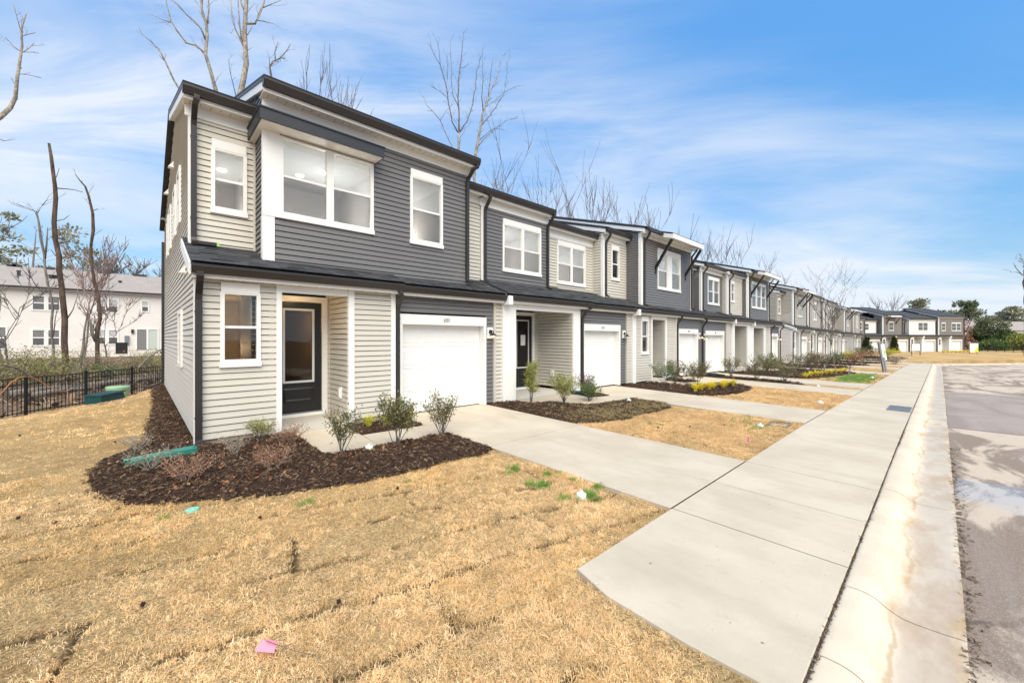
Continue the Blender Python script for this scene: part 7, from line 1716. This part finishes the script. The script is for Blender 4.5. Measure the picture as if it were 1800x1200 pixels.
# ------------------------------------------------------------------ long white house behind the woods
def long_house():
    Y = 57.6; x0, x1, zb, ze, zr = -30.0, 14.0, .55, 6.47, 8.95
    root = empty('row_house', (x0, Y, zb)); tag(root, 'long pale two storey house with brown roof seen beyond the woodland', 'house')
    P = lambda mb, n, m, par=None, kind=None: mb.build(n, m, par or root, kind)
    sid = MB(); e = .19; n = int((ze-zb)/e)
    for i in range(n): sid.prism_x([(0, i*e), (-.022, i*e), (-.004, (i+1)*e), (0, (i+1)*e)], 0, x1-x0)
    P(sid, 'siding', M['siding_pale'], kind='stuff'); P(MB().box(0, x1-x0, .01, 10, -1, ze-zb), 'wall', M['siding_pale'])
    P(MB().prism_x([(-.5, ze-zb-.02), (6, zr-zb), (12.5, ze-zb), (12.5, ze-zb+.1), (6, zr-zb+.12), (-.5, ze-zb+.10)][::-1], -.3, x1-x0+.3), 'roof', M['roof_brown'])
    P(MB().box(-.3, x1-x0+.3, -.62, -.5, ze-zb-.06, ze-zb+.09), 'gutter', M['bronze']); P(MB().box(0, x1-x0, -.5, .0, ze-zb-.14, ze-zb-.07), 'soffit', M['white'])
    def w(u0, u1, v0, v1, cols, blind=True):
        a, b = at(u0, v0, Y), at(u1, v1, Y); X0, X1, Z1, Z0 = a.x-x0, b.x-x0, a.z-zb, b.z-zb; t = .12
        f = MB(); f.box(X0-t, X0, -.07, .02, Z0-t, Z1+t); f.box(X1, X1+t, -.07, .02, Z0-t, Z1+t); f.box(X0, X1, -.07, .02, Z1, Z1+t); f.box(X0, X1, -.07, .02, Z0-t, Z0)
        fo = P(f, 'window', M['white']); ww = (X1-X0-.28*(cols-1))/cols; zm = (Z0+Z1)/2
        for c in range(cols):
            q = X0+c*(ww+.28)
            if c: P(MB().box(q-.28, q, -.06, .02, Z0, Z1), 'mullion', M['white'], fo)
            P(MB().box(q, q+ww, -.05, .0, zm-.05, zm+.05), 'meeting_rail', M['white'], fo)
            P(MB().box(q, q+ww, -.02, -.01, zm+.05, Z1), 'upper_pane', M['dark_glass'] if not blind else mat('blind_glass', (.45, .46, .45), .15, None, None, .7), fo); P(MB().box(q, q+ww, -.03, -.02, Z0, zm-.05), 'lower_pane', M['dark_glass'], fo)
    w(58, 104, 520, 545, 2, False); w(58, 104, 580, 606, 2, False); w(170, 206, 526, 549, 2); w(170, 206, 580, 604, 2); w(250, 260, 530, 547, 1); w(-40, -4, 512, 540, 2, False); w(-20, 10, 575, 612, 1, False)
    a, b = at(241, 579, Y), at(277, 614, Y); X0, X1, Z1, Z0 = a.x-x0, b.x-x0, a.z-zb, b.z-zb
    f = P(MB().box(X0-.1, X0, -.08, .02, Z0, Z1+.1).box(X1, X1+.1, -.08, .02, Z0, Z1+.1).box(X0, X1, -.08, .02, Z1, Z1+.1).box((X0+X1)/2-.08, (X0+X1)/2+.08, -.08, .02, Z0, Z1), 'sliding_door', M['white'])
    P(MB().box(X0, (X0+X1)/2-.08, -.03, -.02, Z0, Z1), 'screen_panel', mat('grey_screen', (.20, .20, .19), .6), f); P(MB().box((X0+X1)/2+.08, X1, -.03, -.02, Z0, Z1), 'curtain_panel', mat('pale_curtain', (.50, .55, .50), .4), f)
    a, b = at(219, 590, Y), at(227, 605, Y); P(MB().box(a.x-x0, b.x-x0, -.18, 0, b.z-zb, a.z-zb), 'meter_box', M['steel'])
    a = at(233, 582, Y); P(MB().box(a.x-x0-.1, a.x-x0+.1, -.2, 0, a.z-zb-.2, a.z-zb+.2), 'wall_lamp', M['bronze'])
    for u, v, s, h in ((33, 484, .12, .7), (93, 497, .28, 1.0), (211, 501, .12, .7)):
        q = at(u, v, Y+2.6); P(MB().lathe([(s*1.6, 0), (s*1.6, .08), (s, .1), (s, h), (s*1.3, h), (s*1.3, h+.12), (0.01, h+.14)], (q.x-x0, 2.6, q.z-zb-.35), 8), 'roof_vent', M['bronze'])
    for u in (20, 30, 88, 178, 188, 240, 252):
        q = at(u, 470, Y+5.7); P(MB().box(q.x-x0-.3, q.x-x0+.3, 5.6, 6.0, zr-zb+.02, zr-zb+.22), 'ridge_vent', M['roof_dark'])
    q = at(214, 607, 55); ac = MB().box(-.42, .42, -.42, .42, -.3, .75).box(-.45, .45, -.45, .45, .75, .82)
    for k in range(6): ac.box(-.43, .43, -.44, -.42, .08+k*.11, .12+k*.11)
    tag(ac.build('air_conditioner', M['bronze'], loc=(q.x, q.y, .55)), 'dark outdoor air conditioner unit by the long pale house', 'air conditioner')
long_house()
# pale houses beyond the far fence
for i, (u0, u1, d, vr, ve, lb) in enumerate(((1670, 1745, 135, 565, 580, 'pale house with grey brown roof behind the rust leaved tree'), (1752, 1850, 130, 566, 581, 'pale house with grey brown roof at the right edge'))):
    A, B = atd(u0, ve, d), atd(u1, ve, d); e = (B-A); L = e.length; ang = math.atan2(e.y, e.x); ht = A.z-GF
    root = empty('pale_house', (A.x, A.y, GF), ang); tag(root, lb, 'house', 'pale houses beyond the far fence')
    MB().box(0, L, 0, 8, 0, ht).build('wall', M['siding_pale'], root); zr = atd(u0, vr, d+4).z-GF
    MB().prism_x([(-.5, ht-.05), (4, zr), (8.5, ht-.05), (8.5, ht+.1), (4, zr+.15), (-.5, ht+.1)][::-1], -.4, L+.4).build('roof', M['roof_brown'], root)
    for k in range(3):
        x = L*(.2+.28*k); f = MB().box(x-.12, x+1.12, -.06, .02, ht-2.2, ht-.5).build('window', M['white'], root); MB().box(x, x+1.0, -.08, -.06, ht-2.1, ht-.6).build('pane', M['dark_glass'], f)

# ------------------------------------------------------------------ picket fence at the lawn's foot
def fence():
    s0, s1 = -4.6, 12.5; B = lambda s: (FN0[0]+FNT[0]*s, FN0[1]+FNT[1]*s)
    root = empty('picket_fence', (FN0[0], FN0[1], 0), math.atan2(FNT[1], FNT[0])); tag(root, 'black metal picket fence along the bottom of the lawn', 'fence')
    g = lambda s: Hs(*B(s))
    posts = [-4.1+2.05*k for k in range(9)]
    me = None
    for s in posts:
        z = g(s); o = MB().box(-.032, .032, -.032, .032, -.3, 1.30).add([(-.038,-.038,1.30),(.038,-.038,1.30),(.038,.038,1.30),(-.038,.038,1.30),(0,0,1.335)], [(0,1,4),(1,2,4),(2,3,4),(3,0,4),(3,2,1,0)]) if me is None else None
        if me is None:
            mb = MB().box(-.032, .032, -.032, .032, -.3, 1.30); mb.add([(-.038,-.038,1.30),(.038,-.038,1.30),(.038,.038,1.30),(-.038,.038,1.30),(0,0,1.335)], [(0,1,4),(1,2,4),(2,3,4),(3,0,4),(3,2,1,0)])
            ob = mb.build('post', M['fence_black'], root); me = ob.data
        else:
            ob = bpy.data.objects.new('post', me); COL.objects.link(ob); ob.parent = root
        ob.location = (s, 0, z)
    pm = None
    for a, b in zip(posts[:-1], posts[1:]):
        for zz in (.10, 1.02, 1.22):
            za, zb = g(a)+zz, g(b)+zz; mb = MB(); mb.add([(a+.03,-.014,za-.015),(b-.03,-.014,zb-.015),(b-.03,.014,zb-.015),(a+.03,.014,za-.015),(a+.03,-.014,za+.015),(b-.03,-.014,zb+.015),(b-.03,.014,zb+.015),(a+.03,.014,za+.015)], [(0,3,2,1),(4,5,6,7),(0,1,5,4),(1,2,6,5),(2,3,7,6),(3,0,4,7)])
            mb.build('rail', M['fence_black'], root)
        for k in range(1, 16):
            s = a+(b-a)*k/16; z = g(a)*(1-k/16)+g(b)*k/16
            if pm is None: ob = MB().box(-.008, .008, -.008, .008, .04, 1.222).build('picket', M['fence_black'], root); pm = ob.data
            else: ob = bpy.data.objects.new('picket', pm); COL.objects.link(ob); ob.parent = root
            ob.location = (s, 0, z)
fence()
# orange conduit looped over the fence
def on_fence(u, v, off=.06):
    x, y = ray(u); d = (FNN[0]*FN0[0]+FNN[1]*FN0[1]+off)/(FNN[0]*x+FNN[1]*y); return Vector((x*d, y*d, EYE+(VH-v)/FPX*d))
cb = [on_fence(u, v) for u, v in ((-12,702),(5,688),(18,673),(32,664),(45,661.5),(60,664),(78,674),(93,683),(105,688),(115,688),(124,684),(128,681))]
tag(MB().tube([q-cb[0] for q in cb], .012, 6).build('conduit', M['orange'], smooth=True, loc=cb[0]), 'orange conduit looped over the black fence', 'conduit')
c2 = [on_fence(u, v, -.3) for u, v in ((118,695),(120,703),(124,708),(128,710))]
tag(MB().tube([q-c2[0] for q in c2], .011, 6).build('conduit', M['orange'], smooth=True, loc=c2[0]), 'short orange conduit end on the ground behind the fence', 'conduit')
# utility boxes
bx, by = -.95, 21.45; bz = Hs(bx, by); root = empty('utility_vault', (bx, by, bz), R(52)); tag(root, 'dark green low plastic utility vault by the fence', 'utility box')
mb = MB(); mb.add([(-.5,-.3,0),(.55,-.3,0),(.55,.3,0),(-.5,.3,0),(-.46,-.26,.30),(.5,-.24,.34),(.5,.24,.34),(-.46,.26,.30)], [(0,3,2,1),(4,5,6,7),(0,1,5,4),(1,2,6,5),(2,3,7,6),(3,0,4,7)]); mb.build('body', M['plastic_dkgreen'], root)
mb = MB(); mb.add([(-.5,-.31,.295),(.56,-.30,.335),(.56,.30,.335),(-.5,.31,.295),(-.48,-.28,.335),(.53,-.27,.375),(.53,.27,.375),(-.48,.28,.335)], [(0,3,2,1),(4,5,6,7),(0,1,5,4),(1,2,6,5),(2,3,7,6),(3,0,4,7)]); mb.build('lid', M['plastic_dkgreen'], root)
bx, by = -.62, 22.35; bz = Hs(bx, by); root = empty('utility_pedestal', (bx, by, bz)); tag(root, 'pale green round utility pedestal behind the dark vault', 'utility box')
MB().lathe([(.34, 0), (.34, .42), (.31, .44)], (0, 0, 0), 20).build('body', M['paint_lime'], root, smooth=False); MB().lathe([(.36, .40), (.37, .50), (.34, .54), (.1, .56), (0.0, .56)], (0, 0, 0), 20).build('cap', M['paint_lime'], root)
# ------------------------------------------------------------------ small things near the first house
def splash(x, y, rz, lb, L=.78, W=.27, m='plastic_green'):
    z = bed_z(x, y)+.01; o = MB(); n = 8
    prof = [(-W/2, .0), (-W/2, .075), (-W/2+.02, .08), (-W/2+.045, .03), (W/2-.045, .03), (W/2-.02, .08), (W/2, .075), (W/2, 0)]
    vs = []
    for t, s, h in ((0, .8, 1), (.5, .9, .95), (1, 1.05, .8)): vs += [(L*(t-.5), yy*s, zz*h) for yy, zz in prof]
    k = len(prof); fs = [tuple(range(k))[::-1], tuple(range(2*k, 3*k))]
    for a in range(2):
        for i in range(k): j = (i+1) % k; fs.append((a*k+i, a*k+j, a*k+k+j, a*k+k+i))
    o.add(vs, fs); o.box(-L/2-.012, -L/2, -W/2*.8, W/2*.8, 0, .085)
    ob = o.build('splash_block', M[m], loc=(x, y, z)); ob.rotation_euler = (0, R(1.5), rz); return tag(ob, lb, 'splash block')
splash(.24, 7.78, R(187), 'green plastic splash block below the corner downspout')
splash(10.35, 7.85, R(-70), 'dark green splash block under the second porch downspout', .6, .25, 'plastic_dkgreen')
splash(21.3, 7.7, R(-90), 'dark green splash block between the paired garages', .7, .28, 'plastic_dkgreen')
def cap(x, y, lb, r=.064):
    z = bed_z(x, y)+.0; root = empty('cleanout_cap', (x, y, z)); tag(root, lb, 'pipe cap', 'white cleanout caps')
    MB().lathe([(r, -.05), (r, .03), (r*.92, .045), (0, .048)], (0, 0, 0), 16).build('collar', M['plastic_white'], root)
    b = r*.45; MB().lathe([(b, .047), (b, .07), (b*.8, .078), (0, .078)], (0, 0, 0), 4).build('plug', M['plastic_white'], root)
cap(2.72, 6.30, 'white pipe cap in mulch beside the leggy shrub'); cap(3.90, 2.95, 'white pipe cap in the front lawn beside green tufts'); cap(10.2, 6.05, 'white pipe cap at the tip of the second bed'); cap(9.85, 2.66, 'white pipe cap by the open meter box in the second lawn'); cap(20.9, 3.5, 'white pipe cap in the strip by the paired driveways'); cap(29.2, 2.5, 'white pipe cap in the lawn by the green turf patch', .11); cap(15.2, 2.5, 'white pipe cap lying in the third lawn', .09)
def flag(x, y, dx, dy, h, lb):
    z = Hs(x, y)-.02; root = empty('marker_flag', (x, y, z)); tag(root, lb, 'marker flag', 'pink utility marker flags')
    a = Vector((0, 0, 0)); b = Vector((dx, dy, h)); MB().tube([a, a.lerp(b, .5)+Vector((0, 0, -.01)), b], .0022, 5).build('wire', M['wire'], root)
    d = (b-a).normalized(); q = b-d*.075; s = Vector((-.62, .30, -.02)); w = Vector((.03, .06, 0))
    V = []; n = 5
    for i in range(n):
        t = i/(n-1); off = w*math.sin(t*3.6)*.5+Vector((0, 0, -.035*t*t)); V += [(b+s*.085*t+off)[:], (q+s*.03*t+off)[:]]
    mb = MB(); mb.add(V, [(2*i, 2*i+2, 2*i+3, 2*i+1) for i in range(n-1)]); mb.build('flag', M['flag_pink'], root)
flag(.80, 2.55, -.24, .22, .10, 'pink marker flag lying over in the near lawn'); flag(7.95, 2.32, .02, .02, .16, 'pink marker flag in the second lawn'); flag(15.9, 2.15, .02, .02, .18, 'pink marker flag in the third lawn')
# open meter box
x, y = 10.35, 2.42; z = Hs(x, y); root = empty('meter_box', (x, y, z), R(3)); tag(root, 'open water meter box sunk in the second lawn', 'meter box')
MB().box(-.30, .30, -.19, -.16, -.15, .012).box(-.30, .30, .16, .19, -.15, .012).box(-.30, -.27, -.16, .16, -.15, .012).box(.27, .30, -.16, .16, -.15, .012).build('rim', M['bark'], root); MB().box(-.27, .27, -.16, .16, -.14, -.02).build('cavity_shade', M['black'], root); MB().box(-.26, .02, -.15, .15, -.018, -.004).build('lid', M['foundation'], root)  # solid black block stands in for the shade inside the open box
# trench grate set in the walk
root = empty('drain_grate', (15.75, .78, Hs(15.75, .78))); tag(root, 'blue grey steel drain grate set in the sidewalk', 'grate'); root.rotation_euler = (0.0175, 0.014, 0); root.location.z += 0.003
MB().box(-.66, .66, -.24, -.215, -.05, .006).box(-.66, .66, .215, .24, -.05, .006).box(-.66, -.635, -.215, .215, -.05, .006).box(.635, .66, -.215, .215, -.05, .006).build('frame', M['steel'], root)
MB().box(-.635, .635, -.215, .215, -.05, .0008).build('pit_shade', M['black'], root)  # black block under the bars, shade of the drain put into its colour
bar = None
for k in range(8):
    if bar is None: ob = MB().box(-.05, .035, -.213, .213, 0.001, .0035).build('bar', M['steel'], root); bar = ob.data
    else: ob = bpy.data.objects.new('bar', bar); COL.objects.link(ob); ob.parent = root
    ob.location = (-.53+k*.152, 0, 0)
tag(MB().lathe([(.062, -.03), (.062, .010), (.05, .014), (0, .014)], (0, 0, 0), 16).build('valve_lid', mat('turquoise_plastic', (.22, .55, .42), .5), loc=(.42, 5.52, Hs(.42, 5.52)-.005)), 'round turquoise valve lid in the lawn below the first bed', 'valve lid')
# sweetgum balls on the lawn
sg = None; rr = random.Random(9)
def spiky():
    mb = MB(); rd = random.Random(2)
    mb.lathe([(0.0, -.018), (.011, -.014), (.017, 0), (.011, .014), (0, .018)], (0, 0, 0), 8)
    for i in range(46):
        a, b = rd.uniform(0, 6.283), math.acos(rd.uniform(-1, 1)); d = Vector((math.sin(b)*math.cos(a), math.sin(b)*math.sin(a), math.cos(b))); s = d.orthogonal().normalized()*.0035; t = d.cross(s)
        mb.add([(d*.012+s)[:], (d*.012-s*.5+t*.8)[:], (d*.012-s*.5-t*.8)[:], (d*.027)[:]], [(0, 1, 3), (1, 2, 3), (2, 0, 3)])
    return mb
for i, (x, y) in enumerate(((.02, 3.83), (.91, 4.78), (-1.5, 5.6), (-.9, 6.4), (1.05, 2.95), (-1.2, 7.4), (2.35, 4.6), (-1.9, 8.8), (8.5, 3.6), (9.3, 3.2), (7.9, 4.0), (-.3, 9.6), (-1.6, 11.5))):
    if sg is None: ob = spiky().build('seed_ball', mat('seed_ball', (.035, .012, .010), .8)); sg = ob.data
    else: ob = bpy.data.objects.new('seed_ball', sg); COL.objects.link(ob)
    ob.location = (x, y, Hs(x, y)+lawn_bump(x, y)+.012); ob.rotation_euler = (rr.uniform(0, 3), rr.uniform(0, 3), 0); s = .85; ob.scale = (s, s, s)
    tag(ob, 'small dark spiky seed ball lying on the straw coloured lawn', 'seed ball', 'seed balls on the lawns')
tag(MB().lathe([(0, -.02), (.05, -.01), (.075, .015), (.06, .035), (.02, .05), (0, .05)], (0, 0, 0), 9).build('stone', mat('dark_stone', (.05, .045, .045), .5), loc=(-1.02, 3.62, Hs(-1.02, 3.62)+.0)), 'dark smooth stone in a bare hollow at the left edge of the lawn', 'stone')
# staked sapling
x, y = 29.6, 4.2; bare_tree('sapling', 'slender young tree held by stakes in the sedge bed', (x, y, Hs(x, y)), 4.5, .032, 77, .45, .32, 6, 'bark', 'twig', levels=3, twigs=.6)
for i, (dx, dy) in enumerate(((-.9, .3), (.8, .55), (.75, -.6))):
    o = MB().tube([(dx*.9, dy*.9, -.1), (dx*1.1, dy*1.1, .55)], .022, 6); o.tube([(dx*1.05, dy*1.05, .45), (dx*.4, dy*.4, .95), (0, 0, 1.35)], .006, 4)
    tag(o.build('tree_stake', M['wood_post'], loc=(x, y, Hs(x, y))), ('dark slanted stake with guy wire left of the slender young tree', 'dark slanted stake with guy wire behind the slender young tree', 'dark slanted stake with guy wire right of the slender young tree')[i], 'stake', 'stakes round the sapling')
# leaning sign post
x, y = 36.4, 2.55; z = Hs(x, y); root = empty('sign_post', (x, y, z)); root.rotation_euler = (Matrix.Rotation(R(-10), 4, Vector((CA, SA, 0))) @ Matrix.Rotation(R(-38), 4, 'Z')).to_euler(); tag(root, 'leaning grey wooden sign post with a white hanging panel', 'sign post')
MB().box(-.055, .055, -.055, .055, -.3, 1.95).build('post', M['wood_post'], root); MB().box(.10, .20, -.045, .045, -.3, .95).build('second_post', M['wood_post'], root); MB().box(-.12, .35, -.03, .03, 1.95, 2.03).build('top_rail', M['wood_post'], root)
pn = MB().box(.10, .36, -.02, .02, .75, 1.85).build('panel', M['sign_white'], root); MB().box(.20, .34, -.024, -.0205, 1.15, 1.40).build('green_print', M['sign_green'], pn)
# estate sign frame on the far lawn
q = atd(1610, 622, 58); root = empty('estate_sign', (q.x, q.y, -.72), FARA); tag(root, 'thin black sign frame with a white panel on the far lawn', 'sign')
MB().box(-.75, -.70, -.03, .03, 0, 1.75).box(.70, .75, -.03, .03, 0, 1.75).box(-.70, .70, -.03, .03, 1.70, 1.75).box(-.70, .70, -.028, .028, .62, .67).build('frame', M['fence_black'], root); MB().box(-.70, .70, -.012, .012, .67, 1.70).build('panel', M['sign_white'], root)
q = atd(1712, 618, 66); root = empty('sign_board', (q.x, q.y, -.62), FARA); tag(root, 'white site sign with a lime corner beyond the far kerb', 'sign')
MB().box(-.85, .85, -.03, .03, .1, 1.55).build('panel', M['sign_white'], root); mb = MB(); mb.add([(.85, -.034, .1), (.85, -.034, 1.0), (.1, -.034, .45), (.0, -.034, .1)], [(0, 1, 2, 3)]); mb.build('lime_corner', M['sign_lime'], root); MB().box(-.8, -.7, .03, .12, -.3, 1.5).box(.7, .8, .03, .12, -.3, 1.5).build('posts', M['wood_post'], root)
# rail fence by the evergreens
A = atd(1722, 618, 76); B = atd(1830, 618, 70); e = B-A; L = e.length; root = empty('rail_fence', (A.x, A.y, GF), math.atan2(e.y, e.x)); tag(root, 'black metal fence in front of the far evergreens', 'fence')
for k in range(8):
    s = L*k/7; MB().box(s-.04, s+.04, -.04, .04, -.2, 1.15).build('post', M['fence_black'], root)
for zz in (.15, .95, 1.1): MB().box(0, L, -.02, .02, zz-.025, zz+.025).build('rail', M['fence_black'], root)
mb = MB()
for k in range(int(L/.13)): mb.box(k*.13-.009, k*.13+.009, -.009, .009, .1, 1.12)
mb.build('picket', M['fence_black'], root, 'stuff')
